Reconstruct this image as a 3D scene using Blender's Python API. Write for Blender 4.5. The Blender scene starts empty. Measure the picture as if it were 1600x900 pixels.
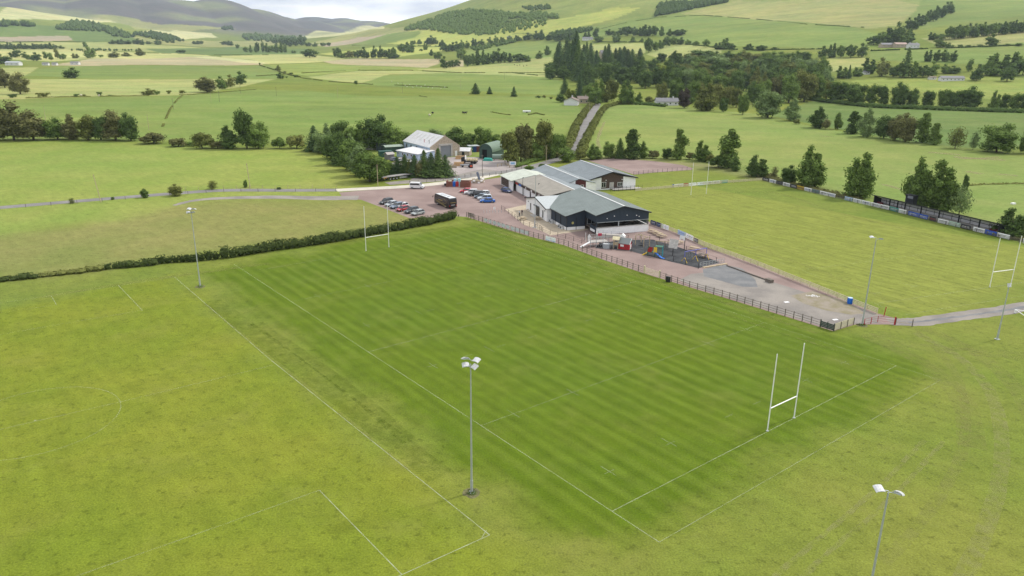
import bpy, math, random
import numpy as np
from mathutils import Matrix, Vector, Euler
random.seed(7); np.random.seed(7)
sc = bpy.context.scene
C = sc.collection
R = math.radians
# ------------------------------------------------------------------ camera
FPX, PITCH, ROLL, CAMZ = 1176.88, 0.31648, 0.0099, 44.117
cam_d = bpy.data.cameras.new('camera')
cam_d.sensor_width = 36.0
cam_d.lens = FPX / 1600 * 36
cam_d.clip_start = 0.5
cam_d.clip_end = 40000
cam = bpy.data.objects.new('camera', cam_d)
C.objects.link(cam)
cam.matrix_world = Matrix.Translation((0, 0, CAMZ)) @ (Matrix.Rotation(math.pi / 2 - PITCH, 4, 'X') @ Matrix.Rotation(ROLL, 4, 'Z'))
sc.camera = cam
# ------------------------------------------------------------------ sky, sun
SUN_EL, SUN_AZ = R(47), R(62)          # azimuth clockwise from +Y (the view direction)
w = bpy.data.worlds.new('World')
sc.world = w
w.use_nodes = True
nt = w.node_tree
nt.nodes.clear()
def N(nt, t, **k):
    n = nt.nodes.new(t)
    for a, b in k.items():
        setattr(n, a, b)
    return n
out = N(nt, 'ShaderNodeOutputWorld')
bg = N(nt, 'ShaderNodeBackground')
bg.inputs[1].default_value = 0.092
sky = N(nt, 'ShaderNodeTexSky', sky_type='NISHITA')
sky.sun_disc = False
sky.sun_elevation = SUN_EL
sky.sun_rotation = SUN_AZ
sky.air_density = 1.0
sky.dust_density = 1.5
tc = N(nt, 'ShaderNodeTexCoord')
mp = N(nt, 'ShaderNodeMapping')
mp.inputs['Scale'].default_value = (1.0, 1.0, 4.5)
nz = N(nt, 'ShaderNodeTexNoise')
nz.inputs['Scale'].default_value = 4.2
nz.inputs['Detail'].default_value = 7
nz.inputs['Roughness'].default_value = 0.55
rp = N(nt, 'ShaderNodeValToRGB')
rp.color_ramp.elements[0].position = 0.30
rp.color_ramp.elements[0].color = (0.72, 0.72, 0.72, 1)
rp.color_ramp.elements[1].position = 0.52
rp.color_ramp.elements[1].color = (1, 1, 1, 1)
nz2 = N(nt, 'ShaderNodeTexNoise')
nz2.inputs['Scale'].default_value = 7
nz2.inputs['Detail'].default_value = 5
cr = N(nt, 'ShaderNodeValToRGB')
cr.color_ramp.elements[0].position = 0.35
cr.color_ramp.elements[0].color = (8.6, 9.2, 10.4, 1)
cr.color_ramp.elements[1].position = 0.65
cr.color_ramp.elements[1].color = (17.0, 17.0, 17.0, 1)
mx = N(nt, 'ShaderNodeMixRGB')
L = nt.links.new
L(tc.outputs['Generated'], mp.inputs[0])
L(mp.outputs[0], nz.inputs[0]); L(mp.outputs[0], nz2.inputs[0])
L(nz.outputs['Fac'], rp.inputs[0]); L(nz2.outputs['Fac'], cr.inputs[0])
L(rp.outputs[0], mx.inputs[0]); L(sky.outputs[0], mx.inputs[1]); L(cr.outputs[0], mx.inputs[2])
L(mx.outputs[0], bg.inputs[0]); L(bg.outputs[0], out.inputs[0])

sun_d = bpy.data.lights.new('sun', 'SUN')
sun_d.energy = 3.2
sun_d.angle = R(5)
sun_d.color = (1.0, 0.95, 0.86)
sun = bpy.data.objects.new('sun', sun_d)
C.objects.link(sun)
sdir = Vector((math.sin(SUN_AZ) * math.cos(SUN_EL), math.cos(SUN_AZ) * math.cos(SUN_EL), math.sin(SUN_EL)))
sun.rotation_euler = sdir.to_track_quat('Z', 'Y').to_euler()
vs = sc.view_settings
vs.view_transform = 'Standard'
vs.look = 'None'
vs.exposure = 0.0
vs.gamma = 1.0
vs.use_curve_mapping = False
sc.cycles.max_bounces = 6
sc.cycles.transparent_max_bounces = 8

# ------------------------------------------------------------------ terrain heights
CT = []
def ct(px, rz):
    for r, z in rz: CT.append((px, r, z))
BASE = [(60, 0), (250, 0), (600, 0)]
ct(-1200, BASE + [(1500, 0), (3500, 60), (7000, 300), (12000, 250)])
ct(-400, BASE + [(1200, 0), (2200, 8), (3200, 50), (4200, 150), (7000, 370), (12000, 300)])
ct(50, BASE + [(1300, 0), (2200, 8), (3000, 30), (3600, 85), (4300, 168), (5200, 110), (7200, 365), (12000, 280)])
ct(200, BASE + [(1400, 0), (2200, 6), (3000, 30), (3700, 80), (4300, 118), (5200, 90), (7200, 345), (12000, 250)])
ct(340, BASE + [(1500, 0), (2400, 5), (3400, 22), (4300, 50), (5200, 80), (7200, 345), (12000, 250)])
ct(440, BASE + [(1500, 0), (2400, 6), (3400, 20), (4300, 30), (5200, 50), (7200, 230), (12000, 300)])
ct(500, BASE + [(1500, 0), (2400, 8), (3400, 30), (4300, 40), (5200, 55), (7200, 90), (12000, 300)])
ct(570, BASE + [(1500, 0), (2300, 12), (3300, 45), (4300, 85), (5200, 100), (7200, 90), (12000, 300)])
ct(640, BASE + [(1400, 0), (2100, 16), (2800, 60), (3600, 130), (4600, 125), (7200, 120), (12000, 290)])
ct(700, BASE + [(1300, 0), (2000, 18), (2600, 60), (3400, 170), (4600, 150), (7200, 140), (12000, 250)])
ct(770, BASE + [(1200, 2), (1900, 22), (2500, 80), (3200, 228), (4600, 220), (7200, 160), (12000, 250)])
ct(900, BASE + [(900, 3), (1400, 14), (1900, 42), (2400, 110), (3100, 290), (4600, 320), (7200, 220), (12000, 250)])
ct(1050, BASE + [(800, 5), (1100, 15), (1500, 38), (1900, 75), (2400, 145), (3100, 320), (4600, 340), (7200, 220), (12000, 250)])
ct(1200, BASE + [(800, 6), (1100, 20), (1500, 50), (1900, 92), (2400, 165), (3100, 320), (4600, 340), (7200, 220), (12000, 250)])
ct(1380, BASE + [(800, 6), (1100, 25), (1400, 46), (1700, 80), (2200, 140), (3000, 270), (4600, 280), (7200, 220), (12000, 250)])
ct(1550, BASE + [(800, 6), (1100, 24), (1500, 60), (1900, 105), (2400, 160), (3000, 222), (4600, 215), (7200, 180), (12000, 200)])
ct(2000, BASE + [(800, 8), (1500, 50), (2400, 150), (3200, 260), (4600, 250), (12000, 200)])
ct(2800, BASE + [(1500, 20), (3000, 120), (5000, 200), (12000, 200)])
CT = np.array(CT, float)
def feat(px, r):
    return np.stack([px / 170.0, 4.2 * np.log(np.maximum(r, 30) / 300.0)], -1)
def kern(d2):
    return 0.5 * d2 * np.log(d2 + 1e-9)
_F = feat(CT[:, 0], CT[:, 1])
_n = len(_F)
_K = kern(((_F[:, None] - _F[None]) ** 2).sum(-1)) + np.eye(_n) * 0.02
_A = np.zeros((_n + 3, _n + 3)); _A[:_n, :_n] = _K
_A[:_n, _n] = 1; _A[:_n, _n + 1:] = _F
_A[_n, :_n] = 1; _A[_n + 1:, :_n] = _F.T
_W = np.linalg.solve(_A, np.concatenate([CT[:, 2], np.zeros(3)]))
def az_px(x, y):
    a = np.arctan2(x, y)
    a = np.clip(a, -1.25, 1.25)
    return 800 + FPX * np.tan(np.clip(a, -1.0, 1.0)) * 1.0
def hills(x, y):
    x = np.atleast_1d(np.asarray(x, float)); y = np.atleast_1d(np.asarray(y, float))
    r = np.hypot(x, y)
    px = np.clip(az_px(x, y), -1200, 2800)
    f = feat(px, r)
    o = np.zeros(len(f))
    for i in range(0, len(f), 40000):
        q = f[i:i + 40000]
        d2 = ((q[:, None] - _F[None]) ** 2).sum(-1)
        o[i:i + 40000] = kern(d2) @ _W[:_n] + _W[_n] + q @ _W[_n + 1:]
    t = np.clip((r - 620) / 700.0, 0, 1)
    t = t * t * (3 - 2 * t)
    und = 1.0 * np.sin(x / 83 + 1.3) * np.sin(y / 117) + 0.7 * np.sin(x / 41 + y / 57)
    far = np.clip((r - 2500) / 2500, 0, 1)
    rough = 9 * np.sin(x / 310 + 0.7 * np.sin(y / 400)) * np.sin(y / 370 + 1.1) + 5 * np.sin(x / 130 + y / 190) * np.sin(y / 150 - x / 260)
    fr2 = np.clip((r - 4800) / 1500, 0, 1)
    ridge = 60 * np.abs(np.sin(x / 420 + 0.9 * np.sin(y / 500))) + 30 * np.abs(np.sin(x / 170 + y / 320 + 1.0))
    return (o + und + rough * far * 0.45 + (ridge - 48) * fr2) * t

def G(px, py, z=0.0):                    # pixel of the photograph -> point on a level plane
    dx, dy = px - 800, py - 450
    c_, s_ = math.cos(ROLL), math.sin(ROLL)
    a = c_ * dx + s_ * dy; b = -s_ * dx + c_ * dy
    c, s = math.cos(PITCH), math.sin(PITCH)
    v = (a, FPX * c - b * s, -FPX * s - b * c)
    t = (z - CAMZ) / v[2]
    return Vector((v[0] * t, v[1] * t, z))
def ray(px, py):
    dx, dy = px - 800, py - 450
    c_, s_ = math.cos(ROLL), math.sin(ROLL)
    a = c_ * dx + s_ * dy; b = -s_ * dx + c_ * dy
    c, s = math.cos(PITCH), math.sin(PITCH)
    v = np.array([a, FPX * c - b * s, -FPX * s - b * c])
    return v / np.hypot(v[0], v[1])
_RR = 580 * 1.006 ** np.arange(0, 480)
def P(pts):                               # pixels -> points on the terrain (array n x 3)
    pts = np.atleast_2d(np.array(pts, float))
    res = np.zeros((len(pts), 3))
    todo = []
    for i, (px, py) in enumerate(pts):
        v = ray(px, py)
        if v[2] < 0 and -CAMZ / v[2] < 600:
            t = -CAMZ / v[2]; res[i] = (v[0] * t, v[1] * t, 0)
        else: todo.append((i, v))
    if todo:
        V = np.array([v for _, v in todo])
        X = V[:, 0:1] * _RR; Y = V[:, 1:2] * _RR; Z = CAMZ + V[:, 2:3] * _RR
        H = hills(X.ravel(), Y.ravel()).reshape(X.shape)
        D = Z - H
        for k, (i, v) in enumerate(todo):
            neg = np.where(D[k] < 0)[0]
            if len(neg):
                j = neg[0]
                if j > 0:
                    t = D[k, j - 1] / (D[k, j - 1] - D[k, j])
                    r = _RR[j - 1] + t * (_RR[j] - _RR[j - 1])
                else: r = _RR[0]
            else:
                j = int(np.argmin(D[k] / _RR)); r = _RR[j]
            res[i] = (v[0] * r, v[1] * r, hills(v[0] * r, v[1] * r)[0])
    return res

# ------------------------------------------------------------------ materials
MATS = {}
def mat(name, col, rough=0.8, metal=0.0, var=0.0, scale=3.0, bump=0.0, spec=0.3, stripe=None):
    if name in MATS: return MATS[name]
    m = bpy.data.materials.new(name); m.use_nodes = True
    t = m.node_tree; p = t.nodes['Principled BSDF']
    p.inputs['Base Color'].default_value = (*col, 1)
    p.inputs['Roughness'].default_value = rough
    p.inputs['Metallic'].default_value = metal
    p.inputs['Specular IOR Level'].default_value = spec
    if var or bump or stripe:
        if 'roof' in name: var = max(var, .12)
        tcn = N(t, 'ShaderNodeTexCoord')
        no = N(t, 'ShaderNodeTexNoise'); no.inputs['Scale'].default_value = scale; no.inputs['Detail'].default_value = 6
        t.links.new(tcn.outputs['Object'], no.inputs[0])
        if var:
            r = N(t, 'ShaderNodeMapRange')
            r.inputs[1].default_value = 0.3; r.inputs[2].default_value = 0.7
            r.inputs[3].default_value = 1 - var; r.inputs[4].default_value = 1 + var
            mu = N(t, 'ShaderNodeVectorMath', operation='SCALE')
            mu.inputs[0].default_value = col
            t.links.new(no.outputs['Fac'], r.inputs[0]); t.links.new(r.outputs[0], mu.inputs['Scale'])
            t.links.new(mu.outputs[0], p.inputs['Base Color'])
        if stripe:
            axis, per, dep = stripe
            wv = N(t, 'ShaderNodeTexWave', wave_type='BANDS', bands_direction=axis)
            wv.inputs['Scale'].default_value = 0.314 / per * 1.0
            t.links.new(tcn.outputs['Object'], wv.inputs[0])
            bp = N(t, 'ShaderNodeBump'); bp.inputs['Strength'].default_value = 0.8; bp.inputs['Distance'].default_value = dep
            t.links.new(wv.outputs['Fac'], bp.inputs['Height']); t.links.new(bp.outputs[0], p.inputs['Normal'])
        elif bump:
            bp = N(t, 'ShaderNodeBump'); bp.inputs['Strength'].default_value = bump; bp.inputs['Distance'].default_value = 0.05
            t.links.new(no.outputs['Fac'], bp.inputs['Height']); t.links.new(bp.outputs[0], p.inputs['Normal'])
    MATS[name] = m
    return m

def leafmat(name, col, col2, trans=0.25):
    m = bpy.data.materials.new(name); m.use_nodes = True
    t = m.node_tree; t.nodes.clear()
    o = N(t, 'ShaderNodeOutputMaterial'); col = tuple(c * 1.12 for c in col); col2 = tuple(c * 1.15 for c in col2); d = N(t, 'ShaderNodeBsdfDiffuse'); tr = N(t, 'ShaderNodeBsdfTranslucent'); mxs = N(t, 'ShaderNodeMixShader')
    mxs.inputs[0].default_value = trans
    oi = N(t, 'ShaderNodeObjectInfo'); tcn = N(t, 'ShaderNodeTexCoord')
    no = N(t, 'ShaderNodeTexNoise'); no.inputs['Scale'].default_value = 7; no.inputs['Detail'].default_value = 4
    ad = N(t, 'ShaderNodeVectorMath', operation='ADD')
    t.links.new(tcn.outputs['Object'], ad.inputs[0]); t.links.new(oi.outputs['Random'], ad.inputs[1])
    t.links.new(ad.outputs[0], no.inputs[0])
    f = N(t, 'ShaderNodeMath', operation='ADD'); f.use_clamp = True
    f1 = N(t, 'ShaderNodeMapRange'); f1.inputs[1].default_value = 0.35; f1.inputs[2].default_value = 0.65; f1.inputs[3].default_value = -0.25; f1.inputs[4].default_value = 0.55
    f2 = N(t, 'ShaderNodeMath', operation='MULTIPLY'); f2.inputs[1].default_value = 0.7
    t.links.new(no.outputs['Fac'], f1.inputs[0]); t.links.new(oi.outputs['Random'], f2.inputs[0])
    t.links.new(f1.outputs[0], f.inputs[0]); t.links.new(f2.outputs[0], f.inputs[1])
    mi = N(t, 'ShaderNodeMixRGB'); mi.inputs[1].default_value = (*col, 1); mi.inputs[2].default_value = (*col2, 1)
    t.links.new(f.outputs[0], mi.inputs[0])
    nf = N(t, 'ShaderNodeTexNoise'); nf.inputs['Scale'].default_value = 26; nf.inputs['Detail'].default_value = 2
    t.links.new(ad.outputs[0], nf.inputs[0])
    rf = N(t, 'ShaderNodeMapRange'); rf.inputs[1].default_value = 0.36; rf.inputs[2].default_value = 0.64; rf.inputs[3].default_value = 0.60; rf.inputs[4].default_value = 1.45
    t.links.new(nf.outputs['Fac'], rf.inputs[0])
    sv = N(t, 'ShaderNodeVectorMath', operation='SCALE'); t.links.new(mi.outputs[0], sv.inputs[0]); t.links.new(rf.outputs[0], sv.inputs['Scale'])
    t.links.new(sv.outputs[0], d.inputs[0]); t.links.new(sv.outputs[0], tr.inputs[0])
    t.links.new(d.outputs[0], mxs.inputs[1]); t.links.new(tr.outputs[0], mxs.inputs[2]); t.links.new(mxs.outputs[0], o.inputs[0])
    MATS[name] = m
    return m
LEAF = {
 'dark': leafmat('leaf_dark', (0.061, 0.097, 0.031), (0.110, 0.164, 0.047)),
 'mid': leafmat('leaf_mid', (0.088, 0.136, 0.035), (0.157, 0.224, 0.058)),
 'olive': leafmat('leaf_olive', (0.107, 0.127, 0.036), (0.190, 0.203, 0.063)),
 'brown': leafmat('leaf_brown', (0.106, 0.110, 0.044), (0.170, 0.171, 0.068)),
 'hedge': leafmat('leaf_hedge', (0.042, 0.060, 0.020), (0.078, 0.104, 0.034)),
 'pale': leafmat('leaf_pale', (0.130, 0.183, 0.073), (0.204, 0.274, 0.105)),
 'conifer': leafmat('leaf_conifer', (0.046, 0.079, 0.032), (0.082, 0.125, 0.046), 0.1),
 'yellow': leafmat('leaf_yellow', (0.137, 0.168, 0.028), (0.217, 0.259, 0.049)),
 'purple': leafmat('leaf_purple', (0.051, 0.044, 0.037), (0.074, 0.062, 0.049)),
}
BARK = mat('bark', (0.09, 0.075, 0.055), 0.95, var=0.3, scale=8)

# ground material: vertex colour (field albedo with painted sun patches) x grass noise, mowing stripes on the two pitches
def grass_nodes(t, colsock):
    """returns colour socket after grass variation"""
    geo = N(t, 'ShaderNodeNewGeometry')
    sep = N(t, 'ShaderNodeSeparateXYZ'); t.links.new(geo.outputs['Position'], sep.inputs[0])
    pos = geo.outputs['Position']
    def M(op, a, b=None, c=None, clamp=False):
        n = N(t, 'ShaderNodeMath', operation=op); n.use_clamp = clamp
        for i, v in enumerate((a, b, c)):
            if v is None: continue
            if isinstance(v, (int, float)): n.inputs[i].default_value = v
            else: t.links.new(v, n.inputs[i])
        return n.outputs[0]
    def noise(scale, det=4, rough=0.55, off=0.0, vec=None):
        n = N(t, 'ShaderNodeTexNoise'); n.inputs['Scale'].default_value = scale; n.inputs['Detail'].default_value = det; n.inputs['Roughness'].default_value = rough
        m = N(t, 'ShaderNodeMapping'); m.inputs['Location'].default_value = (off, off * 1.7, 0)
        t.links.new(vec or pos, m.inputs[0]); t.links.new(m.outputs[0], n.inputs[0])
        return n.outputs['Fac']
    def remap(v, a, b, c, d):
        n = N(t, 'ShaderNodeMapRange'); n.inputs[1].default_value = a; n.inputs[2].default_value = b; n.inputs[3].default_value = c; n.inputs[4].default_value = d
        t.links.new(v, n.inputs[0]); return n.outputs[0]
    # pitch coordinates
    A = -0.6721
    x0, y0 = 10.1187, 64.0026
    dx = M('SUBTRACT', sep.outputs[0], x0); dy = M('SUBTRACT', sep.outputs[1], y0)
    u = M('ADD', M('MULTIPLY', dx, math.sin(A)), M('MULTIPLY', dy, math.cos(A)))
    v = M('SUBTRACT', M('MULTIPLY', dx, math.cos(A)), M('MULTIPLY', dy, math.sin(A)))
    wob = remap(noise(0.09, 3, off=30), 0.3, 0.7, -2.6, 2.6)
    def box(lo, hi, s, q, wb=True):
        q2 = M('ADD', q, wob) if wb else q
        a = remap(q2, lo - s, lo + s, 0, 1); b = remap(q2, hi - s, hi + s, 1, 0)
        return M('MULTIPLY', a, b)
    pm = M('MULTIPLY', box(-4.5, 108, 2.5, u), box(-7, 63, 2.5, v))
    rm = M('MULTIPLY', box(5, 118, 2, u, False), box(83, 150, 1, v, False))
    lf = M('MULTIPLY', box(-400, -12, 3, v), box(-60, 106, 2, u))
    # stripes
    st = M('SINE', M('ADD', M('MULTIPLY', v, 2 * math.pi / 2.6), M('MULTIPLY', noise(0.06, 2, off=11), 0.5)))
    st = remap(st, -0.7, 0.7, 0.0, 1.0)
    st2 = M('SINE', M('MULTIPLY', M('ADD', v, M('MULTIPLY', noise(0.2, 2), 1.2)), 2 * math.pi / 1.63))
    stamp = remap(noise(0.035, 3, off=50), 0.35, 0.65, 0.25, 1.0)
    # stretched streaks along u
    cmb = N(t, 'ShaderNodeCombineXYZ'); t.links.new(M('MULTIPLY', u, 0.12), cmb.inputs[0]); t.links.new(v, cmb.inputs[1])
    streak = noise(0.9, 4, vec=cmb.outputs[0])
    fine = noise(5.0, 4, 0.7); mid = noise(0.35, 5, 0.6, 3); big = noise(0.05, 4, 0.55, 9); tuft = noise(1.1, 5, 0.75, 21)
    def mixc(f, a, b, mode='MIX'):
        n = N(t, 'ShaderNodeMixRGB', blend_type=mode)
        for i, vv in enumerate((f, a, b)):
            if isinstance(vv, (int, float)): n.inputs[i].default_value = vv
            elif isinstance(vv, tuple): n.inputs[i].default_value = (*vv, 1)
            else: t.links.new(vv, n.inputs[i])
        return n.outputs[0]
    col = mixc(lf, colsock, (0.180, 0.204, 0.023))
    # big scale drift of hue: yellower / greener
    hue = remap(big, 0.36, 0.64, 0, 1)
    col = mixc(M('MULTIPLY', hue, 0.75), col, mixc(1.0, col, (0.74, 0.90, 0.70), 'MULTIPLY'))
    stripes = mixc(st, (0.082, 0.128, 0.0060), (0.108, 0.155, 0.0125))
    base_p = mixc(stamp, (0.096, 0.142, 0.0095), stripes)
    base_p = mixc(remap(big, 0.42, 0.6, 0, 0.4), base_p, mixc(1.0, base_p, (0.86, 0.95, 1.25), 'MULTIPLY'))
    col = mixc(pm, col, base_p)
    rp_ = mixc(remap(streak, 0.35, 0.65, 0, 1), (0.172, 0.202, 0.036), (0.212, 0.238, 0.046))
    col = mixc(rm, col, rp_)
    # multiplicative detail
    k = M('MULTIPLY', remap(fine, 0.3, 0.7, 0.70, 1.30), remap(mid, 0.3, 0.7, 0.88, 1.12))
    k = M('MULTIPLY', k, remap(streak, 0.3, 0.7, 0.93, 1.07))
    k = M('MULTIPLY', k, remap(tuft, 0.30, 0.42, M('SUBTRACT', 1.0, 0.0), 1.0) if False else M('MAXIMUM', remap(tuft, 0.35, 0.46, 0.66, 1.0), M('MULTIPLY', pm, 0.97)))
    s2 = M('MULTIPLY', M('MULTIPLY', st2, pm), 0.045)
    k = M('ADD', k, s2)
    sc_ = N(t, 'ShaderNodeVectorMath', operation='SCALE'); t.links.new(col, sc_.inputs[0]); t.links.new(k, sc_.inputs['Scale'])
    # dry wear patches
    wear = M('MULTIPLY', remap(noise(0.11, 5, 0.6, 77), 0.52, 0.72, 0, 1), remap(mid, 0.35, 0.6, 0.2, 1))
    cm2 = N(t, 'ShaderNodeCombineXYZ'); t.links.new(M('MULTIPLY', sep.outputs[0], 0.35), cm2.inputs[0]); t.links.new(sep.outputs[1], cm2.inputs[1])
    farn = remap(noise(0.022, 6, 0.65, 5, vec=cm2.outputs[0]), 0.32, 0.68, 0.84, 1.16)
    farm_ = remap(sep.outputs[1], 240, 420, 0, 1)
    fk = M('ADD', M('MULTIPLY', M('SUBTRACT', farn, 1.0), farm_), 1.0)
    sf_ = N(t, 'ShaderNodeVectorMath', operation='SCALE'); t.links.new(sc_.outputs[0], sf_.inputs[0]); t.links.new(fk, sf_.inputs['Scale'])
    sc_ = sf_
    nearm = remap(sep.outputs[1], 260, 420, 1, 0.25)
    out_ = mixc(M('MULTIPLY', M('MULTIPLY', wear, 0.32), nearm), sc_.outputs[0], (0.190, 0.180, 0.052))
    return out_, fine, mid
def ground_material():
    m = bpy.data.materials.new('field_grass'); m.use_nodes = True
    t = m.node_tree; p = t.nodes['Principled BSDF']; p.inputs['Roughness'].default_value = 0.95; p.inputs['Specular IOR Level'].default_value = 0.1
    at = N(t, 'ShaderNodeVertexColor'); at.layer_name = 'field'
    c, fine, mid = grass_nodes(t, at.outputs[0])
    t.links.new(c, p.inputs['Base Color'])
    bp = N(t, 'ShaderNodeBump'); bp.inputs['Strength'].default_value = 0.5; bp.inputs['Distance'].default_value = 0.12
    t.links.new(fine, bp.inputs['Height']); t.links.new(bp.outputs[0], p.inputs['Normal'])
    return m

def gravel_mat(name, c1, c2, c3=None, s=0.12, fs=9.0):
    m = bpy.data.materials.new(name); m.use_nodes = True
    t = m.node_tree; p = t.nodes['Principled BSDF']; p.inputs['Roughness'].default_value = 0.95; p.inputs['Specular IOR Level'].default_value = 0.15
    geo = N(t, 'ShaderNodeNewGeometry')
    def noise(scale, det, off):
        n = N(t, 'ShaderNodeTexNoise'); n.inputs['Scale'].default_value = scale; n.inputs['Detail'].default_value = det
        mm = N(t, 'ShaderNodeMapping'); mm.inputs['Location'].default_value = (off, off, 0)
        t.links.new(geo.outputs['Position'], mm.inputs[0]); t.links.new(mm.outputs[0], n.inputs[0]); return n.outputs['Fac']
    a = noise(s, 5, 3); b = noise(fs, 3, 8)
    r = N(t, 'ShaderNodeMapRange'); r.inputs[1].default_value = 0.38; r.inputs[2].default_value = 0.62
    t.links.new(a, r.inputs[0])
    mi = N(t, 'ShaderNodeMixRGB'); mi.inputs[1].default_value = (*c1, 1); mi.inputs[2].default_value = (*c2, 1)
    t.links.new(r.outputs[0], mi.inputs[0])
    r2 = N(t, 'ShaderNodeMapRange'); r2.inputs[1].default_value = 0.3; r2.inputs[2].default_value = 0.7; r2.inputs[3].default_value = 0.8; r2.inputs[4].default_value = 1.2
    t.links.new(b, r2.inputs[0])
    sc_ = N(t, 'ShaderNodeVectorMath', operation='SCALE'); t.links.new(mi.outputs[0], sc_.inputs[0]); t.links.new(r2.outputs[0], sc_.inputs['Scale'])
    t.links.new(sc_.outputs[0], p.inputs['Base Color'])
    bp = N(t, 'ShaderNodeBump'); bp.inputs['Strength'].default_value = 0.4; bp.inputs['Distance'].default_value = 0.03
    t.links.new(b, bp.inputs['Height']); t.links.new(bp.outputs[0], p.inputs['Normal'])
    MATS[name] = m
    return m

# ------------------------------------------------------------------ mesh helpers
class MB:
    def __init__(s): s.v = []; s.f = []; s.m = []
    def add(s, vs, fs, mi=0):
        b = len(s.v); s.v += [tuple(q) for q in vs]
        for f in fs: s.f.append(tuple(b + i for i in f)); s.m.append(mi)
    def box(s, c, d, rz=0.0, mi=0, tilt=None):
        hx, hy, hz = d[0] / 2, d[1] / 2, d[2] / 2
        cs, sn = math.cos(rz), math.sin(rz)
        q = []
        for X, Y, Z in ((-hx, -hy, -hz), (hx, -hy, -hz), (hx, hy, -hz), (-hx, hy, -hz), (-hx, -hy, hz), (hx, -hy, hz), (hx, hy, hz), (-hx, hy, hz)):
            if tilt is not None:
                ve = tilt @ Vector((X, Y, Z)); X, Y, Z = ve
            q.append((c[0] + X * cs - Y * sn, c[1] + X * sn + Y * cs, c[2] + Z))
        s.add(q, [(0, 3, 2, 1), (4, 5, 6, 7), (0, 1, 5, 4), (1, 2, 6, 5), (2, 3, 7, 6), (3, 0, 4, 7)], mi)
        return s
    def bar(s, a, b, r, n=6, r2=None, mi=0, caps=True):
        a = Vector(a); b = Vector(b); d = (b - a)
        if d.length < 1e-6: return s
        d.normalize()
        u = d.orthogonal().normalized(); w_ = d.cross(u)
        r2 = r if r2 is None else r2
        q = []
        for e, rr in ((a, r), (b, r2)):
            for i in range(n):
                an = 2 * math.pi * (i + 0.5) / n
                q.append(e + u * math.cos(an) * rr + w_ * math.sin(an) * rr)
        fs = [(i, (i + 1) % n, n + (i + 1) % n, n + i) for i in range(n)]
        if caps: fs += [tuple(range(n - 1, -1, -1)), tuple(range(n, 2 * n))]
        s.add(q, fs, mi); return s
    def path(s, pts, r, n=6, mi=0):
        for a, b in zip(pts, pts[1:]): s.bar(a, b, r, n, mi=mi)
        return s
    def prism(s, pts, ext, mi=0):       # polygon (3d) extruded by vector
        n = len(pts); e = Vector(ext)
        q = [Vector(p) for p in pts] + [Vector(p) + e for p in pts]
        fs = [tuple(range(n - 1, -1, -1)), tuple(range(n, 2 * n))] + [(i, (i + 1) % n, n + (i + 1) % n, n + i) for i in range(n)]
        s.add(q, fs, mi); return s
    def quadleaf(s, c, nrm, sz, mi=0):
        nrm = Vector(nrm).normalized(); u = nrm.orthogonal().normalized()
        a = random.random() * 6.28; w_ = nrm.cross(u)
        e1 = u * math.cos(a) + w_ * math.sin(a); e2 = nrm.cross(e1)
        c = Vector(c)
        s.add([c - e1 * sz, c - e2 * sz * 0.6, c + e1 * sz, c + e2 * sz * 0.6], [(0, 1, 2, 3)], mi)
    def mesh(s, name, mats):
        me = bpy.data.meshes.new(name)
        me.from_pydata(s.v, [], s.f)
        for m in (mats if isinstance(mats, (list, tuple)) else [mats]): me.materials.append(m)
        if any(s.m): me.polygons.foreach_set('material_index', s.m)
        me.update(); return me
    def build(s, name, mats, parent=None, fixn=True):
        me = s.mesh(name, mats)
        if fixn:
            import bmesh
            bm = bmesh.new(); bm.from_mesh(me); bmesh.ops.recalc_face_normals(bm, faces=bm.faces); bm.to_mesh(me); bm.free()
        return obj(name, me, parent)
def obj(name, me, parent=None):
    o = bpy.data.objects.new(name, me); C.objects.link(o)
    if parent is not None: o.parent = parent
    return o
def tag(o, label=None, cat=None, group=None, kind=None):
    if label: o['label'] = label
    if cat: o['category'] = cat
    if group: o['group'] = group
    if kind: o['kind'] = kind
    return o
def thing(name, label, cat, loc=(0, 0, 0), rz=0, group=None):
    o = bpy.data.objects.new(name, None); C.objects.link(o); o.empty_display_size = 0.3
    o.location = loc; o.rotation_euler = (0, 0, rz)
    return tag(o, label, cat, group)
def dup(root, loc, rz, label, group=None, scale=None):
    r = root.copy(); C.objects.link(r); r.location = loc; r.rotation_euler = (0, 0, rz); r['label'] = label
    if group: r['group'] = group
    if scale: r.scale = scale
    for ch in list(root.children):
        c = ch.copy(); C.objects.link(c); c.parent = r
        for g in ch.children:
            d = g.copy(); C.objects.link(d); d.parent = c
    return r
ORD = ['first', 'second', 'third', 'fourth', 'fifth', 'sixth', 'seventh', 'eighth', 'ninth', 'tenth', 'eleventh', 'twelfth', 'thirteenth', 'fourteenth', 'fifteenth', 'sixteenth', 'seventeenth', 'eighteenth', 'nineteenth', 'twentieth', 'twenty-first', 'twenty-second', 'twenty-third', 'twenty-fourth', 'twenty-fifth', 'twenty-sixth', 'twenty-seventh', 'twenty-eighth', 'twenty-ninth', 'thirtieth']
def nth(i, n, side='left', other='right'):
    if i == 0: return side + 'most'
    if i == n - 1: return other + 'most'
    return ORD[i] + ' from ' + side

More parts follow.
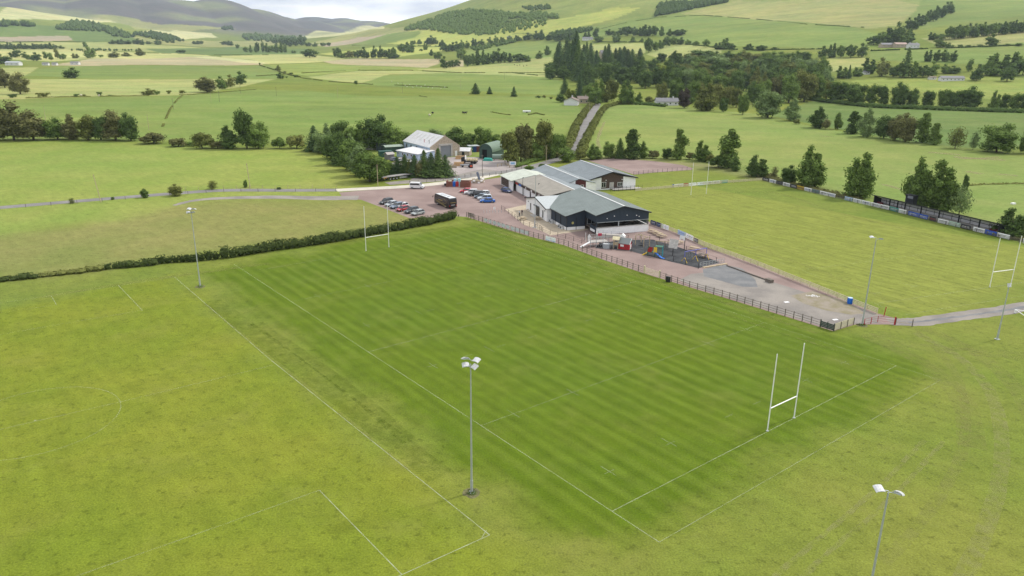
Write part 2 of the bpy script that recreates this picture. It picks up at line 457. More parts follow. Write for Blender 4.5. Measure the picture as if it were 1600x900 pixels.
# ------------------------------------------------------------------ ground sheet with field colours, patches of sun painted into them
def build_ground():
    az = np.concatenate([np.linspace(-180, -44, 35)[:-1], np.linspace(-44, 44, 801), np.linspace(44, 180, 35)[1:]])
    az = np.radians(az)
    rr = np.concatenate([[0.0, 20.0], 40 * 1.035 ** np.arange(0, 58)])
    rr = np.concatenate([rr[rr < 130], 132 * 1.012 ** np.arange(0, 65)])
    rr = rr[rr < 285]
    r2 = 290 * 1.0078 ** np.arange(0, 480)
    r2 = r2[r2 < 10300]
    rr = np.concatenate([rr, r2, [10500.0]])
    na, nr = len(az), len(rr)
    RR, AA = np.meshgrid(rr, az, indexing='ij')
    X = (RR * np.sin(AA)).ravel(); Y = (RR * np.cos(AA)).ravel()
    Z = hills(X, Y)
    # closing step at the outer rim and no spikes at the centre
    co = np.stack([X, Y, Z], -1)
    i = np.arange(nr - 1)[:, None] * na + np.arange(na - 1)[None]
    q = np.stack([i, i + 1, i + 1 + na, i + na], -1).reshape(-1, 4)[:, ::-1]
    me = bpy.data.meshes.new('ground')
    me.vertices.add(len(co)); me.vertices.foreach_set('co', co.astype(np.float32).ravel())
    me.loops.add(q.size); me.loops.foreach_set('vertex_index', q.astype(np.int32).ravel())
    me.polygons.add(len(q)); me.polygons.foreach_set('loop_start', np.arange(0, q.size, 4, dtype=np.int32))
    me.polygons.foreach_set('use_smooth', np.ones(len(q), bool))
    me.update(calc_edges=True)
    # ---- field colours
    col = np.zeros((len(co), 4)); col[:, 3] = 1
    r = np.hypot(X, Y)
    base = np.array([0.168, 0.196, 0.035])
    n1 = np.sin(X / 190 + 1.7 * np.sin(Y / 260)) * np.sin(Y / 210 + 0.8 * np.sin(X / 330))
    n2 = np.sin(X / 47 + 1.3 * np.sin(Y / 61)) * np.sin(Y / 53 + np.sin(X / 71))
    col[:, :3] = base
    hill_ = np.clip((Z - 60) / 90, 0, 1)[:, None]
    col[:, :3] = col[:, :3] * (1 - hill_) + np.array([0.235, 0.262, 0.075]) * hill_
    moor = np.clip((r - 5000) / 500, 0, 1)[:, None]
    col[:, :3] = col[:, :3] * (1 - moor) + np.array([0.115, 0.104, 0.106]) * moor
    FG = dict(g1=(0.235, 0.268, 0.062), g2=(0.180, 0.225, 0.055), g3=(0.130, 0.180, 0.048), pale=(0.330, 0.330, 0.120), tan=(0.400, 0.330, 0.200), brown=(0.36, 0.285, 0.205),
              yel=(0.42, 0.40, 0.16), lit=(0.37, 0.38, 0.100), cream=(0.50, 0.46, 0.24), mound=(0.225, 0.212, 0.068), rough=(0.22, 0.21, 0.09), moor=(0.11, 0.09, 0.07), right=(0.205, 0.245, 0.066), rr=(0.19, 0.225, 0.075), dk=(0.13, 0.19, 0.045), hp=(0.29, 0.28, 0.105))  # lit: patches of sunlight put into the field colour
    polys = [
     ('g1', [(-300, 222), (0, 219), (170, 220), (300, 231), (470, 231), (500, 245), (572, 291), (525, 296), (415, 297), (250, 303), (0, 324), (-300, 345)]),  # brighter tone: partly its own yellower grass, partly painted sun
     ('g1', [(-300, 345), (0, 324), (250, 304), (420, 297), (530, 299), (540, 309), (330, 311), (180, 345), (0, 365), (-300, 395)]),
     ('mound', [(-300, 395), (0, 366), (180, 346), (285, 319), (360, 311), (545, 312), (660, 342), (560, 362), (400, 385), (180, 415), (0, 425), (-300, 470)]),
     ('g2', [(-300, 160), (0, 156), (290, 149), (380, 140), (480, 142), (560, 150), (850, 150), (905, 168), (905, 185), (880, 220), (840, 262), (600, 245), (470, 225), (170, 218), (-300, 221)]),
     ('pale', [(-300, 130), (0, 124), (170, 124), (430, 124), (380, 135), (290, 149), (120, 151), (0, 156), (-300, 160)]),
     ('g2', [(40, 118), (60, 108), (100, 103), (250, 103), (430, 102), (440, 112), (436, 123), (170, 124)]),
     ('pale', [(-300, 112), (0, 106), (60, 105), (40, 118), (0, 124), (-300, 130)]),
     ('tan', [(75, 102), (140, 92), (330, 88), (345, 92), (400, 96), (412, 101), (300, 102), (130, 103)]),
     ('cream', [(300, 89), (335, 88), (400, 95), (420, 100), (380, 98), (340, 93)]),
     ('yel', [(345, 86), (480, 84), (540, 92), (500, 97), (420, 100), (390, 93), (345, 90)]),
     ('yel', [(-200, 76), (0, 77), (100, 77), (230, 82), (320, 85), (330, 88), (140, 92), (80, 96), (0, 92), (-200, 95)]),
     ('pale', [(-200, 66), (0, 67), (110, 66), (240, 69), (270, 72), (350, 76), (340, 84), (200, 80), (0, 76), (-200, 76)]),
     ('g3', [(225, 76), (370, 73), (480, 76), (500, 83), (345, 87), (250, 82)]),
     ('brown', [(-200, 60), (0, 58), (108, 56), (114, 63), (60, 65), (0, 65), (-200, 68)]),
     ('g3', [(-200, 44), (0, 39), (80, 40), (170, 50), (220, 58), (225, 66), (120, 66), (114, 63), (108, 56), (0, 58), (-200, 60)]),
     ('cream', [(-200, 24), (0, 20), (60, 18), (130, 24), (200, 30), (250, 42), (150, 36), (60, 30), (0, 31), (-200, 36)]),
     ('hp', [(125, 25), (170, 22), (230, 34), (300, 40), (370, 45), (300, 48), (210, 46), (180, 34)]),
     ('cream', [(215, 52), (270, 47), (330, 52), (340, 58), (290, 62), (250, 58)]),
     ('hp', [(205, 55), (240, 62), (330, 64), (420, 62), (470, 66), (420, 71), (260, 70), (215, 64)]),
     ('tan', [(505, 96), (560, 91), (690, 92), (685, 100), (668, 106), (600, 103), (520, 100)]),
     ('tan', [(690, 96), (725, 94), (724, 105), (695, 106)]),
     ('g1', [(420, 102), (500, 98), (600, 104), (680, 107), (640, 110), (560, 110), (482, 119), (440, 112)]),
     ('pale', [(480, 120), (560, 111), (640, 110), (700, 112), (850, 114), (875, 120), (860, 122), (700, 114), (610, 116), (560, 131), (490, 122)]),
     ('pale', [(650, 109), (720, 104), (800, 96), (860, 88), (870, 100), (850, 116), (760, 114)]),
     ('g2', [(560, 132), (600, 118), (700, 114), (860, 121), (885, 130), (890, 150), (700, 140)]),
     ('hp', [(470, 70), (560, 50), (640, 42), (700, 46), (640, 52), (560, 66), (500, 72)]),
     ('brown', [(498, 70), (560, 58), (612, 52), (600, 57), (540, 70), (510, 73)]),
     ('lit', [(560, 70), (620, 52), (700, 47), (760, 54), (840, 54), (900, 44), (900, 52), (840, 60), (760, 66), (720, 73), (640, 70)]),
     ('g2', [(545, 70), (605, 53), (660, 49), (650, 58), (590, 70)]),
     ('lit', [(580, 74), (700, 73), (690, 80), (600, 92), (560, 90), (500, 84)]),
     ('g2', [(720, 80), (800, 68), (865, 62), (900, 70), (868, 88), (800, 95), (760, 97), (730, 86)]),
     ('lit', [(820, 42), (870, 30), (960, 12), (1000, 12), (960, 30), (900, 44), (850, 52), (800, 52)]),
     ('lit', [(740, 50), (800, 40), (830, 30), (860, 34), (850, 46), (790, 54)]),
     ('g2', [(880, 50), (1000, 28), (1100, 24), (1250, 32), (1330, 42), (1370, 52), (1380, 72), (1280, 75), (1120, 72), (1000, 52), (900, 66)]),
     ('hp', [(1060, 22), (1150, 2), (1400, 0), (1440, 8), (1400, 40), (1360, 45), (1250, 34), (1120, 24)]),
     ('g2', [(1440, 0), (1600, 2), (1700, 20), (1500, 35), (1450, 46), (1410, 48)]),
     ('pale', [(905, 70), (1005, 67), (1010, 78), (1000, 90), (930, 80), (900, 78)]),
     ('pale', [(1010, 85), (1030, 73), (1070, 69), (1130, 76), (1125, 84), (1090, 89), (1030, 91)]),
     ('pale', [(1270, 100), (1300, 90), (1360, 91), (1350, 104), (1290, 114)]),
     ('hp', [(1440, 60), (1600, 46), (1700, 40), (1700, 64), (1480, 76)]),
     ('g2', [(1360, 80), (1480, 76), (1700, 62), (1700, 100), (1500, 100), (1360, 94)]),
     ('g1', [(1330, 126), (1400, 121), (1600, 122), (1750, 125), (1750, 160), (1600, 160), (1450, 145), (1340, 135)]),
     ('g3', [(1270, 158), (1340, 160), (1450, 170), (1600, 175), (1750, 180), (1750, 200), (1560, 235), (1440, 225), (1300, 200), (1200, 180)]),
     ('right', [(930, 163), (1000, 162), (1080, 168), (1180, 178), (1280, 200), (1420, 222), (1600, 244), (1800, 270), (1800, 400), (1600, 372), (1300, 308), (1192, 275), (1120, 262), (1050, 248), (920, 247), (912, 235)]),
     ('rough', [(920, 243), (1000, 247), (1110, 256), (1200, 273), (1310, 304), (1305, 309), (1192, 281), (1110, 265), (1000, 252), (915, 250)]),
     ('mound', [(0, 424), (180, 414), (190, 421), (0, 440)]),
     ('g2', [(880, 170), (905, 168), (900, 190), (850, 225), (870, 195)]),
     ('cream', [(470, 58), (540, 49), (590, 42), (600, 45), (540, 54), (480, 60)]),
    ]
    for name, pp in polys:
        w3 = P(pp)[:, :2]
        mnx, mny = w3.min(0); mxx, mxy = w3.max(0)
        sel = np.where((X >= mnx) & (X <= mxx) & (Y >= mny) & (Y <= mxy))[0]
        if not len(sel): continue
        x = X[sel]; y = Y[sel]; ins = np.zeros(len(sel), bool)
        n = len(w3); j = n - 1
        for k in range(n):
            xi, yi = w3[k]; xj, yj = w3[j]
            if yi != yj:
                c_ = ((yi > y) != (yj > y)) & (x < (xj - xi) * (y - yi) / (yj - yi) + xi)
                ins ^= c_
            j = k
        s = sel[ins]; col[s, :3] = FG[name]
    pch = (np.clip(n1 * 1.5, 0, 1) * np.clip((r - 5200) / 600, 0, 1))[:, None]; col[:, :3] = col[:, :3] * (1 - pch) + np.array([0.175, 0.18, 0.10]) * pch
    far = np.clip((r - 500) / 1500, 0.25, 1)
    v_ = 1 + 0.10 * n1 * far + 0.05 * n2 * far
    col[:, :3] *= v_[:, None]
    col[:, 0] *= 1 + 0.06 * n2
    g3 = col[:, :3].reshape(nr, na, 3); nb = int(np.searchsorted(rr, 420))
    for _ in range(2):
        q_ = g3[:nb].copy()
        q_[1:-1] = (g3[:nb][:-2] + g3[:nb][1:-1] + g3[:nb][2:]) / 3
        for _k in range(2): q_[:, 2:-2] = (q_[:, :-4] + q_[:, 1:-3] + q_[:, 2:-2] + q_[:, 3:-1] + q_[:, 4:]) / 5
        g3[:nb] = q_
    col[:, :3] = g3.reshape(-1, 3)
    ca = me.color_attributes.new('field', 'FLOAT_COLOR', 'POINT')
    ca.data.foreach_set('color', col.astype(np.float32).ravel())
    me.materials.append(ground_material())
    o = obj('ground', me); o['kind'] = 'structure'
    return o
build_ground()

# ------------------------------------------------------------------ flat sheets laid on the ground
def sheet(name, pts, m, z, world=False):
    mb = MB()
    vs = [tuple(p)[:2] if world else tuple(G(*p))[:2] for p in pts]
    import mathutils.geometry as mg
    tri = mg.tessellate_polygon([[Vector((x, y, 0)) for x, y in vs]])
    me = bpy.data.meshes.new(name)
    fs = []
    for a, b, c in tri:
        ax, ay = vs[a]; bx, by = vs[b]; cx, cy = vs[c]
        fs.append((a, b, c) if (bx - ax) * (cy - ay) - (by - ay) * (cx - ax) > 0 else (a, c, b))
    me.from_pydata([(x, y, z) for x, y in vs], [], fs); me.materials.append(m)
    o = obj(name, me); o['kind'] = 'structure'; return o
def smooth(pts, n=6):
    pts = [np.array(p, float) for p in pts]; o = []
    for i in range(len(pts) - 1):
        p0 = pts[max(i - 1, 0)]; p1 = pts[i]; p2 = pts[i + 1]; p3 = pts[min(i + 2, len(pts) - 1)]
        for k in range(n):
            t = k / n
            o.append(0.5 * ((2 * p1) + (-p0 + p2) * t + (2 * p0 - 5 * p1 + 4 * p2 - p3) * t * t + (-p0 + 3 * p1 - 3 * p2 + p3) * t ** 3))
    o.append(pts[-1]); return o
def ribbon(name, ctr, width, m, dz, kind='structure', n=6, jag=0.0):
    """ctr: world xy list; follows the terrain"""
    pts = smooth(ctr, n); vs = []; fs = []
    for i, p in enumerate(pts):
        a = pts[max(i - 1, 0)]; b = pts[min(i + 1, len(pts) - 1)]
        d = np.array(b[:2]) - np.array(a[:2]); d /= np.hypot(*d) + 1e-9; nn = np.array([-d[1], d[0]])
        wd = width[0] + (width[1] - width[0]) * i / (len(pts) - 1) if isinstance(width, tuple) else width
        for s in (-0.5, 0.5):
            q = np.array(p[:2]) + nn * s * (wd + random.uniform(-jag, jag))
            h = hills(q[0], q[1])[0]
            vs.append((q[0], q[1], h + dz + (0.12 if h > 0.05 else 0)))
    for i in range(len(pts) - 1): fs.append((2 * i, 2 * i + 2, 2 * i + 3, 2 * i + 1))
    me = bpy.data.meshes.new(name); me.from_pydata(vs, [], [f[::-1] for f in fs]); me.materials.append(m)
    me.update()
    if me.polygons[0].normal.z < 0: me.flip_normals()
    o = obj(name, me); o['kind'] = kind; return o
def gx(*pts): return [tuple(G(*p))[:2] for p in pts]

PINK = gravel_mat('pink_gravel', (0.285, 0.215, 0.195), (0.225, 0.165, 0.150), s=0.11)
GREYG = gravel_mat('grey_gravel', (0.275, 0.250, 0.222), (0.205, 0.188, 0.172), s=0.2)
DGREY = gravel_mat('dark_grey_gravel', (0.20, 0.20, 0.20), (0.15, 0.155, 0.16), s=0.3)
ASPH = gravel_mat('asphalt', (0.235, 0.225, 0.215), (0.19, 0.183, 0.175), s=0.15)
PALEC = gravel_mat('pale_concrete', (0.55, 0.51, 0.43), (0.46, 0.43, 0.37), s=0.25)
PAVE = gravel_mat('beige_paving', (0.44, 0.37, 0.275), (0.37, 0.315, 0.24), s=0.35)
RUBBER = gravel_mat('black_rubber', (0.040, 0.042, 0.046), (0.065, 0.068, 0.072), s=0.5)
DRYG = gravel_mat('dry_weedy_ground', (0.215, 0.19, 0.12), (0.27, 0.235, 0.19), s=0.5)

sheet('car_park', [(530, 301), (560, 298), (620, 294.5), (680, 288), (748, 282), (783, 277), (800, 290), (845, 300), (1003, 340), (1020, 350), (1058, 364), (1100, 385), (1183, 414), (1251, 440), (1325, 470), (1372, 490), (1398, 497), (1398, 507), (1345, 507), (1335, 507.5), (1302, 517.5), (1281, 511), (1128, 464), (1007, 427.5), (940, 405), (881, 383), (826, 369), (729, 339), (716, 338), (640, 341), (604, 327), (565, 312.5), (535, 308)], PINK, 0.012)
sheet('gravel_area', [(1080, 428), (1120, 424), (1150, 418), (1205, 440), (1262, 458), (1330, 476), (1375, 493), (1372, 505), (1345, 506), (1334, 506), (1302, 516), (1281, 509), (1180, 478), (1090, 450), (1060, 438)], GREYG, 0.018)
sheet('weed_patch', [(1235, 462), (1270, 455), (1325, 472), (1352, 490), (1330, 492), (1290, 485), (1255, 474)], DRYG, 0.024)
sheet('dark_gravel_patch', [(1098, 421), (1130, 413), (1160, 420), (1180, 437), (1184, 449), (1160, 448), (1130, 440), (1100, 432)], DGREY, 0.024)
sheet('rubber_surface', [(930, 388), (937, 380), (974, 375), (1020, 374.5), (1061, 386.5), (1125, 410), (1092, 419), (1048, 409), (986, 392.5), (955, 389)], RUBBER, 0.026)
sheet('patio', [(789.3, 326.9), (822, 319.8), (862, 345), (884, 359), (920, 355.5), (920, 359), (860, 368), (847, 361.5), (818, 351)], PAVE, 0.026)
ribbon('gravel_track', gx((1388, 502), (1420, 503.5), (1450, 501), (1500, 494), (1560, 486), (1620, 476), (1700, 466)), 3.7, GREYG, 0.016, jag=0.4)
ribbon('grass_strip', gx((1420, 504), (1450, 501.5), (1500, 494.5), (1560, 486.5), (1620, 476.5), (1700, 466.5)), 0.7, DGREY, 0.024, jag=0.4)
ribbon('track', gx((272, 321), (300, 314), (340, 310), (425, 308), (500, 309.5), (560, 309)), (1.5, 6.5), GREYG, 0.016, jag=0.3)
ribbon('road', [tuple(q[:2]) for q in P([(-220, 352), (-60, 331), (0, 324.5), (150, 312), (265, 303), (350, 297.5), (450, 297.5), (528, 297)])], 4.4, ASPH, 0.030)
ribbon('concrete_drive', gx((526, 297.5), (560, 295.5), (620, 292.5), (660, 289.5), (717, 283), (748, 278), (775, 272)), 4.6, PALEC, 0.034)
ribbon('lay_by', gx((605, 287), (640, 284), (680, 281), (720, 276), (745, 271), (770, 266)), (5, 9), GREYG, 0.022)
sheet('yard', [(600, 256), (640, 250), (675, 247), (716, 245), (760, 246), (800, 252), (838, 262), (820, 268), (790, 270), (745, 275), (700, 281), (655, 284.5), (640, 280), (690, 268), (640, 262)], gravel_mat('yard_gravel', (0.36, 0.32, 0.30), (0.30, 0.26, 0.25), s=0.2), 0.020)
ribbon('lane', [tuple(q[:2]) for q in P([(700, 279), (760, 272), (812, 265), (850, 255.5), (875, 247), (893, 236), (903, 215), (914, 195), (924, 178), (931, 168), (934, 161)])], 5.0, ASPH, 0.040)
sheet('brick_yard', [(610, 247), (640, 245), (650, 250), (620, 256)], gravel_mat('red_yard', (0.42, 0.26, 0.20), (0.35, 0.22, 0.17)), 0.02)
sheet('upper_car_park', [(917, 250.5), (960, 247.5), (1020, 251.5), (1067, 258), (1083, 263), (1081, 265.5), (1020, 269.8), (991, 273), (955, 262)], PINK, 0.014)

# ---- painted pitch lines
def linemat():
    m = bpy.data.materials.new('line_paint'); m.use_nodes = True
    t = m.node_tree; t.nodes.clear()
    o = N(t, 'ShaderNodeOutputMaterial'); d = N(t, 'ShaderNodeBsdfDiffuse'); tr = N(t, 'ShaderNodeBsdfTransparent'); ms = N(t, 'ShaderNodeMixShader')
    d.inputs[0].default_value = (0.46, 0.50, 0.34, 1)
    g = N(t, 'ShaderNodeNewGeometry'); no = N(t, 'ShaderNodeTexNoise'); no.inputs['Scale'].default_value = 0.35; no.inputs['Detail'].default_value = 8; no.inputs['Roughness'].default_value = 0.75
    t.links.new(g.outputs['Position'], no.inputs[0])
    mr = N(t, 'ShaderNodeMapRange'); mr.inputs[1].default_value = 0.36; mr.inputs[2].default_value = 0.62; mr.inputs[3].default_value = 0.22; mr.inputs[4].default_value = 0.95
    at = N(t, 'ShaderNodeObjectInfo'); mu = N(t, 'ShaderNodeMath', operation='MULTIPLY')
    t.links.new(no.outputs['Fac'], mr.inputs[0]); t.links.new(mr.outputs[0], mu.inputs[0]); t.links.new(at.outputs['Alpha'], mu.inputs[1])
    t.links.new(mu.outputs[0], ms.inputs[0]); t.links.new(tr.outputs[0], ms.inputs[1]); t.links.new(d.outputs[0], ms.inputs[2]); t.links.new(ms.outputs[0], o.inputs[0])
    return m
LINE = linemat()
def pline(pts, a=1.0, wd=0.095, z=0.012):
    mb = MB()
    for p, q in zip(pts, pts[1:]):
        p = Vector((p[0], p[1], 0)); q = Vector((q[0], q[1], 0)); d = (q - p).normalized(); n = Vector((-d.y, d.x, 0)) * wd / 2
        e = Vector((0, 0, z))
        mb.add([p - n + e, q - n + e, q + n + e, p + n + e], [(0, 1, 2, 3)])
    me = mb.mesh('pitch_line', LINE); o = obj('pitch_line', me); o['kind'] = 'structure'; o.color = (1, 1, 1, a); return o
PA = -0.6721; PX0, PY0 = 10.1187, 64.0026
def UV(u, v): return (PX0 + u * math.sin(PA) + v * math.cos(PA), PY0 + u * math.cos(PA) - v * math.sin(PA))
PL, PW = 100.9, 58.3
def ul(a, b, al, **k): pline([UV(*a), UV(*b)], al, **k)
ul((-6.1, 0), (38, 0), 0.55, wd=0.10); ul((38, 0), (PL + 7.2, 0), 0.5, wd=0.10)
ul((-6.1, 0), (-6.1, PW), 0.38); ul((0, 0), (0, PW), 0.5, z=0.016)
ul((22, 0), (22, PW), 0.34, z=0.016); ul((PL / 2, 0), (PL / 2, PW), 0.42, z=0.016); ul((PL - 22, 0), (PL - 22, PW), 0.35, z=0.016); ul((PL, 2), (PL, PW), 0.3, z=0.016)
ul((-6.1, PW), (PL, PW), 0.32)
for uu in (PL / 2 - 10, PL / 2 + 10):
    for k in range(9): ul((uu, 4 + k * 6.2), (uu, 5.6 + k * 6.2), 0.4)
for vv in (5, 15, PW - 15, PW - 5):
    for uu in (5.5, 22, 40.5, 60.5, 79): ul((uu - 1.2, vv), (uu + 1.2, vv), 0.36, z=0.02)
for uu in (5.5,):
    for vv in (5, 15, 26, 32, PW - 15, PW - 5): ul((uu - 0.2, vv - .8), (uu - 0.2, vv + .8), 0.36)
def gl(pts, al, **k): pline(gx(*pts), al, **k)
gl([(272.5, 432.5), (420, 560)], 0.7); gl([(420, 560), (765, 836)], 0.75)
gl([(765, 836), (628, 898)], 0.75); gl([(628, 898), (480, 965)], 0.6, z=0.016)
gl([(628, 898), (499, 766)], 0.65); gl([(499, 766), (300, 837), (120, 900)], 0.38)
gl([(760, 829), (753, 840)], 0.5, z=0.02)
gl([(272.5, 432.5), (185, 446.3), (80, 462), (0, 473.5), (-80, 485)], 0.4)
gl([(185, 446), (222.5, 485)], 0.75, z=0.016); gl([(222.5, 485), (100, 505.5), (0, 523)], 0.35); gl([(80, 462), (88, 476)], 0.6, z=0.016); gl([(88, 476), (0, 489)], 0.3)
gl([(425, 571), (188, 628), (0, 671), (-60, 685)], 0.42)
c0 = G(55, 657); ed = (G(188, 628) - c0).length
pline([(c0.x + math.cos(a) * ed, c0.y + math.sin(a) * ed) for a in np.linspace(0, 2 * math.pi, 49)], 0.35, z=0.016)
pline([(c0.x - .12, c0.y), (c0.x + .12, c0.y)], .6, wd=0.22, z=0.02)
# right-hand pitch
gl([(1371, 474), (1546, 449), (1600, 441), (1680, 430)], 0.6); gl([(1388, 485), (1411, 492)], 0.4); gl([(1411, 492), (1480, 481), (1600, 462)], 0.35)
gl([(1262, 420), (1300, 415.7), (1451, 396), (1560, 383)], 0.35); gl([(1131, 372.6), (1190, 366)], 0.3); gl([(1033, 335.5), (1133, 328)], 0.3)
gl([(1020, 352), (1100, 371), (1250, 420), (1388, 484)], 0.25)
for a, b in (((1404, 442), (1430, 447.5)), ((1422, 449), (1436, 446.5)), ((1356, 457), (1366, 459)), ((1363, 459), (1376, 457)), ((1174, 386), (1184, 388)), ((1094, 355), (1102, 358)), ((1172, 387), (1186, 386))): gl([a, b], 0.5, z=0.02)

def trackmat(name, c, a):
    m = bpy.data.materials.new(name); m.use_nodes = True; t = m.node_tree; t.nodes.clear()
    o = N(t, 'ShaderNodeOutputMaterial'); d = N(t, 'ShaderNodeBsdfDiffuse'); tr = N(t, 'ShaderNodeBsdfTransparent'); ms = N(t, 'ShaderNodeMixShader'); d.inputs[0].default_value = (*c, 1)
    g = N(t, 'ShaderNodeNewGeometry'); no = N(t, 'ShaderNodeTexNoise'); no.inputs['Scale'].default_value = .8; no.inputs['Detail'].default_value = 8; no.inputs['Roughness'].default_value = .7
    mr = N(t, 'ShaderNodeMapRange'); mr.inputs[1].default_value = .38; mr.inputs[2].default_value = .66; mr.inputs[3].default_value = 0; mr.inputs[4].default_value = a
    t.links.new(g.outputs['Position'], no.inputs[0]); t.links.new(no.outputs['Fac'], mr.inputs[0]); t.links.new(mr.outputs[0], ms.inputs[0]); t.links.new(tr.outputs[0], ms.inputs[1]); t.links.new(d.outputs[0], ms.inputs[2]); t.links.new(ms.outputs[0], o.inputs[0]); return m
TRK = trackmat('worn_grass_track', (.31, .305, .13), .40); TRK2 = trackmat('faint_grass_track', (.265, .27, .09), .32); DTR = trackmat('lush_grass_track', (.085, .125, .014), .30)
for i, (pts, w_, m) in enumerate([
    ([(1430, 520), (1500, 560), (1545, 610), (1565, 680), (1560, 760), (1530, 850), (1490, 930)], 1.6, TRK), ([(1445, 512), (1530, 555), (1590, 610), (1625, 680)], 2.4, TRK2),
    ([(1445, 688), (1420, 712), (1390, 745), (1340, 790), (1270, 850), (1200, 910)], .55, TRK), ([(1474, 690), (1450, 716), (1425, 745), (1375, 795), (1310, 850), (1250, 905)], .55, TRK),
    ([(1370, 520), (1400, 532), (1460, 545), (1540, 552), (1620, 556)], 3.2, TRK2), ([(1350, 522), (1430, 560), (1500, 620), (1520, 700)], 3.0, TRK2),
    ([(1424, 511), (1460, 540), (1500, 600), (1505, 700), (1450, 800), (1380, 880)], 1.2, TRK2), ([(345, 405), (480, 385), (600, 369), (700, 355)], 2.0, DTR),
    ([(330, 470), (430, 545), (560, 645), (690, 745)], 3.2, DTR), ([(318, 474), (410, 548), (530, 645), (640, 735)], .5, TRK2), ([(400, 505), (480, 560), (560, 620), (640, 690)], 2.0, DTR), ([(60, 465), (200, 442), (300, 428), (420, 412)], 1.4, TRK2),
    ([(740, 352), (860, 386), (1000, 432), (1130, 472), (1280, 520)], 1.6, TRK2), ([(770, 372), (900, 412), (1050, 462), (1220, 520), (1380, 570)], .5, TRK2), ([(1030, 345), (1100, 366), (1250, 412), (1390, 470)], 1.5, TRK2), ([(1060, 310), (1200, 300), (1300, 330), (1420, 360), (1540, 395)], 1.6, TRK2)]):
    ribbon('worn_track', gx(*pts), w_, m, .0235 + .0006 * i, jag=.15)
BARE = trackmat('bare_soil_scrape', (.36, .30, .18), .75)
for i, (pts, w_) in enumerate([([(1450, 238), (1475, 240), (1500, 242)], 4), ([(1490, 245), (1530, 248), (1570, 250)], 5), ([(1500, 248), (1545, 247), (1560, 245)], 3), ([(1510, 268), (1535, 272)], 3), ([(1560, 272), (1590, 275)], 3), ([(938, 232), (934, 215), (945, 190)], 1.6), ([(1280, 212), (1300, 214)], 2.5), ([(1150, 250), (1162, 249)], 3), ([(1380, 288), (1420, 300)], 2)]):
    ribbon('bare_scrape', gx(*pts), w_, BARE, .034 + .0007 * i, jag=.8)
# ------------------------------------------------------------------ vegetation prototypes (unit height)
def crown_broad(seed, nblob=11, nleaf=1500, ls=0.034, zc=0.6, rx=0.34, rz=0.36, low=0.2, core=True):
    random.seed(seed); mb = MB(); blobs = []
    for i in range(nblob):
        while True:
            p = Vector((random.uniform(-1, 1), random.uniform(-1, 1), random.uniform(-1, 1)))
            if p.length < 1: break
        R_ = random.uniform(0.30, 0.50)
        k = 1 - R_ * 0.55
        blobs.append((Vector((p.x * rx * k, p.y * rx * k, zc + p.z * rz * k)), R_ * rx, R_ * rz * 0.8))
    blobs.append((Vector((0, 0, zc)), rx * .6, rz * .62))
    if low < .1 and low >= 0:
        for k in range(5):
            a_ = k * 1.257 + seed; blobs.append((Vector((math.cos(a_) * rx * .5, math.sin(a_) * rx * .5, random.uniform(.16, .30))), rx * random.uniform(.34, .46), random.uniform(.10, .15)))
    if core:
        for c, a, b in blobs: ico(mb, c, a * 0.66, b * 0.66, 0.2)
    for i in range(nleaf):
        c, a, b = random.choice(blobs)
        d = Vector((random.gauss(0, 1), random.gauss(0, 1), random.gauss(0.15, 1))).normalized()
        f = random.uniform(0.78, 1.16)
        p = c + Vector((d.x * a, d.y * a, d.z * b)) * f
        if p.z < low * 0.6: continue
        nn = (d + Vector((random.gauss(0, .5), random.gauss(0, .5), random.gauss(0.3, .5))))
        mb.quadleaf(p, nn, ls * random.uniform(0.6, 1.4))
    return mb
def crown_peak(seed, peaks, nleaf=2600, ls=.024, core=.62):
    random.seed(seed); mb = MB(); blobs = []
    for (px_, py_, top_, w_) in peaks:
        n = int(9 + 8 * top_)
        for i in range(n):
            t_ = (i + random.random()) / n; z = .06 + (top_ - .14) * t_
            env = w_ * (1 - t_) ** .55 * (.75 + .25 * math.sin(min(1, t_ * 4) * 1.57)); a_ = random.random() * 6.283; rr_ = env * random.uniform(.2, .85)
            b_ = random.uniform(.075, .125) * (1.1 - .45 * t_)
            blobs.append((Vector((px_ + math.cos(a_) * rr_, py_ + math.sin(a_) * rr_, z + b_ * .5)), b_, b_ * random.uniform(.8, 1.25)))
        for k in range(5): blobs.append((Vector((px_, py_, .1 + (top_ - .2) * k / 5)), w_ * (1 - k / 6) * .62, .13))
    if len(peaks) > 1:
        for k in range(12):
            a_ = k * 2.4; rr_ = .10 + .16 * random.random(); z = .16 + .42 * random.random()
            blobs.append((Vector((math.cos(a_) * rr_ * 1.2, math.sin(a_) * rr_, z)), random.uniform(.11, .16), random.uniform(.10, .15)))
        blobs.append((Vector((0, 0, .32)), .24, .26))
    for c, a, b in blobs: ico(mb, c, a * core, b * core, .2)
    for i in range(nleaf):
        c, a, b = random.choice(blobs)
        d = Vector((random.gauss(0, 1), random.gauss(0, 1), random.gauss(.15, 1))).normalized(); f = random.uniform(.75, 1.3)
        p = c + Vector((d.x * a, d.y * a, d.z * b)) * f
        if p.z < .02: continue
        mb.quadleaf(p, d + Vector((random.gauss(0, .5), random.gauss(0, .5), random.gauss(.3, .5))), ls * random.uniform(.6, 1.5))
    return mb
def ico(mb, c, rx, rz, jit, seg=7, rings=4):
    q = []; fs = []
    for i in range(rings + 1):
        th = math.pi * i / rings
        for j in range(seg):
            ph = 2 * math.pi * (j + 0.5 * (i % 2)) / seg
            k = 1 + random.uniform(-jit, jit)
            q.append((c[0] + rx * k * math.sin(th) * math.cos(ph), c[1] + rx * k * math.sin(th) * math.sin(ph), c[2] + rz * k * math.cos(th)))
    for i in range(rings):
        for j in range(seg):
            a = i * seg + j; b = i * seg + (j + 1) % seg
            fs.append((a, a + seg, b + seg, b))
    mb.add(q, fs)
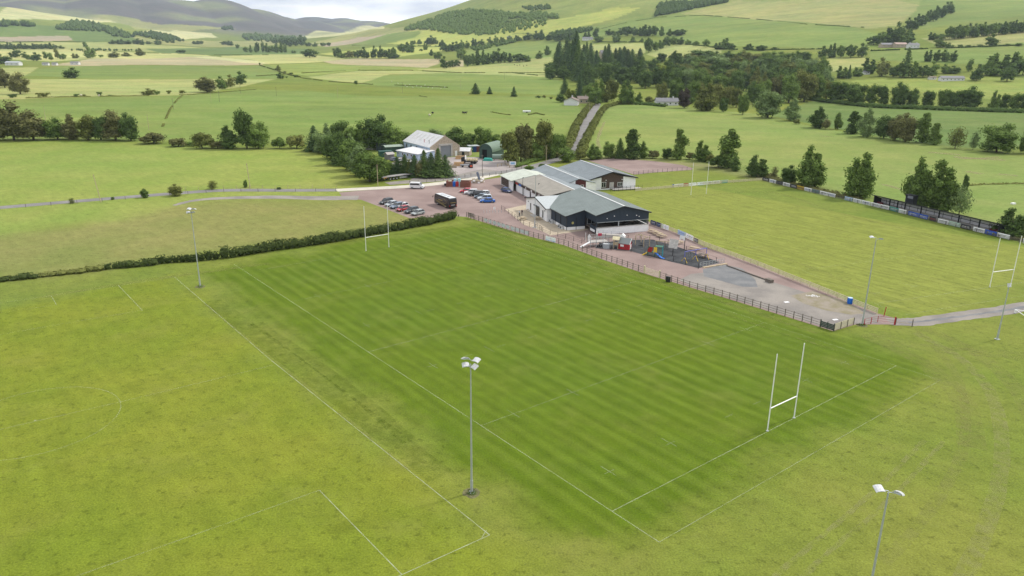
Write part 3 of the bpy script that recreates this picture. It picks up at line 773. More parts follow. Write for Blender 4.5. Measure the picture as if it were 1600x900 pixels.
def crown_conifer(seed, nleaf=1100, ls=0.032, rx=0.2, z0=0.1):
    random.seed(seed); mb = MB()
    nt_ = 11
    for k in range(nt_):
        z = z0 + (1 - z0) * k / nt_ * 0.97; r = rx * (1 - k / nt_) ** 0.85 * 0.8
        h = (1 - z0) / nt_ * 1.5
        n = 7; q = [(math.cos(2 * math.pi * (j + k * .37) / n) * r * random.uniform(.75, 1.1), math.sin(2 * math.pi * (j + k * .37) / n) * r * random.uniform(.75, 1.1), z) for j in range(n)] + [(0, 0, min(1, z + h))]
        mb.add(q, [(j, (j + 1) % n, n) for j in range(n)] + [tuple(range(n - 1, -1, -1))])
    for i in range(nleaf):
        t = random.random() ** 1.3; z = z0 + (1 - z0) * t
        a = random.random() * 6.283
        tier = 0.86 + 0.12 * math.sin(t * nt_ * 6.283 + 2 * math.sin(a)) + 0.24 * math.sin(a * 3 + t * 23) * math.sin(a * 2 + t * 9)
        r = rx * (1 - t) ** 0.7 * tier * random.uniform(0.7, 1.2) + 0.006
        mb.quadleaf((math.cos(a) * r, math.sin(a) * r, z), (math.cos(a), math.sin(a), random.uniform(0.2, 1.4)), ls * random.uniform(.6, 1.3) * (1.1 - t * .6))
    return mb
def trunk_mb(seed, h=0.55, r=0.028, limbs=5, z0=0.25):
    random.seed(seed); mb = MB(); p = Vector((0, 0, -0.03)); pts = [p]
    for i in range(3):
        p = p + Vector((random.uniform(-.012, .012), random.uniform(-.012, .012), (h + .03) / 3)); pts.append(p)
    for i in range(3): mb.bar(pts[i], pts[i + 1], r * (1 - i * .22), 7, r * (1 - (i + 1) * .22))
    for i in range(limbs):
        a = 6.283 * i / limbs + random.uniform(-.4, .4); z = random.uniform(z0, h * .8)
        s = Vector((0, 0, z)); e = s + Vector((math.cos(a) * .17, math.sin(a) * .17, .2))
        m_ = s.lerp(e, .5) + Vector((0, 0, -.02))
        mb.bar(s, m_, r * .5, 5, r * .36); mb.bar(m_, e, r * .36, 5, r * .15)
    return mb
PROTO = {}
def proto(key, cmb, tmb, leafs):
    for lf in leafs:
        PROTO[(key, lf)] = (cmb.mesh('crown', LEAF[lf]), tmb.mesh('trunk', BARK))
        both = MB(); both.add(cmb.v, cmb.f, 0); both.add(tmb.v, tmb.f, 1)
        PROTO[(key, lf, 's')] = both.mesh('tree', [LEAF[lf], BARK])
ALLL = ['dark', 'mid', 'olive', 'brown', 'pale', 'yellow', 'purple']
proto('b1', crown_broad(1, 17, 2600, .027, zc=.55, rz=.44, low=.03), trunk_mb(1), ALLL)
proto('b2', crown_broad(2, 20, 2800, .026, zc=.54, rx=.40, rz=.45, low=.03), trunk_mb(2, .5), ALLL)
proto('b3', crown_broad(3, 15, 2400, .027, zc=.56, rx=.28, rz=.44, low=.03), trunk_mb(3, .5, .024), ALLL)
proto('u1', crown_broad(4, 15, 2200, .026, zc=.54, rx=.19, rz=.46, low=.03), trunk_mb(4, .7, .02), ALLL)
proto('bu', crown_broad(5, 16, 1800, .045, zc=.46, rx=.55, rz=.48, low=-1), trunk_mb(5, .4, .03, z0=.1), ALLL)
proto('bl', crown_broad(6, 19, 2600, .028, zc=.50, rx=.40, rz=.48, low=.02), trunk_mb(6, .5, .025, z0=.12), ALLL)
proto('airy', crown_broad(8, 16, 1500, .026, zc=.55, rx=.36, rz=.42, low=.05, core=False), trunk_mb(8, .75, .018, 9, z0=.12), ALLL)
proto('p1', crown_peak(21, [(0, 0, 1.0, .30)], 3000), trunk_mb(21, .8, .02, 7, .1), ALLL)
proto('p2', crown_peak(22, [(-.09, .03, 1.0, .27), (.15, -.05, .86, .24)], 3800), trunk_mb(22, .7, .02, 7, .1), ALLL)
proto('p3', crown_peak(23, [(-.20, .05, .86, .27), (.03, -.05, 1.0, .28), (.24, .08, .80, .25)], 4600, .022), trunk_mb(23, .6, .02, 7, .1), ALLL)
proto('bl2', crown_broad(24, 22, 2800, .026, zc=.50, rx=.42, rz=.47, low=.02), trunk_mb(24, .5, .025, z0=.12), ALLL)
proto('bl3', crown_broad(25, 14, 2600, .028, zc=.50, rx=.36, rz=.50, low=.02), trunk_mb(25, .5, .025, z0=.12), ALLL)
proto('fb2', crown_broad(26, 12, 420, .05, zc=.50, rx=.46, rz=.48, low=.02), trunk_mb(26, .4, .03, 3), ALLL)
proto('fb3', crown_peak(27, [(-.12, 0, .9, .26), (.16, 0, 1.0, .24)], 420, .045, .8), trunk_mb(27, .4, .03, 3), ALLL)
proto('fb', crown_broad(7, 9, 420, .055, zc=.52, rx=.44, rz=.48, low=.02), trunk_mb(7, .4, .03, 3), ALLL)
proto('fu', crown_broad(9, 8, 420, .05, zc=.52, rx=.28, rz=.48, low=.02), trunk_mb(9, .4, .03, 3), ALLL)
proto('fbu', crown_broad(10, 7, 300, .07, zc=.45, rx=.6, rz=.48, low=-1), trunk_mb(10, .3, .03, 2), ALLL)
proto('c1', crown_conifer(11, 1700, .028, .19, .08), trunk_mb(11, .9, .016, 0), ['conifer', 'dark'])
proto('c2', crown_conifer(12, 1700, .028, .24, .05), trunk_mb(12, .9, .016, 0), ['conifer', 'dark'])
proto('fc', crown_conifer(13, 420, .05, .19, .06), trunk_mb(13, .9, .02, 0), ['conifer', 'dark'])
WID = {'p1': .56, 'p2': .78, 'p3': .92, 'bl2': .88, 'bl3': .76, 'fb2': .92, 'fb3': .74, 'b1': .74, 'b2': .86, 'b3': .6, 'u1': .42, 'bu': 1.2, 'bl': .86, 'airy': .78, 'fb': .86, 'fu': .58, 'fbu': 1.3, 'c1': .38, 'c2': .48, 'fc': .38}
KIND = {'b': ('broadleaf_tree', 'tree'), 'u': ('upright_tree', 'tree'), 'c': ('conifer_tree', 'conifer'), 'bu': ('bush', 'bush')}
rnd = random.Random(5)
def cat_of(key):
    if key in ('c1', 'c2', 'fc'): return KIND['c']
    if key in ('u1', 'fu'): return KIND['u']
    if key in ('bu', 'fbu'): return KIND['bu']
    return KIND['b']
TREEQ = []
def tree(px, py, top, key, leaf, label, wpx=None, group=None):
    key = {'bl': rnd.choice(['bl', 'bl2', 'bl3', 'p2']), 'fb': rnd.choice(['fb', 'fb2', 'fb3']), 'b2': rnd.choice(['b2', 'bl2'])}.get(key, key)
    TREEQ.append((px, py, top, key, leaf, label, wpx, group))
def flush_trees():
    pos = P([(t[0], t[1]) for t in TREEQ])
    bl = sorted([i for i, t in enumerate(TREEQ) if cat_of(t[3])[0] == 'broadleaf_tree'], key=lambda i: -(TREEQ[i][1] - TREEQ[i][2]) * (TREEQ[i][6] or 10))
    drop = set(bl[285:]); far = {}
    for ti, ((px, py, top, key, leaf, label, wpx, group), p) in enumerate(zip(TREEQ, pos)):
        r = math.hypot(p[0], p[1]); dist = math.hypot(r, CAMZ - p[2])
        lean = math.cos(math.atan2(CAMZ - p[2], r))
        # depth along the optical axis
        dep = p[1] * math.cos(PITCH) - (p[2] - CAMZ) * math.sin(PITCH)
        mpp = dep / FPX
        k = math.cos(PITCH) 
        h = max((py - top) * mpp / k / 1.0, 1.0)
        wd = (wpx * mpp / WID[key]) if wpx else h
        nm, ct_ = cat_of(key)
        if py - top < 17 and nm == 'broadleaf_tree': wd *= rnd.uniform(1.0, 1.5); h *= rnd.uniform(.85, 1.18)
        rz = rnd.random() * 6.28
        z = p[2] - 0.15
        if ti in drop:
            far.setdefault('x', []).append((PROTO[(key, leaf, 's')], (p[0], p[1], z), rz, (wd, wd, h))); continue
        if (py - top) >= 17:
            root = thing(nm, label, ct_, (p[0], p[1], z), rz, group)
            root.scale = (wd, wd, h)
            c, t_ = PROTO[(key, leaf)]
            obj('crown', c, root); obj('trunk', t_, root)
        else:
            o = obj(nm, PROTO[(key, leaf, 's')]); o.location = (p[0], p[1], z); o.rotation_euler = (0, 0, rz); o.scale = (wd, wd, h)
            tag(o, label, ct_, group)
    for lst in far.values():
        cos, idx, mi, ms, mats_, off_, nl = [], [], [], {}, [], 0, 0
        for me, loc, rz, s_ in lst:
            n = len(me.vertices); c = np.empty(n * 3, np.float32); me.vertices.foreach_get('co', c); c = c.reshape(-1, 3) * np.array(s_)
            cs, sn = math.cos(rz), math.sin(rz); c = np.stack([c[:, 0] * cs - c[:, 1] * sn, c[:, 0] * sn + c[:, 1] * cs, c[:, 2]], -1) + np.array(loc)
            for m in me.materials:
                if m.name not in ms: ms[m.name] = len(mats_); mats_.append(m)
            cos.append(c)
            for q in me.polygons:
                idx.append([v + off_ for v in q.vertices]); mi.append(ms[me.materials[q.material_index].name])
            off_ += n
        m2 = bpy.data.meshes.new('distant_trees'); m2.from_pydata(np.concatenate(cos).tolist(), [], idx)
        for m in mats_: m2.materials.append(m)
        m2.polygons.foreach_set('material_index', mi)
        o = obj('distant_trees', m2); tag(o, 'smallest far trees scattered over the valley and hills', 'trees', kind='stuff')

# ------------------------------------------------------------------ trees, one by one (px, base y, top y, width px, shape, leaf)
LN = {'dark': 'dark', 'mid': 'green', 'olive': 'olive', 'brown': 'brownish', 'pale': 'pale', 'conifer': 'blackish', 'yellow': 'yellowish', 'purple': 'purplish'}
def row(where, items, group):
    items = sorted(items, key=lambda i: i[0]); n = len(items)
    for i, it in enumerate(items):
        px, py, top, wp, key, lf = it[:6]
        noun = {'broadleaf_tree': 'tree', 'upright_tree': 'slender tree', 'conifer_tree': 'conifer', 'bush': 'bush'}[cat_of(key)[0]]
        rel = nth(i, n) if n > 1 else ''
        size = ''
        tree(px, py, top, key, lf, '%s %s, %s in %s' % (LN[lf], noun, rel, where), wp, group)
def solo(px, py, top, wp, key, lf, label): tree(px, py, top, key, lf, label, wp)
row('the tall hedge line behind the sunlit field', [
 (-8, 219, 168, 50, 'b2', 'brown'), (22, 219, 160, 62, 'b2', 'brown'), (52, 219, 173, 58, 'b2', 'brown'), (90, 218, 184, 44, 'b2', 'mid'), (113, 218, 181, 40, 'bl', 'brown'), (138, 219, 178, 42, 'b1', 'olive'),
 (158, 219, 178, 30, 'b3', 'dark'), (181, 219, 173, 52, 'b2', 'brown'), (205, 220, 177, 34, 'bl', 'dark')], 'trees of the hedge line behind the sunlit field')
row('the bushy line right of that tall hedge', [
 (240, 224, 205, 42, 'bu', 'brown'), (279, 229, 214, 30, 'bu', 'brown'), (316, 232, 204, 38, 'bu', 'olive'), (358, 232, 199, 40, 'bl', 'dark'), (386, 232, 165, 34, 'b3', 'dark'), (404, 232, 190, 42, 'bl2', 'mid'), (437, 232, 212, 24, 'bu', 'mid'), (464, 232, 208, 34, 'bu', 'olive'), (300, 228, 220, 22, 'bu', 'mid'), (340, 232, 219, 26, 'bu', 'brown')], 'bushes and trees above the sunlit field')
row("the belt along the sunlit field's right edge", [
 (492, 236, 198, 34, 'c2', 'conifer'), (505, 240, 203, 36, 'bl', 'pale'), (520, 248, 205, 40, 'bl', 'dark'), (534, 257, 208, 42, 'c2', 'dark'), (548, 266, 214, 42, 'bl', 'mid'), (562, 275, 225, 44, 'b2', 'pale'), (578, 284, 232, 58, 'bl', 'mid'), (596, 280, 240, 30, 'bl', 'mid'), (513, 236, 196, 32, 'bl', 'pale'), (545, 250, 212, 34, 'bl', 'pale')], 'trees along the right edge of the sunlit field')
row('the trees behind the blue workshop', [
 (530, 226, 185, 36, 'bl', 'dark'), (548, 232, 196, 36, 'b1', 'mid'), (565, 234, 190, 40, 'b2', 'mid'), (590, 234, 180, 48, 'b2', 'dark'), (612, 234, 191, 42, 'b2', 'mid'), (632, 230, 204, 38, 'bl', 'mid'), (652, 222, 206, 26, 'bu', 'mid'), (676, 226, 201, 36, 'bl', 'pale'), (712, 230, 198, 48, 'b2', 'dark'), (733, 228, 206, 26, 'bl', 'mid'), (756, 230, 197, 36, 'b1', 'mid'), (772, 226, 208, 24, 'bl', 'mid')], 'trees behind the workshop')
row('the conifer screen before the workshop', [
 (607, 273, 252, 22, 'bl', 'mid'), (621, 274, 246, 28, 'c2', 'conifer'), (633, 275, 242, 27, 'c2', 'dark'), (648, 276, 243, 29, 'c2', 'conifer'), (663, 277, 236, 30, 'c2', 'dark'), (674, 277, 240, 28, 'c1', 'conifer'), (685, 277, 233, 30, 'c2', 'dark'), (696, 276, 243, 32, 'c2', 'conifer'), (641, 276, 250, 17, 'bl', 'olive'), (655, 278, 251, 16, 'bl', 'brown')], 'conifers of the screen in front of the workshop')
row('the trees hiding the green arched shed', [
 (798, 257, 200, 34, 'b3', 'olive'), (814, 253, 188, 34, 'b3', 'brown'), (828, 251, 203, 28, 'p1', 'olive'), (846, 249, 181, 34, 'b3', 'olive'), (858, 248, 206, 26, 'bl', 'mid'), (836, 251, 219, 26, 'bu', 'mid'), (868, 245, 210, 24, 'bl', 'mid'), (874, 240, 205, 22, 'bu', 'mid')], 'trees beside the green arched shed')
solo(886, 253, 228, 32, 'bl', 'mid', 'round green tree beside the lane just left of the grey-roofed hall')
solo(828, 268, 257, 20, 'bu', 'mid', 'leafy green bush between the lane and the pale green roof')
solo(848, 264, 254, 14, 'bu', 'dark', 'small dark bush beside the lane behind the grey link roof')
row('the shrubs above the upper pink car park', [
 (906, 249, 232, 20, 'bu', 'olive'), (928, 249, 226, 30, 'bl', 'mid'), (951, 247, 221, 24, 'bl', 'mid'), (968, 247, 217, 24, 'c2', 'dark'), (987, 248, 203, 36, 'p1', 'dark'), (1004, 247, 222, 22, 'bl', 'mid'), (1020, 247, 233, 22, 'bu', 'brown'), (1042, 248, 229, 20, 'bl', 'dark'), (1060, 249, 203, 30, 'p1', 'mid'), (1078, 249, 236, 16, 'bu', 'brown'), (1096, 252, 222, 30, 'p2', 'mid'), (1110, 254, 238, 16, 'bu', 'olive')], 'shrubs and trees above the upper car park')
solo(1138, 262, 204, 44, 'p1', 'mid', 'tall loose green tree behind the far posts of the right pitch')
solo(1122, 262, 240, 30, 'bu', 'dark', 'low dark bush against the tall tree behind the far posts')
solo(1148, 267, 245, 22, 'bl', 'dark', 'small dark round tree in front of the tall loose tree')
solo(1182, 276, 244, 38, 'bl', 'dark', 'dark round tree at the far corner of the right pitch')
solo(1209, 279, 257, 14, 'airy', 'brown', 'thin bare brownish bush right of the pitch corner tree')
solo(1233, 288, 258, 30, 'bl2', 'dark', 'dark tree close left of the large tree behind the sponsor boards')
solo(1264, 293, 232, 52, 'p2', 'mid', 'large green tree behind the yellow sponsor board')
solo(1342, 309, 240, 66, 'p3', 'mid', 'broad green tree standing left of the spectator shelter')
solo(1428, 322, 250, 48, 'p2', 'mid', 'tall tree behind the shelter just right of the press box')
solo(1460, 330, 252, 72, 'p3', 'mid', 'largest spreading tree behind the spectator shelter')
solo(1498, 337, 285, 38, 'airy', 'pale', 'thin pale see-through tree behind the shelter')
solo(1506, 300, 272, 12, 'u1', 'dark', 'small slim dark tree behind the pale see-through tree')
solo(1578, 369, 328, 56, 'bl', 'dark', 'dark round tree at the right end of the shelter')
solo(1608, 366, 332, 40, 'bl', 'dark', 'dark tree at the right frame edge beyond the shelter')
row('the loose line above the big right-hand field', [
 (1199, 184, 138, 46, 'bl', 'pale'), (1237, 189, 155, 30, 'bl', 'pale'), (1245, 194, 185, 12, 'bu', 'olive'), (1277, 200, 169, 34, 'bl', 'dark'), (1290, 202, 184, 14, 'bu', 'brown'), (1309, 202, 176, 15, 'u1', 'mid'), (1332, 209, 175, 30, 'p1', 'dark'), (1352, 214, 171, 34, 'p2', 'pale'), (1380, 216, 178, 32, 'bl', 'dark'), (1398, 219, 180, 34, 'bl2', 'brown'), (1414, 222, 178, 38, 'bl2', 'brown'), (1441, 223, 178, 30, 'p1', 'mid'), (1459, 226, 193, 26, 'p1', 'mid'), (1492, 232, 195, 34, 'airy', 'olive'), (1520, 234, 202, 18, 'airy', 'pale'), (1557, 238, 193, 62, 'bl', 'mid'), (1600, 240, 204, 22, 'bl', 'mid')], 'trees of the line above the big right-hand field')
row('the hedgerow crossing the right side', [
 (1308, 160, 124, 40, 'bl', 'mid'), (1336, 164, 128, 36, 'bl', 'dark'), (1360, 165, 129, 24, 'bl', 'mid'), (1379, 166, 131, 20, 'b3', 'dark'), (1402, 168, 129, 30, 'b2', 'dark'), (1425, 169, 138, 24, 'b1', 'dark'), (1449, 168, 139, 22, 'b3', 'dark'), (1474, 169, 137, 24, 'bl', 'mid'), (1492, 170, 139, 24, 'bl', 'dark'), (1516, 171, 136, 38, 'b2', 'dark'), (1553, 172, 144, 20, 'bl', 'mid'), (1567, 172, 144, 16, 'b3', 'mid'), (1584, 173, 143, 24, 'bl', 'mid'), (1604, 174, 143, 28, 'bl', 'dark')], 'hedgerow trees crossing the right side')
row('the trees round the right-hand low cottage', [
 (1293, 122, 103, 12, 'fb', 'mid'), (1315, 122, 104, 20, 'fb', 'mid'), (1326, 123, 103, 9, 'fc', 'conifer'), (1340, 119, 107, 18, 'fb', 'mid'), (1357, 115, 92, 24, 'fb', 'dark'), (1378, 119, 92, 24, 'fb', 'olive'), (1395, 120, 100, 14, 'fu', 'dark'), (1414, 121, 78, 22, 'fc', 'dark'), (1406, 121, 96, 22, 'fb', 'dark'), (1428, 121, 97, 18, 'fb', 'mid'), (1442, 121, 100, 20, 'fb', 'dark'), (1456, 120, 97, 18, 'fb', 'mid'), (1477, 115, 101, 16, 'fb', 'mid'), (1490, 115, 102, 16, 'fb', 'dark'), (1513, 112, 88, 12, 'fu', 'mid'), (1525, 126, 102, 22, 'fb', 'dark'), (1548, 118, 86, 36, 'fb', 'mid'), (1575, 118, 84, 36, 'fb', 'dark'), (1573, 127, 104, 24, 'fb', 'dark'), (1598, 117, 82, 24, 'fb', 'mid')], 'trees round the low farm on the right')
row('the row of five below the hill', [
 (1285, 90, 73, 16, 'fb', 'dark'), (1299, 90, 69, 16, 'fb', 'dark'), (1313, 90, 69, 14, 'fb', 'mid'), (1329, 90, 68, 18, 'fb', 'dark'), (1346, 89, 69, 17, 'fb', 'dark')], 'row of five trees below the hill')
row('the field between the two farms', [(1449, 96, 79, 14, 'fb', 'dark'), (1463, 96, 79, 14, 'fb', 'dark'), (1476, 96, 80, 15, 'fb', 'dark'), (1489, 97, 80, 13, 'fb', 'dark')], 'trees between the two farms')
row('the clump above the grey farm buildings', [(x, y, y - h, 22, 'fb', lf) for x, y, h, lf in ((1365, 70, 16, 'dark'), (1378, 70, 22, 'mid'), (1388, 69, 24, 'dark'), (1402, 68, 31, 'dark'), (1412, 69, 22, 'mid'), (1420, 66, 20, 'dark'))], 'clump above the farm')
row('the wood climbing the hill above the farm', [(1420 + i * 7.2 + (i % 3), 46 - i * 3.1 + (i % 2) * 3, 46 - i * 3.1 - 17 + (i % 2) * 3, 15, 'fb', 'dark') for i in range(10)], 'wood climbing the hill')
row('the long belt below the right hilltop', [(1483 + i * 7.6 + (i % 3), 61 - i * 0.75 + (i % 2), 39 - i * 0.55 + (i % 3), 15, 'fb', 'dark' if i % 3 else 'mid') for i in range(18)], 'tree belt at the top right')
row('the hedge below the top right belt', [(1456, 62, 52, 10, 'fb', 'dark'), (1468, 62, 52, 14, 'fb', 'mid'), (1469, 74, 59, 14, 'fb', 'mid'), (1483, 75, 66, 10, 'fb', 'mid'), (1500, 74, 68, 9, 'fbu', 'mid'), (1513, 74, 69, 12, 'fbu', 'mid'), (1530, 73, 68, 9, 'fbu', 'mid'), (1549, 72, 55, 20, 'fb', 'mid'), (1574, 72, 67, 8, 'fbu', 'mid'), (1592, 72, 66, 16, 'fbu', 'dark')], 'hedge trees below the top right belt')
row('the hill hedge above the dark wood', [
 (951, 55, 47, 10, 'fb', 'dark'), (957, 55, 46, 6, 'fu', 'dark'), (969, 55, 43, 12, 'fb', 'dark'), (980, 56, 42, 14, 'fb', 'dark'), (992, 56, 44, 10, 'fb', 'dark'), (1002, 56, 43, 12, 'fb', 'dark'), (1011, 56, 42, 12, 'fb', 'dark'), (1020, 56, 40, 14, 'fb', 'dark'), (1034, 56, 44, 10, 'fb', 'mid'), (1046, 56, 44, 10, 'fb', 'mid'), (1057, 56, 46, 12, 'fb', 'dark'), (1064, 55, 44, 12, 'fb', 'dark')], 'hill hedge above the dark wood')
row('the hedge climbing right from the dark wood', [
 (963, 66, 53, 12, 'fb', 'mid'), (989, 66, 57, 8, 'fb', 'mid'), (1003, 66, 59, 8, 'fb', 'mid'), (1013, 82, 57, 14, 'fb', 'dark'), (1024, 80, 66, 8, 'fb', 'mid'), (1032, 76, 63, 12, 'fb', 'dark'), (1042, 73, 56, 14, 'fb', 'dark'), (1052, 70, 57, 12, 'fb', 'mid'), (1063, 70, 60, 14, 'fb', 'dark'), (1075, 70, 63, 10, 'fb', 'mid'), (1087, 72, 63, 8, 'fb', 'mid'), (1103, 74, 62, 12, 'fb', 'mid'), (1121, 77, 66, 14, 'fb', 'dark'), (1132, 77, 62, 14, 'fb', 'mid'), (1143, 79, 66, 12, 'fb', 'dark'), (1170, 78, 70, 14, 'fb', 'dark'), (1190, 79, 70, 12, 'fb', 'dark'), (1210, 78, 72, 12, 'fbu', 'dark')], 'hedge climbing right from the dark wood')
row('the dark trees round the white farmhouse', [
 (825, 62, 52, 14, 'fb', 'dark'), (838, 62, 51, 12, 'fb', 'dark'), (846, 62, 49, 14, 'fb', 'dark'), (858, 63, 50, 13, 'fb', 'dark'), (872, 64, 49, 16, 'fb', 'dark'), (888, 64, 48, 14, 'fb', 'dark'), (898, 64, 50, 12, 'fb', 'mid'), (917, 62, 50, 13, 'fb', 'dark'), (930, 60, 40, 12, 'fu', 'dark'), (936, 66, 55, 13, 'fb', 'mid')], 'dark trees round the white house')
# dense wood in the middle of the right half: conifers behind, broadleaves in front
rw0 = random.Random(2)
W1 = [(868, 106, 67, 13, 'c1'), (876, 104, 64, 13, 'c1'), (884, 108, 62, 15, 'c1'), (893, 112, 66, 15, 'c1'), (899, 120, 56, 17, 'c1'), (908, 108, 68, 13, 'c1'), (916, 106, 70, 12, 'c1'), (925, 104, 70, 15, 'c2'), (932, 108, 77, 13, 'c1'), (944, 102, 76, 12, 'c1'), (951, 100, 74, 12, 'c1'), (958, 100, 75, 12, 'c1'), (965, 100, 73, 13, 'c1'), (972, 101, 72, 14, 'c1'), (981, 102, 74, 13, 'c1'), (989, 102, 76, 13, 'c1'), (999, 104, 77, 14, 'c1'), (906, 128, 84, 18, 'c2'), (918, 134, 94, 20, 'c2')]
for i, (x, y, t_, wp, k) in enumerate(W1 + [(x + 4, y + 6, t_ + 9, wp, 'c2') for x, y, t_, wp, k in W1[:17:2]]):
    x += rw0.uniform(-3, 3); t_ += rw0.uniform(-4, 5); wp *= rw0.uniform(1.3, 1.8)
    tree(x, y, t_, k, 'conifer' if i % 3 else 'dark', 'tall dark conifer rising from the left part of the wood behind the lane', wp, 'tall conifers of the dark wood')
rw = random.Random(21)
WB = [(861, 116, 96, 26), (874, 118, 92, 30), (888, 120, 98, 26), (860, 124, 104, 20), (880, 124, 104, 26), (938, 122, 98, 28), (925, 126, 104, 24), (948, 132, 104, 30), (965, 128, 98, 30), (985, 128, 102, 30), (975, 136, 112, 26), (998, 130, 98, 28), (1008, 138, 108, 28), (1025, 136, 104, 30), (1000, 108, 92, 22), (1020, 112, 92, 24), (1045, 138, 100, 26), (938, 112, 96, 18), (952, 112, 97, 18), (1033, 98, 84, 14), (1050, 99, 86, 12), (1045, 118, 92, 24)]
for x in range(1060, 1290, 15):
    for j, (yy, hh) in enumerate(((98, 16), (108, 20), (119, 23), (131, 27), (144, 32))):
        lim = 84 + max(0, (1130 - x)) * 0.08
        if x > 1262 and j < 1: continue
        WB.append((x + rw.uniform(-5, 5), yy + rw.uniform(-3, 3) + (3 if x > 1200 else 0), yy - hh * rw.uniform(.85, 1.15), rw.uniform(20, 32)))
for i, (x, y, t_, wp) in enumerate(WB):
    lf = rw.choice(['dark', 'dark', 'mid', 'mid', 'olive', 'pale'] if x > 1060 else ['dark', 'dark', 'dark', 'mid'])
    side = 'left' if x < 1060 else 'right'
    tree(x, y, t_, rw.choice(['bl', 'b2', 'bl']), lf, 'broadleaf tree merged into the dense %s half of the wood beyond the lane' % side, wp, 'broadleaf trees in the %s half of the wood' % side)
FE = [(882, 148, 122, 18, 'c2', 'dark'), (891, 153, 140, 16, 'bl', 'yellow'), (906, 153, 115, 18, 'c2', 'conifer'), (876, 160, 146, 14, 'bl', 'dark'), (922, 158, 131, 26, 'b2', 'mid'), (935, 160, 126, 24, 'bl', 'mid'), (929, 164, 138, 28, 'bl', 'mid'), (945, 160, 131, 22, 'bl', 'olive'), (956, 158, 121, 20, 'bl', 'olive'), (978, 163, 130, 30, 'bl', 'mid'), (998, 162, 147, 14, 'bl', 'mid'), (1014, 162, 149, 16, 'bu', 'olive'), (1033, 160, 127, 22, 'bl', 'olive')]
row('the group between bungalow and grey house', FE, 'trees between the bungalow and the grey house')
row('the pale gap inside the wood', [(1031, 124, 100, 24, 'bl', 'yellow'), (1048, 128, 104, 20, 'bl', 'yellow')], 'yellow green trees inside the wood')
row("the wood's front edge beyond the big field", [
 (1055, 160, 122, 28, 'bl', 'mid'), (1069, 169, 138, 24, 'b1', 'purple'), (1080, 162, 124, 26, 'bl', 'mid'), (1103, 173, 134, 44, 'bl', 'olive'), (1094, 158, 128, 26, 'b1', 'olive'), (1119, 164, 128, 26, 'bl', 'olive'), (1130, 175, 150, 16, 'bl', 'dark'), (1135, 166, 132, 24, 'b3', 'olive'), (1150, 168, 134, 20, 'b3', 'olive'), (1160, 179, 144, 20, 'bl', 'mid'), (1177, 163, 128, 26, 'bl', 'dark'), (1192, 160, 124, 26, 'b1', 'mid'), (1212, 160, 118, 28, 'b2', 'brown'), (1232, 161, 116, 34, 'b2', 'mid'), (1256, 159, 106, 40, 'bl', 'olive'), (1275, 157, 114, 32, 'b2', 'mid'), (1291, 155, 122, 24, 'bl', 'olive')], 'trees along the front edge of the wood')
# middle distance
row('the row beyond the middle ploughed strip', [
 (459, 83, 79, 8, 'fb', 'mid'), (484, 90, 76, 18, 'fb', 'dark'), (527, 90, 73, 14, 'fb', 'dark'), (534, 91, 81, 12, 'fb', 'mid'), (546, 91, 78, 12, 'fb', 'olive'), (558, 91, 77, 12, 'fb', 'dark'), (570, 91, 75, 14, 'fb', 'dark'), (584, 91, 73, 12, 'fb', 'dark'), (594, 91, 73, 11, 'fb', 'dark'), (603, 91, 78, 12, 'fb', 'dark'), (612, 91, 75, 12, 'fb', 'mid'), (619, 91, 83, 8, 'fb', 'dark'), (615, 91, 72, 9, 'fb', 'mid')], 'tree row beyond the ploughed strip')
row('the loose trees on the lit slope in the middle', [
 (629, 82, 69, 13, 'fb', 'mid'), (640, 82, 66, 14, 'fb', 'mid'), (647, 69, 63, 6, 'fb', 'mid'), (655, 69, 61, 8, 'fb', 'mid'), (658, 80, 75, 8, 'fbu', 'mid'), (665, 78, 69, 8, 'fb', 'mid'), (669, 69, 59, 10, 'fb', 'dark'), (675, 69, 58, 10, 'fb', 'dark'), (681, 69, 60, 8, 'fb', 'dark'), (674, 87, 79, 7, 'fb', 'dark'), (684, 93, 79, 11, 'fb', 'mid'), (691, 80, 61, 11, 'fb', 'dark'), (698, 81, 67, 12, 'fb', 'dark'), (707, 80, 65, 12, 'fb', 'dark'), (714, 79, 65, 12, 'fb', 'dark'), (722, 77, 64, 10, 'fb', 'mid'), (730, 76, 65, 8, 'fb', 'mid'), (741, 72, 61, 9, 'fb', 'dark'), (752, 71, 63, 10, 'fb', 'mid'), (766, 70, 60, 10, 'fb', 'mid'), (775, 69, 58, 10, 'fb', 'mid'), (785, 67, 59, 9, 'fb', 'mid'), (797, 65, 57, 12, 'fb', 'mid'), (808, 64, 55, 10, 'fb', 'dark')], 'loose trees on the lit slope')
row('the dark double clump left of the wood', [
 (694, 107, 89, 14, 'fb', 'dark'), (702, 106, 93, 8, 'fb', 'dark'), (708, 105, 92, 9, 'fb', 'dark'), (714, 104, 92, 9, 'fb', 'dark'), (720, 93, 74, 17, 'fb', 'mid'), (730, 104, 84, 13, 'fb', 'dark'), (738, 103, 82, 12, 'fb', 'dark'), (746, 102, 78, 14, 'fb', 'dark'), (755, 101, 79, 12, 'fb', 'dark'), (761, 100, 84, 10, 'fb', 'dark'), (770, 99, 81, 12, 'fb', 'dark'), (779, 98, 77, 15, 'fb', 'dark'), (788, 98, 79, 11, 'fb', 'dark'), (797, 97, 82, 10, 'fb', 'dark'), (811, 97, 82, 16, 'fb', 'dark'), (824, 96, 88, 11, 'fb', 'mid'), (842, 92, 79, 12, 'fb', 'mid'), (855, 86, 71, 12, 'fb', 'mid')], 'dark clumps left of the wood')
row('the lone trio in the middle field', [(743, 147, 131, 17, 'fc', 'conifer'), (765, 147, 136, 10, 'fc', 'conifer'), (803, 151, 136, 11, 'fc', 'conifer')], 'conifers alone in the middle field')
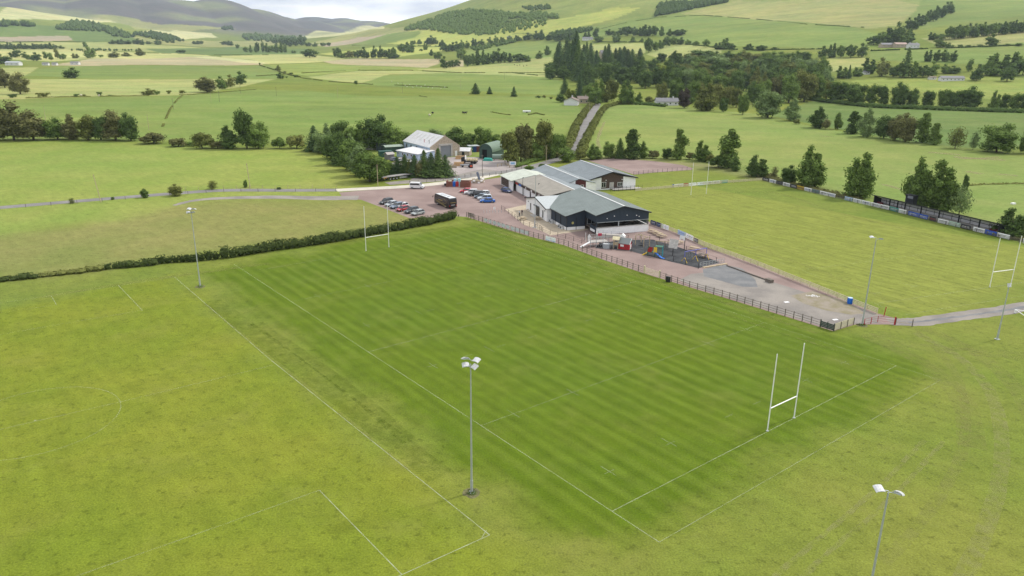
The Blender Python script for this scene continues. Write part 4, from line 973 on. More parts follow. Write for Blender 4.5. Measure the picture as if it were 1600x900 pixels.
row('the low bushes left of the white bungalow', [(841, 153, 148, 10, 'fbu', 'dark'), (850, 153, 147, 8, 'fbu', 'olive'), (861, 155, 150, 8, 'fbu', 'olive')], 'bushes left of the bungalow')
solo(556, 132, 124, 10, 'fbu', 'dark', 'single round bush alone in the middle field')
row('the ditch line left of the middle field', [(435, 111, 103, 10, 'fb', 'olive'), (438, 123, 115, 9, 'fb', 'dark'), (448, 122, 118, 5, 'fbu', 'mid'), (455, 117, 112, 8, 'fbu', 'dark'), (462, 121, 116, 9, 'fbu', 'dark'), (406, 101, 97, 5, 'fbu', 'mid'), (445, 114, 110, 6, 'fbu', 'olive')], 'bushes on the ditch line')
solo(112, 122, 107, 24, 'fb', 'dark', 'lone round parkland tree in the far left field')
row('the left hedge below the lone tree', [
 (-6, 138, 104, 30, 'b2', 'brown'), (8, 137, 106, 24, 'b1', 'brown'), (32, 147, 114, 38, 'b2', 'brown'), (20, 153, 145, 14, 'fbu', 'dark'), (68, 152, 142, 22, 'fbu', 'olive'), (119, 151, 145, 12, 'fbu', 'dark'), (131, 150, 146, 8, 'fbu', 'olive'), (156, 150, 141, 9, 'fbu', 'dark'), (172, 150, 147, 7, 'fbu', 'pale'), (232, 148, 137, 18, 'fb', 'olive'), (246, 148, 140, 10, 'fbu', 'mid'), (264, 147, 139, 9, 'fbu', 'olive'), (285, 146, 139, 13, 'fbu', 'olive'), (324, 144, 121, 38, 'b2', 'brown'), (347, 139, 123, 16, 'fb', 'mid'), (360, 136, 118, 18, 'fb', 'olive'), (376, 132, 113, 20, 'fb', 'dark')], 'hedge in the left fields')
row('the trees beside the far left barns', [
 (2, 100, 86, 22, 'fb', 'dark'), (24, 90, 77, 16, 'fb', 'dark'), (40, 91, 83, 9, 'fb', 'mid'), (57, 95, 84, 14, 'fb', 'dark'), (48, 93, 85, 12, 'fb', 'mid'), (72, 92, 78, 9, 'fu', 'mid'), (80, 94, 80, 9, 'fu', 'mid'), (90, 91, 72, 9, 'fu', 'olive'), (98, 93, 82, 12, 'fb', 'mid'), (118, 91, 83, 11, 'fb', 'olive'), (141, 91, 76, 19, 'fb', 'mid'), (158, 90, 84, 8, 'fbu', 'mid'), (178, 90, 82, 16, 'fb', 'olive'), (198, 88, 82, 14, 'fb', 'olive'), (219, 87, 76, 13, 'fb', 'olive')], 'trees beside the pale farm at the far left')
row('the far straight row at the left', [(i * 6.4 - 4, 76.5 + (i % 2) * 0.4, 67.5 + (i % 3), 8, 'fb', 'dark') for i in range(15)] + [(96, 76, 71, 10, 'fb', 'mid')], 'far straight tree row at the left')
row('the scattered trees of the left valley', [
 (134, 74, 64, 9, 'fu', 'mid'), (176, 69, 62, 10, 'fb', 'dark'), (188, 69, 61, 12, 'fb', 'dark'), (200, 69, 62, 10, 'fb', 'dark'), (214, 69, 62, 12, 'fb', 'dark'), (222, 70, 62, 6, 'fb', 'dark'), (232, 69, 65, 7, 'fb', 'dark'), (247, 70, 62, 13, 'fb', 'dark'), (262, 67, 63, 5, 'fb', 'dark'), (270, 67, 64, 5, 'fb', 'dark'), (208, 58, 53, 7, 'fb', 'dark'), (306, 69, 64, 9, 'fb', 'dark'), (314, 69, 64, 8, 'fb', 'dark'), (285, 83, 77, 8, 'fb', 'dark'), (278, 82, 79, 7, 'fb', 'mid'), (353, 70, 63, 12, 'fb', 'dark'), (360, 71, 64, 9, 'fb', 'dark'), (371, 76, 69, 6, 'fb', 'mid'), (384, 82, 72, 6, 'fb', 'mid'), (392, 82, 71, 6, 'fb', 'mid'), (400, 82, 70, 6, 'fb', 'mid')], 'scattered far trees in the left valley')
row('the far trees at the valley foot', [
 (403, 82, 64, 6, 'fb', 'dark'), (411, 82, 63, 6, 'fb', 'mid'), (418, 82, 68, 8, 'fb', 'mid'), (425, 81, 69, 7, 'fb', 'mid'), (432, 82, 69, 7, 'fb', 'mid'), (440, 82, 68, 7, 'fb', 'mid'), (446, 82, 70, 6, 'fb', 'mid'), (452, 73, 60, 12, 'fb', 'dark'), (462, 72, 60, 10, 'fb', 'dark'), (472, 71, 58, 12, 'fb', 'dark'), (482, 73, 66, 9, 'fb', 'dark'), (492, 73, 67, 9, 'fb', 'mid'), (505, 72, 66, 8, 'fb', 'mid'), (514, 72, 65, 6, 'fb', 'dark'), (442, 70, 58, 12, 'fb', 'dark'), (430, 68, 60, 10, 'fb', 'dark')], 'far trees at the foot of the valley')
flush_trees()

# road-side saplings and lone bushes on the near left
TREEQ.clear()
solo(276, 306, 287, 24, 'bl', 'olive', 'round bush beside the grey lane at the left')
solo(227, 309, 295, 13, 'b1', 'dark', 'small lollipop tree beside the grey lane, left of the round bush')
solo(176, 312, 306, 6, 'bu', 'dark', 'tiny dark sapling by the lane left of the lollipop tree')
solo(113, 318, 308, 10, 'airy', 'olive', 'thin leggy sapling at the far left of the lane')
solo(332, 296, 281, 14, 'airy', 'olive', 'twiggy bush behind the lane right of the round bush')
solo(384, 293, 280, 8, 'u1', 'mid', 'narrow young tree next to the leaning pole behind the lane')
solo(436, 296, 291, 8, 'bu', 'dark', 'tiny bush right of the leaning pole on the verge')
flush_trees()

# ---- woods and hedges that read as a mass
def point_in(x, y, poly):
    ins = False; j = len(poly) - 1
    for i in range(len(poly)):
        xi, yi = poly[i]; xj, yj = poly[j]
        if (yi > y) != (yj > y) and x < (xj - xi) * (y - yi) / (yj - yi) + xi: ins = not ins
        j = i
    return ins
def blobtree(mb, p, w_, h, rg):
    n = 6; lv = [(0.05, .35), (.35, .95), (.7, .8), (1.0, .15)]
    b = []
    for t, k in lv:
        for j in range(n):
            a = 6.283 * (j + rg.random() * .5) / n
            b.append((p[0] + math.cos(a) * w_ * .5 * k * rg.uniform(.7, 1.2), p[1] + math.sin(a) * w_ * .5 * k * rg.uniform(.7, 1.2), p[2] + h * t * rg.uniform(.9, 1.08)))
    fs = []
    for i in range(3):
        for j in range(n): fs.append((i * n + j, i * n + (j + 1) % n, (i + 1) * n + (j + 1) % n, (i + 1) * n + j))
    fs.append(tuple(range(3 * n, 4 * n)))
    mb.add(b, fs)
def wood(name, poly, n, hpx, leaf, label, dens=None, seed=1):
    """poly in photograph pixels marks the tree bases"""
    rg = random.Random(seed); x0 = min(p[0] for p in poly); x1 = max(p[0] for p in poly); y0 = min(p[1] for p in poly); y1 = max(p[1] for p in poly)
    pts = []; tries = 0
    while len(pts) < n and tries < n * 40:
        tries += 1
        x, y = rg.uniform(x0, x1), rg.uniform(y0, y1)
        if point_in(x, y, poly) and (dens is None or rg.random() < dens(x, y)): pts.append((x, y))
    w3 = P(pts); mb = MB()
    for (x, y), p in zip(pts, w3):
        d = math.hypot(p[0], p[1]); s = d / FPX
        h = hpx * s * rg.uniform(.7, 1.2); blobtree(mb, (p[0], p[1], p[2] - h * .1), h * rg.uniform(.8, 1.2), h, rg)
    o = mb.build(name, LEAF[leaf], fixn=False); tag(o, label, 'wood', kind='stuff'); return o
wood('hillside_wood', [(628, 48), (660, 35), (700, 22), (730, 17), (770, 19), (800, 22), (850, 20), (872, 26), (872, 34), (845, 42), (800, 52), (750, 56), (705, 53), (665, 46)], 1500, 5, 'mid', 'scrubby wood spread over the sunlit hillside in the middle', dens=lambda x, y: max(0.12, 1 - max(0, (x - 700)) / 190 - max(0, (y - 40)) / 60 + (0.6 if y < 30 and x > 760 else 0)), seed=2)
wood('hilltop_scrub', [(810, 12), (855, 9), (861, 14), (830, 18)], 60, 4, 'dark', 'small dark scrub patch on the upper slope', seed=3)
wood('plantation', [(1024, 26), (1030, 8), (1090, 6), (1137, 2), (1136, 4), (1080, 15), (1050, 21)], 420, 7, 'dark', 'dark plantation block high on the green hill', seed=4)
wood('valley_wood', [(86, 46), (110, 38), (140, 36), (165, 44), (200, 54), (203, 60), (175, 57), (165, 50), (120, 48), (90, 47)], 200, 6, 'dark', 'dark wood bending round the far left hillock', seed=5)
wood('far_copse', [(208, 54), (235, 52), (262, 56), (288, 65), (262, 66), (235, 60), (210, 56)], 130, 5, 'dark', 'dark copse on the slope right of the bending wood', seed=6)
wood('far_tree_belt', [(-60, 38), (0, 38), (20, 39), (48, 41), (66, 41), (66, 42), (-60, 41)], 60, 7, 'dark', 'far tree belt under the pale hill at the left edge', seed=7)
wood('far_strip_wood', [(345, 44), (362, 42), (372, 47), (350, 47)], 30, 4, 'dark', 'small wood on the far purple hillside', seed=8)
wood('lower_far_woods', [(380, 58), (400, 57), (480, 62), (475, 68), (430, 66), (385, 63)], 120, 6, 'dark', 'dark woods at the mouth of the far valley', seed=9)
wood('far_hedge_trees', [(112, 78.5), (160, 78), (215, 79), (215, 79.8), (112, 79.6)], 40, 3, 'dark', 'low dark hedge in the far left fields', seed=10)
wood('hill_line_trees', [(858, 56), (880, 50), (925, 46), (926, 49), (890, 54), (862, 60)], 70, 6, 'dark', 'dark tree line climbing the slope left of the white house', seed=11)
wood('slope_scrub', [(735, 76), (800, 66), (822, 60), (822, 64), (790, 70), (742, 80)], 60, 5, 'mid', 'scrubby bushes along the lower edge of the lit slope', seed=12)

def hedge(name, pts, wd, h, dens, leaf, label, ls=0.28, world=False, seed=3, cat='hedge', gap=None, kind=None):
    rg = random.Random(seed); random.seed(seed)
    w3 = [Vector(p) for p in pts] if world else [Vector(p) for p in P(pts)]
    mb = MB(); total = 0; D = 0.0
    for a, b in zip(w3, w3[1:]):
        ln = (b - a).length; d = (b - a).normalized(); nn = Vector((-d.y, d.x, 0)).normalized()
        k = max(1, int(ln / max(1.2, wd * .7)))
        for i in range(k):
            c = a.lerp(b, (i + .5) / k); s = D + ln * (i + .5) / k
            hh = h * (0.86 + 0.16 * math.sin(s * .9) * math.sin(s * .37 + 1) + rg.uniform(-.06, .06))
            if gap and gap(s): continue
            q_ = rg.uniform(.82, 1.12); of_ = nn * rg.uniform(-.12, .12) * wd
            ico(mb, (c.x + of_.x, c.y + of_.y, c.z + hh * .42 * q_), max(wd * .46, ln / k * .60) * q_, hh * .44 * q_, .2, 7, 4)
            n = int(dens * ln / k)
            for _ in range(n):
                u = rg.uniform(-.6, .6) * ln / k; an = rg.uniform(-.35, math.pi + .35); rr = rg.uniform(.85, 1.15)
                cc = c + of_ + d * u + nn * math.cos(an) * wd * .5 * rr * q_ + Vector((0, 0, hh * .45 + math.sin(an) * hh * .52 * rr))
                mb.quadleaf(cc, nn * math.cos(an) + Vector((0, 0, math.sin(an) + .3)) + Vector((rg.uniform(-.5, .5), rg.uniform(-.5, .5), 0)), ls * rg.uniform(.6, 1.4))
        D += ln
    o = mb.build(name, LEAF[leaf], fixn=False); tag(o, label, cat)
    if kind: o['kind'] = kind
    return o
hedge('hedge', [(728, 0)] and [(712, 341), (690, 346), (650, 354), (600, 363), (500, 381), (420, 392), (370, 401), (345, 404)], 2.3, 2.5, 46, 'hedge', 'long dense clipped hedge along the end of the striped pitch', ls=.24)
hedge('hedge', [(343, 404.5), (310, 408), (270, 410), (246, 412)], 1.7, 1.9, 40, 'hedge', 'lower bushy hedge behind the left floodlight', ls=.22, seed=4)
hedge('hedge', [(246, 413), (222, 416), (195, 418.5), (163, 420.5)], 1.6, 1.6, 34, 'hedge', 'low gappy hedge left of the bushy hedge', ls=.22, seed=5)
hedge('hedge', [(162, 421.5), (120, 427), (90, 430), (62, 433)], 1.3, 1.2, 26, 'olive', 'thin straggly low hedge near the left edge', ls=.2, seed=6)
hedge('hedge', [(62, 433.5), (30, 437), (0, 440), (-60, 446)], 1.4, 1.2, 28, 'hedge', 'dark low hedge at the far left edge of the pitches', ls=.2, seed=7)
hedge('hedge', [(862, 247), (884, 236), (891, 222), (897, 205), (905, 190), (914, 176), (922, 167), (928, 161)], 4.0, 2.6, 34, 'olive', 'tall olive hedge on the left side of the lane', ls=.5, seed=8)
hedge('hedge', [(905, 247), (910, 234), (918, 215), (928, 195), (938, 178), (947, 168), (965, 163), (990, 163)], 3.6, 2.4, 34, 'olive', 'tall olive hedge on the right side of the lane curving along the field', ls=.5, seed=9)
hedge('hedge', [(806, 262), (830, 254), (850, 249), (866, 244)], 2.0, 1.8, 30, 'mid', 'clipped green hedge between the lane and the shed trees', ls=.25, seed=10)
hedge('hedge', [(990, 163.5), (1010, 164), (1040, 167)], 4, 2.4, 22, 'dark', 'dark hedge in front of the low grey house', ls=.5, seed=11)
hedge('hedge', [(1255, 155), (1300, 161), (1360, 168), (1440, 171), (1520, 174), (1620, 177)], 6, 3.4, 14, 'dark', 'long dark hedge under the hedgerow trees on the right', ls=.7, seed=12)
hedge('rough_margin', [(1195, 275), (1215, 283), (1240, 290), (1270, 297), (1300, 304), (1340, 313)], 4.0, 1.3, 22, 'brown', 'brown weedy margin behind the sponsor boards', ls=.3, seed=13, cat='undergrowth', kind='stuff')
hedge('rough_margin', [(1556, 368), (1580, 372), (1620, 380)], 3.0, 1.2, 22, 'brown', 'brown weedy margin at the right end of the boards', ls=.3, seed=14, cat='undergrowth', kind='stuff')
for i, (nm, pp, hh, lf, lb) in enumerate([
    ('hedge', [(400, 119), (480, 114), (560, 110), (640, 110), (720, 114), (860, 114)], 1.6, 'olive', 'thin dark field ditch line crossing the middle fields'),
    ('hedge', [(405, 102), (430, 110), (450, 117), (470, 121)], 2.2, 'olive', 'ditch line slanting down the middle left fields'),
    ('hedge', [(470, 122), (520, 128), (580, 132), (640, 134), (700, 137)], 1.2, 'olive', 'low rushy line across the middle field'),
    ('hedge', [(285, 149), (275, 158), (265, 172), (254, 198)], .45, 'olive', 'thin track line running down the left field'),
    ('hedge', [(40, 153), (120, 151), (220, 150), (300, 148), (400, 140)], .8, 'olive', 'low hedge bank along the pale left field'),
    ('hedge', [(800, 114), (850, 119), (890, 124), (920, 130)], 1.6, 'dark', 'dark field edge running into the wood'),
    ('hedge', [(1000, 66), (950, 66), (925, 66)], 3, 'dark', 'low dark hedge right of the white house'),
    ('hedge', [(1030, 68), (1080, 70), (1130, 77), (1180, 79), (1290, 77)], 3.5, 'dark', 'dark hedge along the top of the wood'),
    ('hedge', [(1100, 24), (1030, 27), (980, 35), (940, 45)], 2, 'mid', 'faint hedge running down the green hill'),
    ('hedge', [(1100, 24), (1180, 30), (1260, 38), (1350, 43)], 2, 'dark', 'dark hedge crossing the middle of the hill'),
    ('hedge', [(1360, 80), (1440, 77), (1520, 74), (1620, 70)], 3.5, 'dark', 'hedge below the farm on the hill'),
    ('hedge', [(550, 71), (640, 71), (700, 73), (760, 73)], 3, 'dark', 'dark hedge at the foot of the lit slope'),
    ('hedge', [(-40, 66), (60, 65), (140, 66), (240, 67)], 3, 'dark', 'thin hedge in the far left valley'),
    ('hedge', [(230, 83), (330, 86), (420, 86)], 2, 'olive', 'thin hedge above the far ploughed field'),
    ('hedge', [(1510, 290), (1540, 288), (1600, 287), (1660, 288)], .5, 'olive', 'low wire-fence line in the field behind the shelter'),
    ('rushes', [(768, 175), (783, 178), (798, 180)], .5, 'olive', 'dark rushy patch in the middle field left of the lane'),
    ('rushes', [(826, 180), (838, 177), (850, 180)], .9, 'olive', 'heap of rushes beside the white trailer in the field'),
    ('rushes', [(655, 150), (668, 152)], .5, 'olive', 'small dark rush patch in the middle field'),
    ]):
    hedge(nm, pp, 1.1 if hh < 1.3 else (1.8 if hh < 2.5 else 3.2), hh * .8, 3.0, lf, lb, ls=.5, seed=30 + i, cat='hedge' if nm == 'hedge' else 'rushes', gap=lambda s_: math.sin(s_ * .11) + math.sin(s_ * .047 + 1) < -.9)

# ------------------------------------------------------------------ common materials
WHITE = mat('white_paint', (0.78, 0.78, 0.77), 0.5, var=0.05, scale=2)
WALLW = mat('white_render', (0.80, 0.80, 0.80), 0.8, var=0.06, scale=1.2)
NAVY = mat('navy_cladding', (0.030, 0.043, 0.062), 0.55, stripe=('X', 0.35, 0.05))
NAVYY = mat('navy_cladding_side', (0.030, 0.043, 0.062), 0.55, stripe=('Y', 0.35, 0.05))
ROOFG = mat('grey_green_roof', (0.190, 0.222, 0.214), 0.6, var=0.05, scale=0.4, stripe=('Y', 0.33, 0.03))
ROOFP = mat('pale_metal_roof', (0.42, 0.45, 0.455), 0.5, stripe=('X', 0.4, 0.04))
ROOFB = mat('beige_roof', (0.27, 0.25, 0.215), 0.8, var=0.10, scale=0.5, stripe=('Y', 0.33, 0.02))
ROOFL = mat('pale_green_roof', (0.46, 0.49, 0.42), 0.7, var=0.06, scale=0.6, stripe=('Y', 0.33, 0.02))
ROOFS = mat('slate_grey_roof', (0.195, 0.222, 0.235), 0.6, var=0.06, scale=0.4, stripe=('Y', 0.33, 0.03))
RIDGE = mat('ridge_cap', (0.66, 0.67, 0.66), 0.5)
BROWNT = mat('brown_timber', (0.085, 0.058, 0.046), 0.8, var=0.2, scale=3, stripe=('Z', 0.3, 0.03))
DARK = mat('dark_trim', (0.025, 0.028, 0.032), 0.5)
GLASS = mat('dark_glass', (0.02, 0.025, 0.03), 0.08, spec=0.8)
STEEL = mat('galvanised_steel', (0.42, 0.45, 0.46), 0.45, metal=0.3, var=0.08, scale=2)
POSTW = mat('white_post', (0.80, 0.80, 0.78), 0.4)
WOODD = mat('weathered_dark_wood', (0.145, 0.125, 0.105), 0.9, var=0.25, scale=3)
WOODC = mat('cream_wood', (0.60, 0.54, 0.36), 0.85, var=0.15, scale=2)
WOODL = mat('pale_wood', (0.42, 0.34, 0.23), 0.85, var=0.2, scale=3)
CONC = mat('concrete', (0.42, 0.40, 0.37), 0.9, var=0.12, scale=1.5, bump=0.3)
BLACKM = mat('black_metal', (0.02, 0.02, 0.022), 0.5)
REDP = mat('red_paint', (0.36, 0.02, 0.025), 0.5)
BLUEP = mat('blue_paint', (0.015, 0.13, 0.52), 0.4)
YELP = mat('yellow_paint', (0.68, 0.46, 0.04), 0.5)
GRNP = mat('green_paint', (0.035, 0.13, 0.075), 0.5)
STONE = mat('sandstone', (0.40, 0.335, 0.26), 0.9, var=0.35, scale=2.5, bump=0.6)
BRICKR = mat('red_brown_brick', (0.20, 0.085, 0.06), 0.9, var=0.2, scale=4, bump=0.3)
BLUEW = mat('pale_blue_cladding', (0.40, 0.49, 0.62), 0.6, stripe=('X', 0.4, 0.03))
GRNW = mat('green_corrugated', (0.045, 0.080, 0.066), 0.6, var=0.1, scale=1, stripe=('X', 0.4, 0.04))
GRNR = mat('green_roof_sheet', (0.15, 0.215, 0.16), 0.6, var=0.1, scale=0.6)
CORRW = mat('white_corrugated_roof', (0.60, 0.60, 0.60), 0.6, var=0.08, scale=0.8, stripe=('X', 0.4, 0.04))
TYRE = mat('tyre', (0.015, 0.015, 0.016), 0.8)
RIM = mat('rim', (0.35, 0.36, 0.37), 0.35, metal=0.6)

# ------------------------------------------------------------------ goal posts and floodlights
def goalposts(a, b, h, label, r=0.07):
    pa, pb = G(*a), G(*b); c = (pa + pb) / 2; d = (pb - pa); rz = math.atan2(d.y, d.x); hw = d.length / 2
    t = thing('goal_posts', label, 'goal posts', c, rz)
    for s in (-1, 1):
        m = MB().bar((s * hw, 0, 0), (s * hw, 0, h), r, 10, r * .8); m.build('upright', POSTW, t)
        MB().bar((s * hw, 0, 0), (s * hw, 0, .05), r * 2.2, 10).build('base_collar', STEEL, t)
    MB().bar((-hw, 0, 3.0), (hw, 0, 3.0), r * .95, 10).build('crossbar', POSTW, t)
goalposts((1199, 673.4), (1240.6, 653), 10, 'white rugby posts nearest the camera on the striped pitch', .075)
goalposts((572, 392), (607.75, 386), 10, 'white rugby posts at the hedge end of the striped pitch')
goalposts((1546.4, 448.3), (1579.6, 444), 9.7, 'white rugby posts at the near end of the right pitch')
goalposts((1079.5, 304.5), (1103.5, 302.5), 9.8, 'white rugby posts at the far end in front of the board row')
HEADM = mat('lamp_visor', (0.52, 0.53, 0.54), 0.45, var=.15, scale=6)
def floodlight(x, y, h, label, heads, rz, pad=True):
    t = thing('floodlight', label, 'floodlight', (x, y, 0), rz, 'floodlights round the pitches')
    MB().bar((0, 0, 0), (0, 0, 1.5), .15, 10, .15).bar((0, 0, 1.5), (0, 0, h), .115, 10, .06).build('mast', STEEL, t)
    MB().box((0, 0, .04), (.6, .6, .08)).build('base_plate', STEEL, t)
    if pad:
        rg = random.Random(3); n = 18
        q = [(math.cos(6.283 * i / n) * rg.uniform(.75, 1.1), math.sin(6.283 * i / n) * rg.uniform(.75, 1.1), .012) for i in range(n)]
        mb = MB(); mb.add(q, [tuple(range(n))]); mb.build('worn_patch', mat('worn_turf', (.13, .125, .055), .95, var=.4, scale=3), t, False)
        mb = MB(); rg = random.Random(9); random.seed(9)
        for i in range(130):
            a = rg.random() * 6.283; rr = rg.uniform(.2, .6); mb.quadleaf((math.cos(a) * rr, math.sin(a) * rr, rg.uniform(.02, .25)), (math.cos(a), math.sin(a), .4), .09)
        mb.build('grass_tuft', LEAF['mid'], t, False)
    levels = sorted({z for _, z, _, _ in heads})
    for z in levels:
        xs = [hx for hx, hz, _, _ in heads if hz == z]
        MB().bar((min(xs + [0]), 0, z), (max(xs + [0]), 0, z), .035, 6).build('cross_arm', STEEL, t)
    for hx, hz, yaw, tl in heads:
        tm = Matrix.Rotation(R(tl), 3, 'X')
        tm = Matrix.Rotation(yaw, 3, 'Z') @ tm
        mb = MB(); mb.box((hx, 0, hz + .03), (.5, .4, .14), tilt=tm, mi=1)
        pr = [(-.34, .02), (-.20, .11), (.04, .14), (.26, .09), (.37, -.02)]
        vv = []
        for qx, qz in pr:
            for qy in (-.30, .30):
                for dz_ in (0, -.04):
                    ve = tm @ Vector((qx, qy, qz + dz_)); vv.append((hx + ve.x, ve.y, hz + .04 + ve.z))
        ff = []
        for k_ in range(4):
            b0 = k_ * 4; ff += [(b0, b0 + 4, b0 + 6, b0 + 2), (b0 + 1, b0 + 3, b0 + 7, b0 + 5), (b0, b0 + 1, b0 + 5, b0 + 4), (b0 + 2, b0 + 6, b0 + 7, b0 + 3)]
        ff += [(0, 2, 3, 1), (16, 17, 19, 18)]
        mb.add(vv, ff)
        mb.build('lamp_head', [HEADM, STEEL], t)
p = G(737, 770)
floodlight(p.x, p.y, 14.4, 'tall floodlight with four lamp heads in the middle foreground', [(-.55, 14.9, R(30), -22), (.55, 14.8, R(-25), 20), (-.5, 14.2, R(20), 22), (.35, 14.1, R(-40), 28)], R(-8))
p = G(313, 448)
floodlight(p.x, p.y, 14.5, 'floodlight at the left near the bushy end of the hedge', [(-.45, 14.1, R(20), 20), (.55, 14.7, R(-20), -15), (.3, 14.1, R(20), -20), (-.3, 14.75, R(-20), 20)], R(15))
p = G(1388, 770, 14.6)
floodlight(p.x, p.y, 14.6, 'floodlight cut off by the bottom right frame edge', [(-.62, 14.75, R(20), 18), (.62, 14.65, R(-30), -22)], R(-15))
p = G(1347, 508)
floodlight(p.x, p.y, 14.7, 'floodlight beside the red gate at the gravel corner', [(-.68, 14.9, R(10), 14), (.68, 14.7, R(-10), -16)], R(-12))
p = G(1558, 530)
floodlight(p.x, p.y, 8.9, 'shorter floodlight with a single round head at the right edge', [(0, 8.95, 0, 70)], R(10), False)
t = thing('flood_mast', 'tall slim bare lamp mast standing on the patio in front of the clubhouse', 'mast', G(835.5, 355.5))
MB().bar((0, 0, 0), (0, 0, 1.5), .16, 8).bar((0, 0, 1.5), (0, 0, 13.0), .11, 8, .06).build('mast', STEEL, t)
MB().box((0, 0, .05), (1.1, 1.1, .10)).build('base_slab', CONC, t)
MB().box((0, 0, 13.1), (.5, .25, .12)).build('lamp_head', HEADM, t)
for (a, ty, lab) in (((816.5, 305.5), 273, 'black lamp column beside the clubhouse blue sign'), ((841, 309), 284.5, 'black lamp column nearer the white entrance wing')):
    b = G(*a); hh = 5.4 if ty == 273 else 4.2
    t = thing('lamp_column', lab, 'lamp post', b)
    MB().bar((0, 0, 0), (0, 0, hh), .06, 6, .045).build('column', BLACKM, t); MB().box((.12, 0, hh + .05), (.45, .22, .12)).build('lamp_head', BLACKM, t)
def pole(a, h, label, lean=(0, 0), arm=False, r=.11):
    b = P([a])[0]
    t = thing('utility_pole', label, 'utility pole', b, R(20))
    MB().bar((0, 0, -.1), (lean[0], lean[1], h), r, 7, r * .75).build('pole', WOODL if not arm else WOODD, t)
    MB().box((lean[0], lean[1], h - .35), (1.1, .1, .1) if arm else (.35, .1, .1)).build('crossarm', WOODD, t)
pole((753.7, 277), 7.6, 'dark utility pole by the stone planter at the junction', arm=True)
pole((590.6, 291.5), 7.0, 'pale utility pole left of the flatbed trailer')
pole((694, 271), 5.6, 'pale pole among the short conifers')
pole((853.3, 255), 6.8, 'pale utility pole beside the lane behind the link roof')
pole((158, 316), 7.8, 'leaning utility pole behind the far left of the lane', (-.9, .3))
pole((391, 293), 7.6, 'utility pole in the verge beside the narrow young tree', (-.4, 0))
for i, (a, h, d) in enumerate((((271, 171), 7, 'left field beside the thin track line'), ((330, 160), 7, 'left field right of the track line'), ((343, 159), 8, 'left field under the brown hedge tree'), ((233, 204), 8, 'field in front of the tall left hedge'), ((376, 146), 7, 'field right of the hedge trees'), ((72, 190), 8, 'far left field above the hedge line'), ((629, 145), 9, 'middle field near the sheep'), ((720, 138), 9, 'middle field left of the lone conifers'), ((788, 124), 8, 'middle field below the dark clumps'), ((528, 154), 9, 'middle field left of the sheep'), ((432, 150), 7, 'field below the ditch line'), ((907, 181), 8, 'verge where the lane narrows'), ((931, 166), 7, 'lane end beside the bungalow'), ((921, 175), 7, 'right verge halfway up the lane'))):
    pole(a, h, 'distant utility pole in the ' + d, arm=i % 2 == 0, r=.10)

# ------------------------------------------------------------------ fences
def fence(name, label, pts, spacing, post, postm, rails, railm, rail_sz=(.05, .12), cat='fence', panels=(), panelm=None, world=False, skip=None):
    w3 = [Vector(p) for p in pts] if world else [Vector(p) for p in P(pts)]
    o0 = w3[0]; t = thing(name, label, cat, o0)
    pm = MB().box((0, 0, post[2] / 2), post).mesh('post', postm)
    rm = {}
    for a, b in zip(w3, w3[1:]):
        ln = (b - a).length; d = (b - a).normalized(); rz = math.atan2(d.y, d.x); k = max(1, round(ln / spacing))
        for i in range(k + (1 if b is w3[-1] else 0)):
            c = a.lerp(b, i / k) - o0
            o = obj('post', pm, t); o.location = c; o.rotation_euler = (0, 0, rz)
        mid = (a + b) / 2 - o0
        for z in rails:
            m = MB().box((0, 0, 0), (ln, rail_sz[0], rail_sz[1]))
            o = m.build('rail', railm, t, False); o.location = mid + Vector((0, 0, z)) + Vector((-d.y, d.x, 0)) * (post[1] / 2 + rail_sz[0] / 2 - .004); 
            sl = math.asin(max(-1, min(1, (b.z - a.z) / ln)))
            o.rotation_euler = Euler((0, -sl, rz))
    for (pa, pb) in panels:
        a, b = G(*pa), G(*pb); d = (b - a).normalized(); c = (a + b) / 2 - o0
        o = MB().box((0, 0, 0), ((b - a).length, .03, .80)).build('panel', panelm, t, False); o.location = c + Vector((0, 0, .72)) + Vector((d.y, -d.x, 0)) * .11; o.rotation_euler = (0, 0, math.atan2(d.y, d.x))
    return t
def fy(x):       # base line of the brown fence in the photograph
    xs = [728, 741, 826, 881, 940, 1007, 1030, 1077, 1128, 1281, 1303]; ys = [338.5, 342.5, 369, 383, 404, 427, 434, 449.5, 464, 510.6, 517.5]
    return float(np.interp(x, xs, ys))
PANG = mat('banner_mesh', (0.50, 0.53, 0.55), 0.7, var=0.2, scale=5)
fence('rail_fence', 'long brown post and rail fence between the gravel and striped pitch', [(729, 339), (742, 343), (826, 369), (881, 383), (940, 404), (1006, 426.5)], 1.65, (.11, .11, 1.35), WOODD, (.35, .72, 1.15), WOODD, (.04, .06),
      panels=[((x0, fy(x0)), (x1, fy(x1))) for x0, x1 in ((757, 762.2), (764, 768.6), (770.5, 776), (777.5, 782.7), (784, 789.6), (791, 796.5), (798.6, 804.5), (806, 811.4), (813.5, 819), (820.5, 826))], panelm=PANG)
fence('rail_fence', 'brown post and rail fence from the gate to the green corner panel', [(1031, 434.5), (1077, 449.5), (1128, 464), (1281, 510.6)], 1.65, (.11, .11, 1.35), WOODD, (.35, .72, 1.15), WOODD, (.04, .06))
def farm_gate(a, b, label, m, h=1.25, world=False):
    a, b = G(*a), G(*b); d = b - a; t = thing('gate', label, 'gate', a, math.atan2(d.y, d.x)); ln = d.length
    for z in (.2, .45, .7, .95, 1.2): MB().box((ln / 2, 0, z), (ln, .05, .07)).build('bar', m, t)
    for x in (.02, ln - .02): MB().box((x, 0, .7), (.08, .09, 1.3)).build('stile', m, t)
    MB().bar((0.1, .05, .2), (ln - .1, .05, 1.15), .035, 4).build('brace', m, t)
    for x in (-.16, ln + .16): MB().box((x, 0, .8), (.2, .2, 1.6)).build('gate_post', m, t)
farm_gate((1007.5, 427), (1029.5, 434), 'pale wooden field gate in the brown fence', WOODC)
